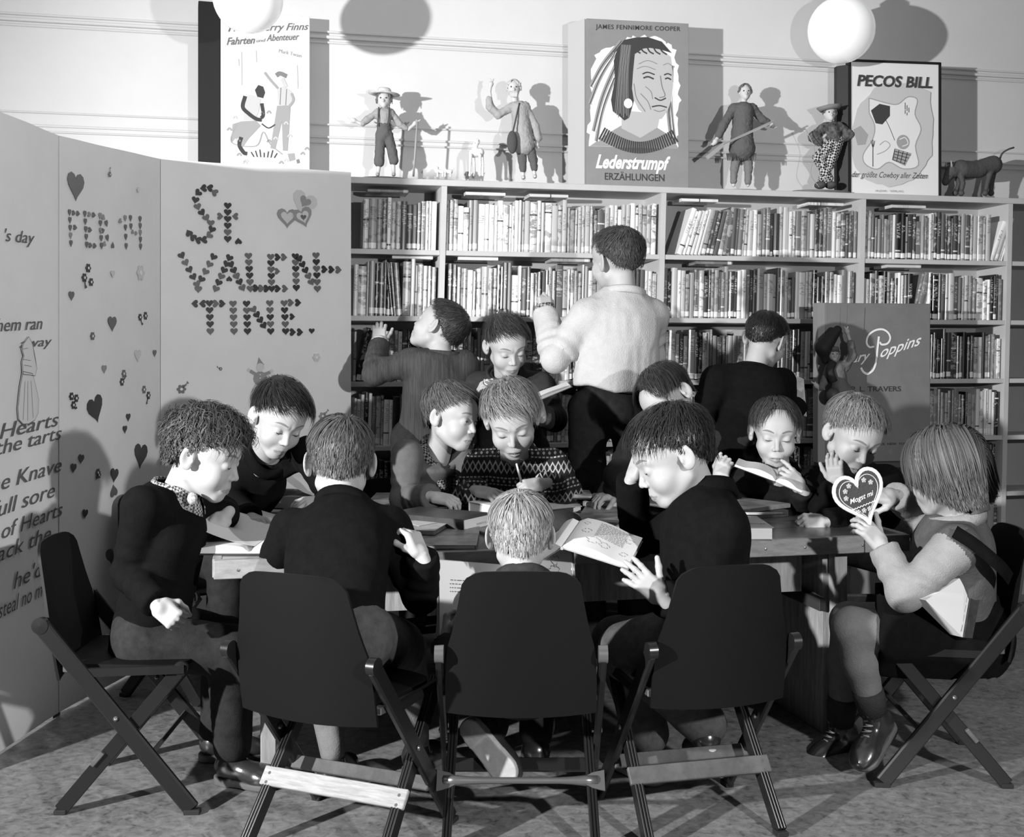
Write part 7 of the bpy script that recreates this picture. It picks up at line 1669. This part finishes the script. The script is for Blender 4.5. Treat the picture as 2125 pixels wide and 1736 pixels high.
# ------------------------------------------------------------------ held books and the heart
def vbook(label, h0, h1, oL, oR, th, reader, cover, lines=(), group='open books held by children', pm=None, seed=1, bow=.35):
    h0, h1 = np.asarray(h0), np.asarray(h1); t = empty('open_book', (h0 + h1) / 2, label, 'book', group); S_ = h1 - h0; r_ = random.Random(seed)
    for k_, o in enumerate((oL, oR)):
        if o is None: continue
        o = np.asarray(o, float); N_ = nrm(np.cross(S_, o)); mid = (h0 + h1) / 2
        if np.dot(N_, np.asarray(reader) - mid) < 0: N_ = -N_
        n = 10; v = []; hs = []
        for i in range(n + 1):
            s = i / n; z = th * (1 - .25 * s) + th * bow * math.sin(math.pi * min(1, s * 1.3)) if i else th * .35; hs.append(z)
            for w_ in (0.015, 0.985): v += [h0 + S_ * w_ + o * (s * .98) + N_ * z, h0 + S_ * w_ + o * (s * .98) + N_ * .0022]
        f = []
        for i in range(n): b = 4 * i; f += [(b, b + 4, b + 6, b + 2), (b + 1, b + 3, b + 7, b + 5), (b, b + 1, b + 5, b + 4), (b + 2, b + 6, b + 7, b + 3)]
        f += [(4 * n, 4 * n + 1, 4 * n + 3, 4 * n + 2), (0, 2, 3, 1)]
        MB().add(v, f).build('page_block', pm or PW, t, smooth=True, auto=35)
        cv = [h0, h0 + o, h1 + o, h1]; mb = MB().add(cv + [q_ + N_ * .002 for q_ in cv], [(0, 1, 2, 3), (4, 7, 6, 5), (0, 4, 5, 1), (1, 5, 6, 2), (2, 6, 7, 3), (3, 7, 4, 0)]); mb.build('cover', cover, t)
        if k_ in lines:
            mb = MB()
            def pt(s, w_): i = min(n - 1, int(s * n)); fr = s * n - i; return h0 + S_ * w_ + o * (s * .98) + N_ * (hs[i] * (1 - fr) + hs[i + 1] * fr + .0007)
            for ln_ in range(lines[k_]['n']):
                w0 = lines[k_]['w0'] + ln_ * lines[k_]['dw']; s = lines[k_]['s0']
                while s < lines[k_]['s1']:
                    e = min(s + r_.uniform(.02, .07), lines[k_]['s1']); q_ = [pt(s, w0), pt(e, w0), pt(e, w0 + .010), pt(s, w0 + .010)]; mb.add(q_, [(0, 1, 2, 3)]); s = e + .012
            for (cs, cw, rr, nn) in lines[k_].get('art', ()):
                pp = [(cs + rr * math.cos(u) * (1 + .35 * math.sin(nn * u)), cw + rr * 1.1 * math.sin(u) * (1 + .2 * math.cos(2 * nn * u))) for u in np.linspace(0, 6.1, 26)]
                for a_, b_ in zip(pp[:-1], pp[1:]): mb.add([pt(*a_), pt(*b_), pt(b_[0] + .004, b_[1] + .006), pt(a_[0] + .004, a_[1] + .006)], [(0, 1, 2, 3)])
            mb.build('print', INKP, t)
    MB().tube([h0, h1], .004, 6).build('spine', cover, t)
    return t
h1 = P(1085, 846, 4.06)
vbook('open book with dark cover held by the standing boy in dark coat', P(1080, 835, 4.23), h1, P(1003, 797, 4.07) - h1, P(1188, 803, 4.07) - h1, .009, P(1050, 716, 4.33), CVD)
h1 = P(1608, 1000, 3.64)
vbook('open book held up by the child with dark parted hair', P(1612, 985, 3.80), h1, P(1522, 968, 3.66) - h1, P(1664, 1024, 3.60) - h1, .011, P(1608, 890, 3.88), CVD, bow=.9)
h0 = P(1166, 1138, 2.84); h1 = P(1204, 1083, 3.02)
vbook('open illustrated book held flat by the dark-haired boy leaning on his hand', h0, h1, P(1118, 1168, 2.90) - h0, P(1304, 1182, 2.82) - h0, .016, P(1300, 900, 2.9), CLW,
      lines={1: dict(n=13, w0=.90, dw=-.038, s0=.34, s1=.80, art=[(.14, .80, .04, 3), (.20, .55, .06, 4), (.36, .30, .09, 5), (.85, .70, .06, 3), (.86, .25, .05, 4), (.55, .26, .07, 6)])}, bow=.5)
ht = P(1056, 1172, 3.04); hb = P(1062, 1345, 2.96)
vbook('large open book standing in the hands of the small fair-haired boy', hb, ht, P(905, 1160, 2.93) - ht, P(1190, 1128, 2.93) - ht, .010, P(1080, 1110, 2.8), mat('book_board', .35, .6),
      lines={0: dict(n=4, w0=.62, dw=.045, s0=.30, s1=.86), 1: dict(n=3, w0=.5, dw=.05, s0=.3, s1=.6, art=[(.72, .72, .08, 5), (.76, .85, .05, 3)])}, bow=.3)
h1 = P(1634, 772, 4.68)
vbook('pale open picture book held by the boy in black standing at the right shelves', P(1640, 850, 4.66), h1, P(1604, 768, 4.74) - h1, P(1668, 786, 4.66) - h1, .006, P(1588, 706, 4.5), CVL, pm=mat('picture_page', .36, .5, var=.7, vscale=16))
# book tucked under the girl's arm
c4 = [P(1976, 1188, 3.03), P(1992, 1200, 3.05), P(1972, 1316, 2.98), P(1896, 1240, 2.93)]; N_ = np.array([.02, -.03, 0.0]); t = empty('book', sum(c4) / 4, 'white-paged book tucked between the girl\'s arm and the chair back', 'book')
box6 = [(0, 1, 2, 3), (4, 7, 6, 5), (0, 4, 5, 1), (1, 5, 6, 2), (2, 6, 7, 3), (3, 7, 4, 0)]
MB().add(c4 + [p_ + N_ for p_ in c4], box6).build('page_block', PW, t)
d4 = [c4[1] + np.array([.001, 0, 0]), c4[1] + np.array([.03, .01, -.004]), c4[2] + np.array([.026, .01, -.004]), c4[2] + np.array([.001, 0, 0])]
MB().add(d4 + [p_ + N_ * 1.1 for p_ in d4], box6).build('cover', CVD, t)
mb = MB(); 
for k_ in range(5):
    a_ = c4[0] * .25 + c4[1] * .75 + (c4[2] - c4[1]) * (.12 + .17 * k_) + N_ * 1.02; b_ = a_ + (c4[2] - c4[1]) * .12; e_ = np.array([-.004, 0, -.001]); mb.add([a_, b_, b_ + e_, a_ + e_], [(0, 1, 2, 3)])
mb.build('print', INKP, t)
# gingerbread heart
hc_ = P(1786, 1034, 3.02); hx = nrm(np.array([.97, .15, -.0])); hz = np.array([0, 0, 1.0]); a_ = math.radians(20); ex = hx * math.cos(a_) - hz * math.sin(a_) * -1; ez = nrm(np.cross(nrm(np.cross(hx, hz)), ex)) ; ex = nrm(hx * math.cos(a_) + hz * math.sin(a_)); ez = nrm(-hx * math.sin(a_) + hz * math.cos(a_))
hn = nrm(np.cross(ex, ez)); t = empty('gingerbread_heart', hc_, 'iced gingerbread heart with lettering and white rim in the girl\'s hands', 'gingerbread heart')
HB = heart_poly(24); sc_ = .136
MB().prism([(x_ * sc_, y_ * sc_ * 1.15) for x_, y_ in HB], hc_ - hn * .006, ex, ez, .012).build('cake', mat('gingerbread', .045, .6, bump=.3, bscale=150), t)
ring = [hc_ + hn * .004 + ex * x_ * sc_ * .98 + ez * y_ * sc_ * 1.13 for x_, y_ in HB]; MB().tube(ring + ring[:1], .0055, 8).build('icing_rim', mat('white_icing', .8, .5, bump=.6, bscale=300), t, smooth=True)
ring = [hc_ + hn * .0065 + ex * x_ * sc_ * .80 + ez * y_ * sc_ * .93 for x_, y_ in HB]; MB().tube(ring + ring[:1], .0012, 5).build('icing_line', PL_, t, smooth=True)
mb = MB(); put_text(mb, 'Mogst mi', hc_ - ex * .034 + ez * -.002, ex, ez, .013, .070, .35, .01, 0, .0068); mb.build('lettering', mat('white_icing', .8, .5), t)
FLW = mat('sugar_flower', .35, .6)
for (x_, y_) in ((-.036, .034), (-.022, .044), (-.040, .016), (.022, .044), (.038, .032), (-.020, -.030), (-.004, -.031), (.012, -.032)):
    mb = MB(); c_ = hc_ + ex * x_ + ez * y_ + hn * .007
    for k_ in range(5): mb.ell(c_ + (ex * math.cos(1.256 * k_) + ez * math.sin(1.256 * k_)) * .0042, (.0032, .0022, .0032), 8, 6)
    mb.ell(c_ + hn * .002, (.0022, .002, .0022), 6, 5, 1); mb.build('sugar_flower', [FLW, PL_], t, smooth=True)
mb = MB(); pts = [hc_ + hn * .007 + ex * (-.034 + .068 * k_ / 16) + ez * (-.018 + .0015 * (-1) ** k_) for k_ in range(17)]; mb.tube(pts, .0013, 5); mb.build('icing_border', mat('white_icing', .8, .5), t, smooth=True)
strip_mw()
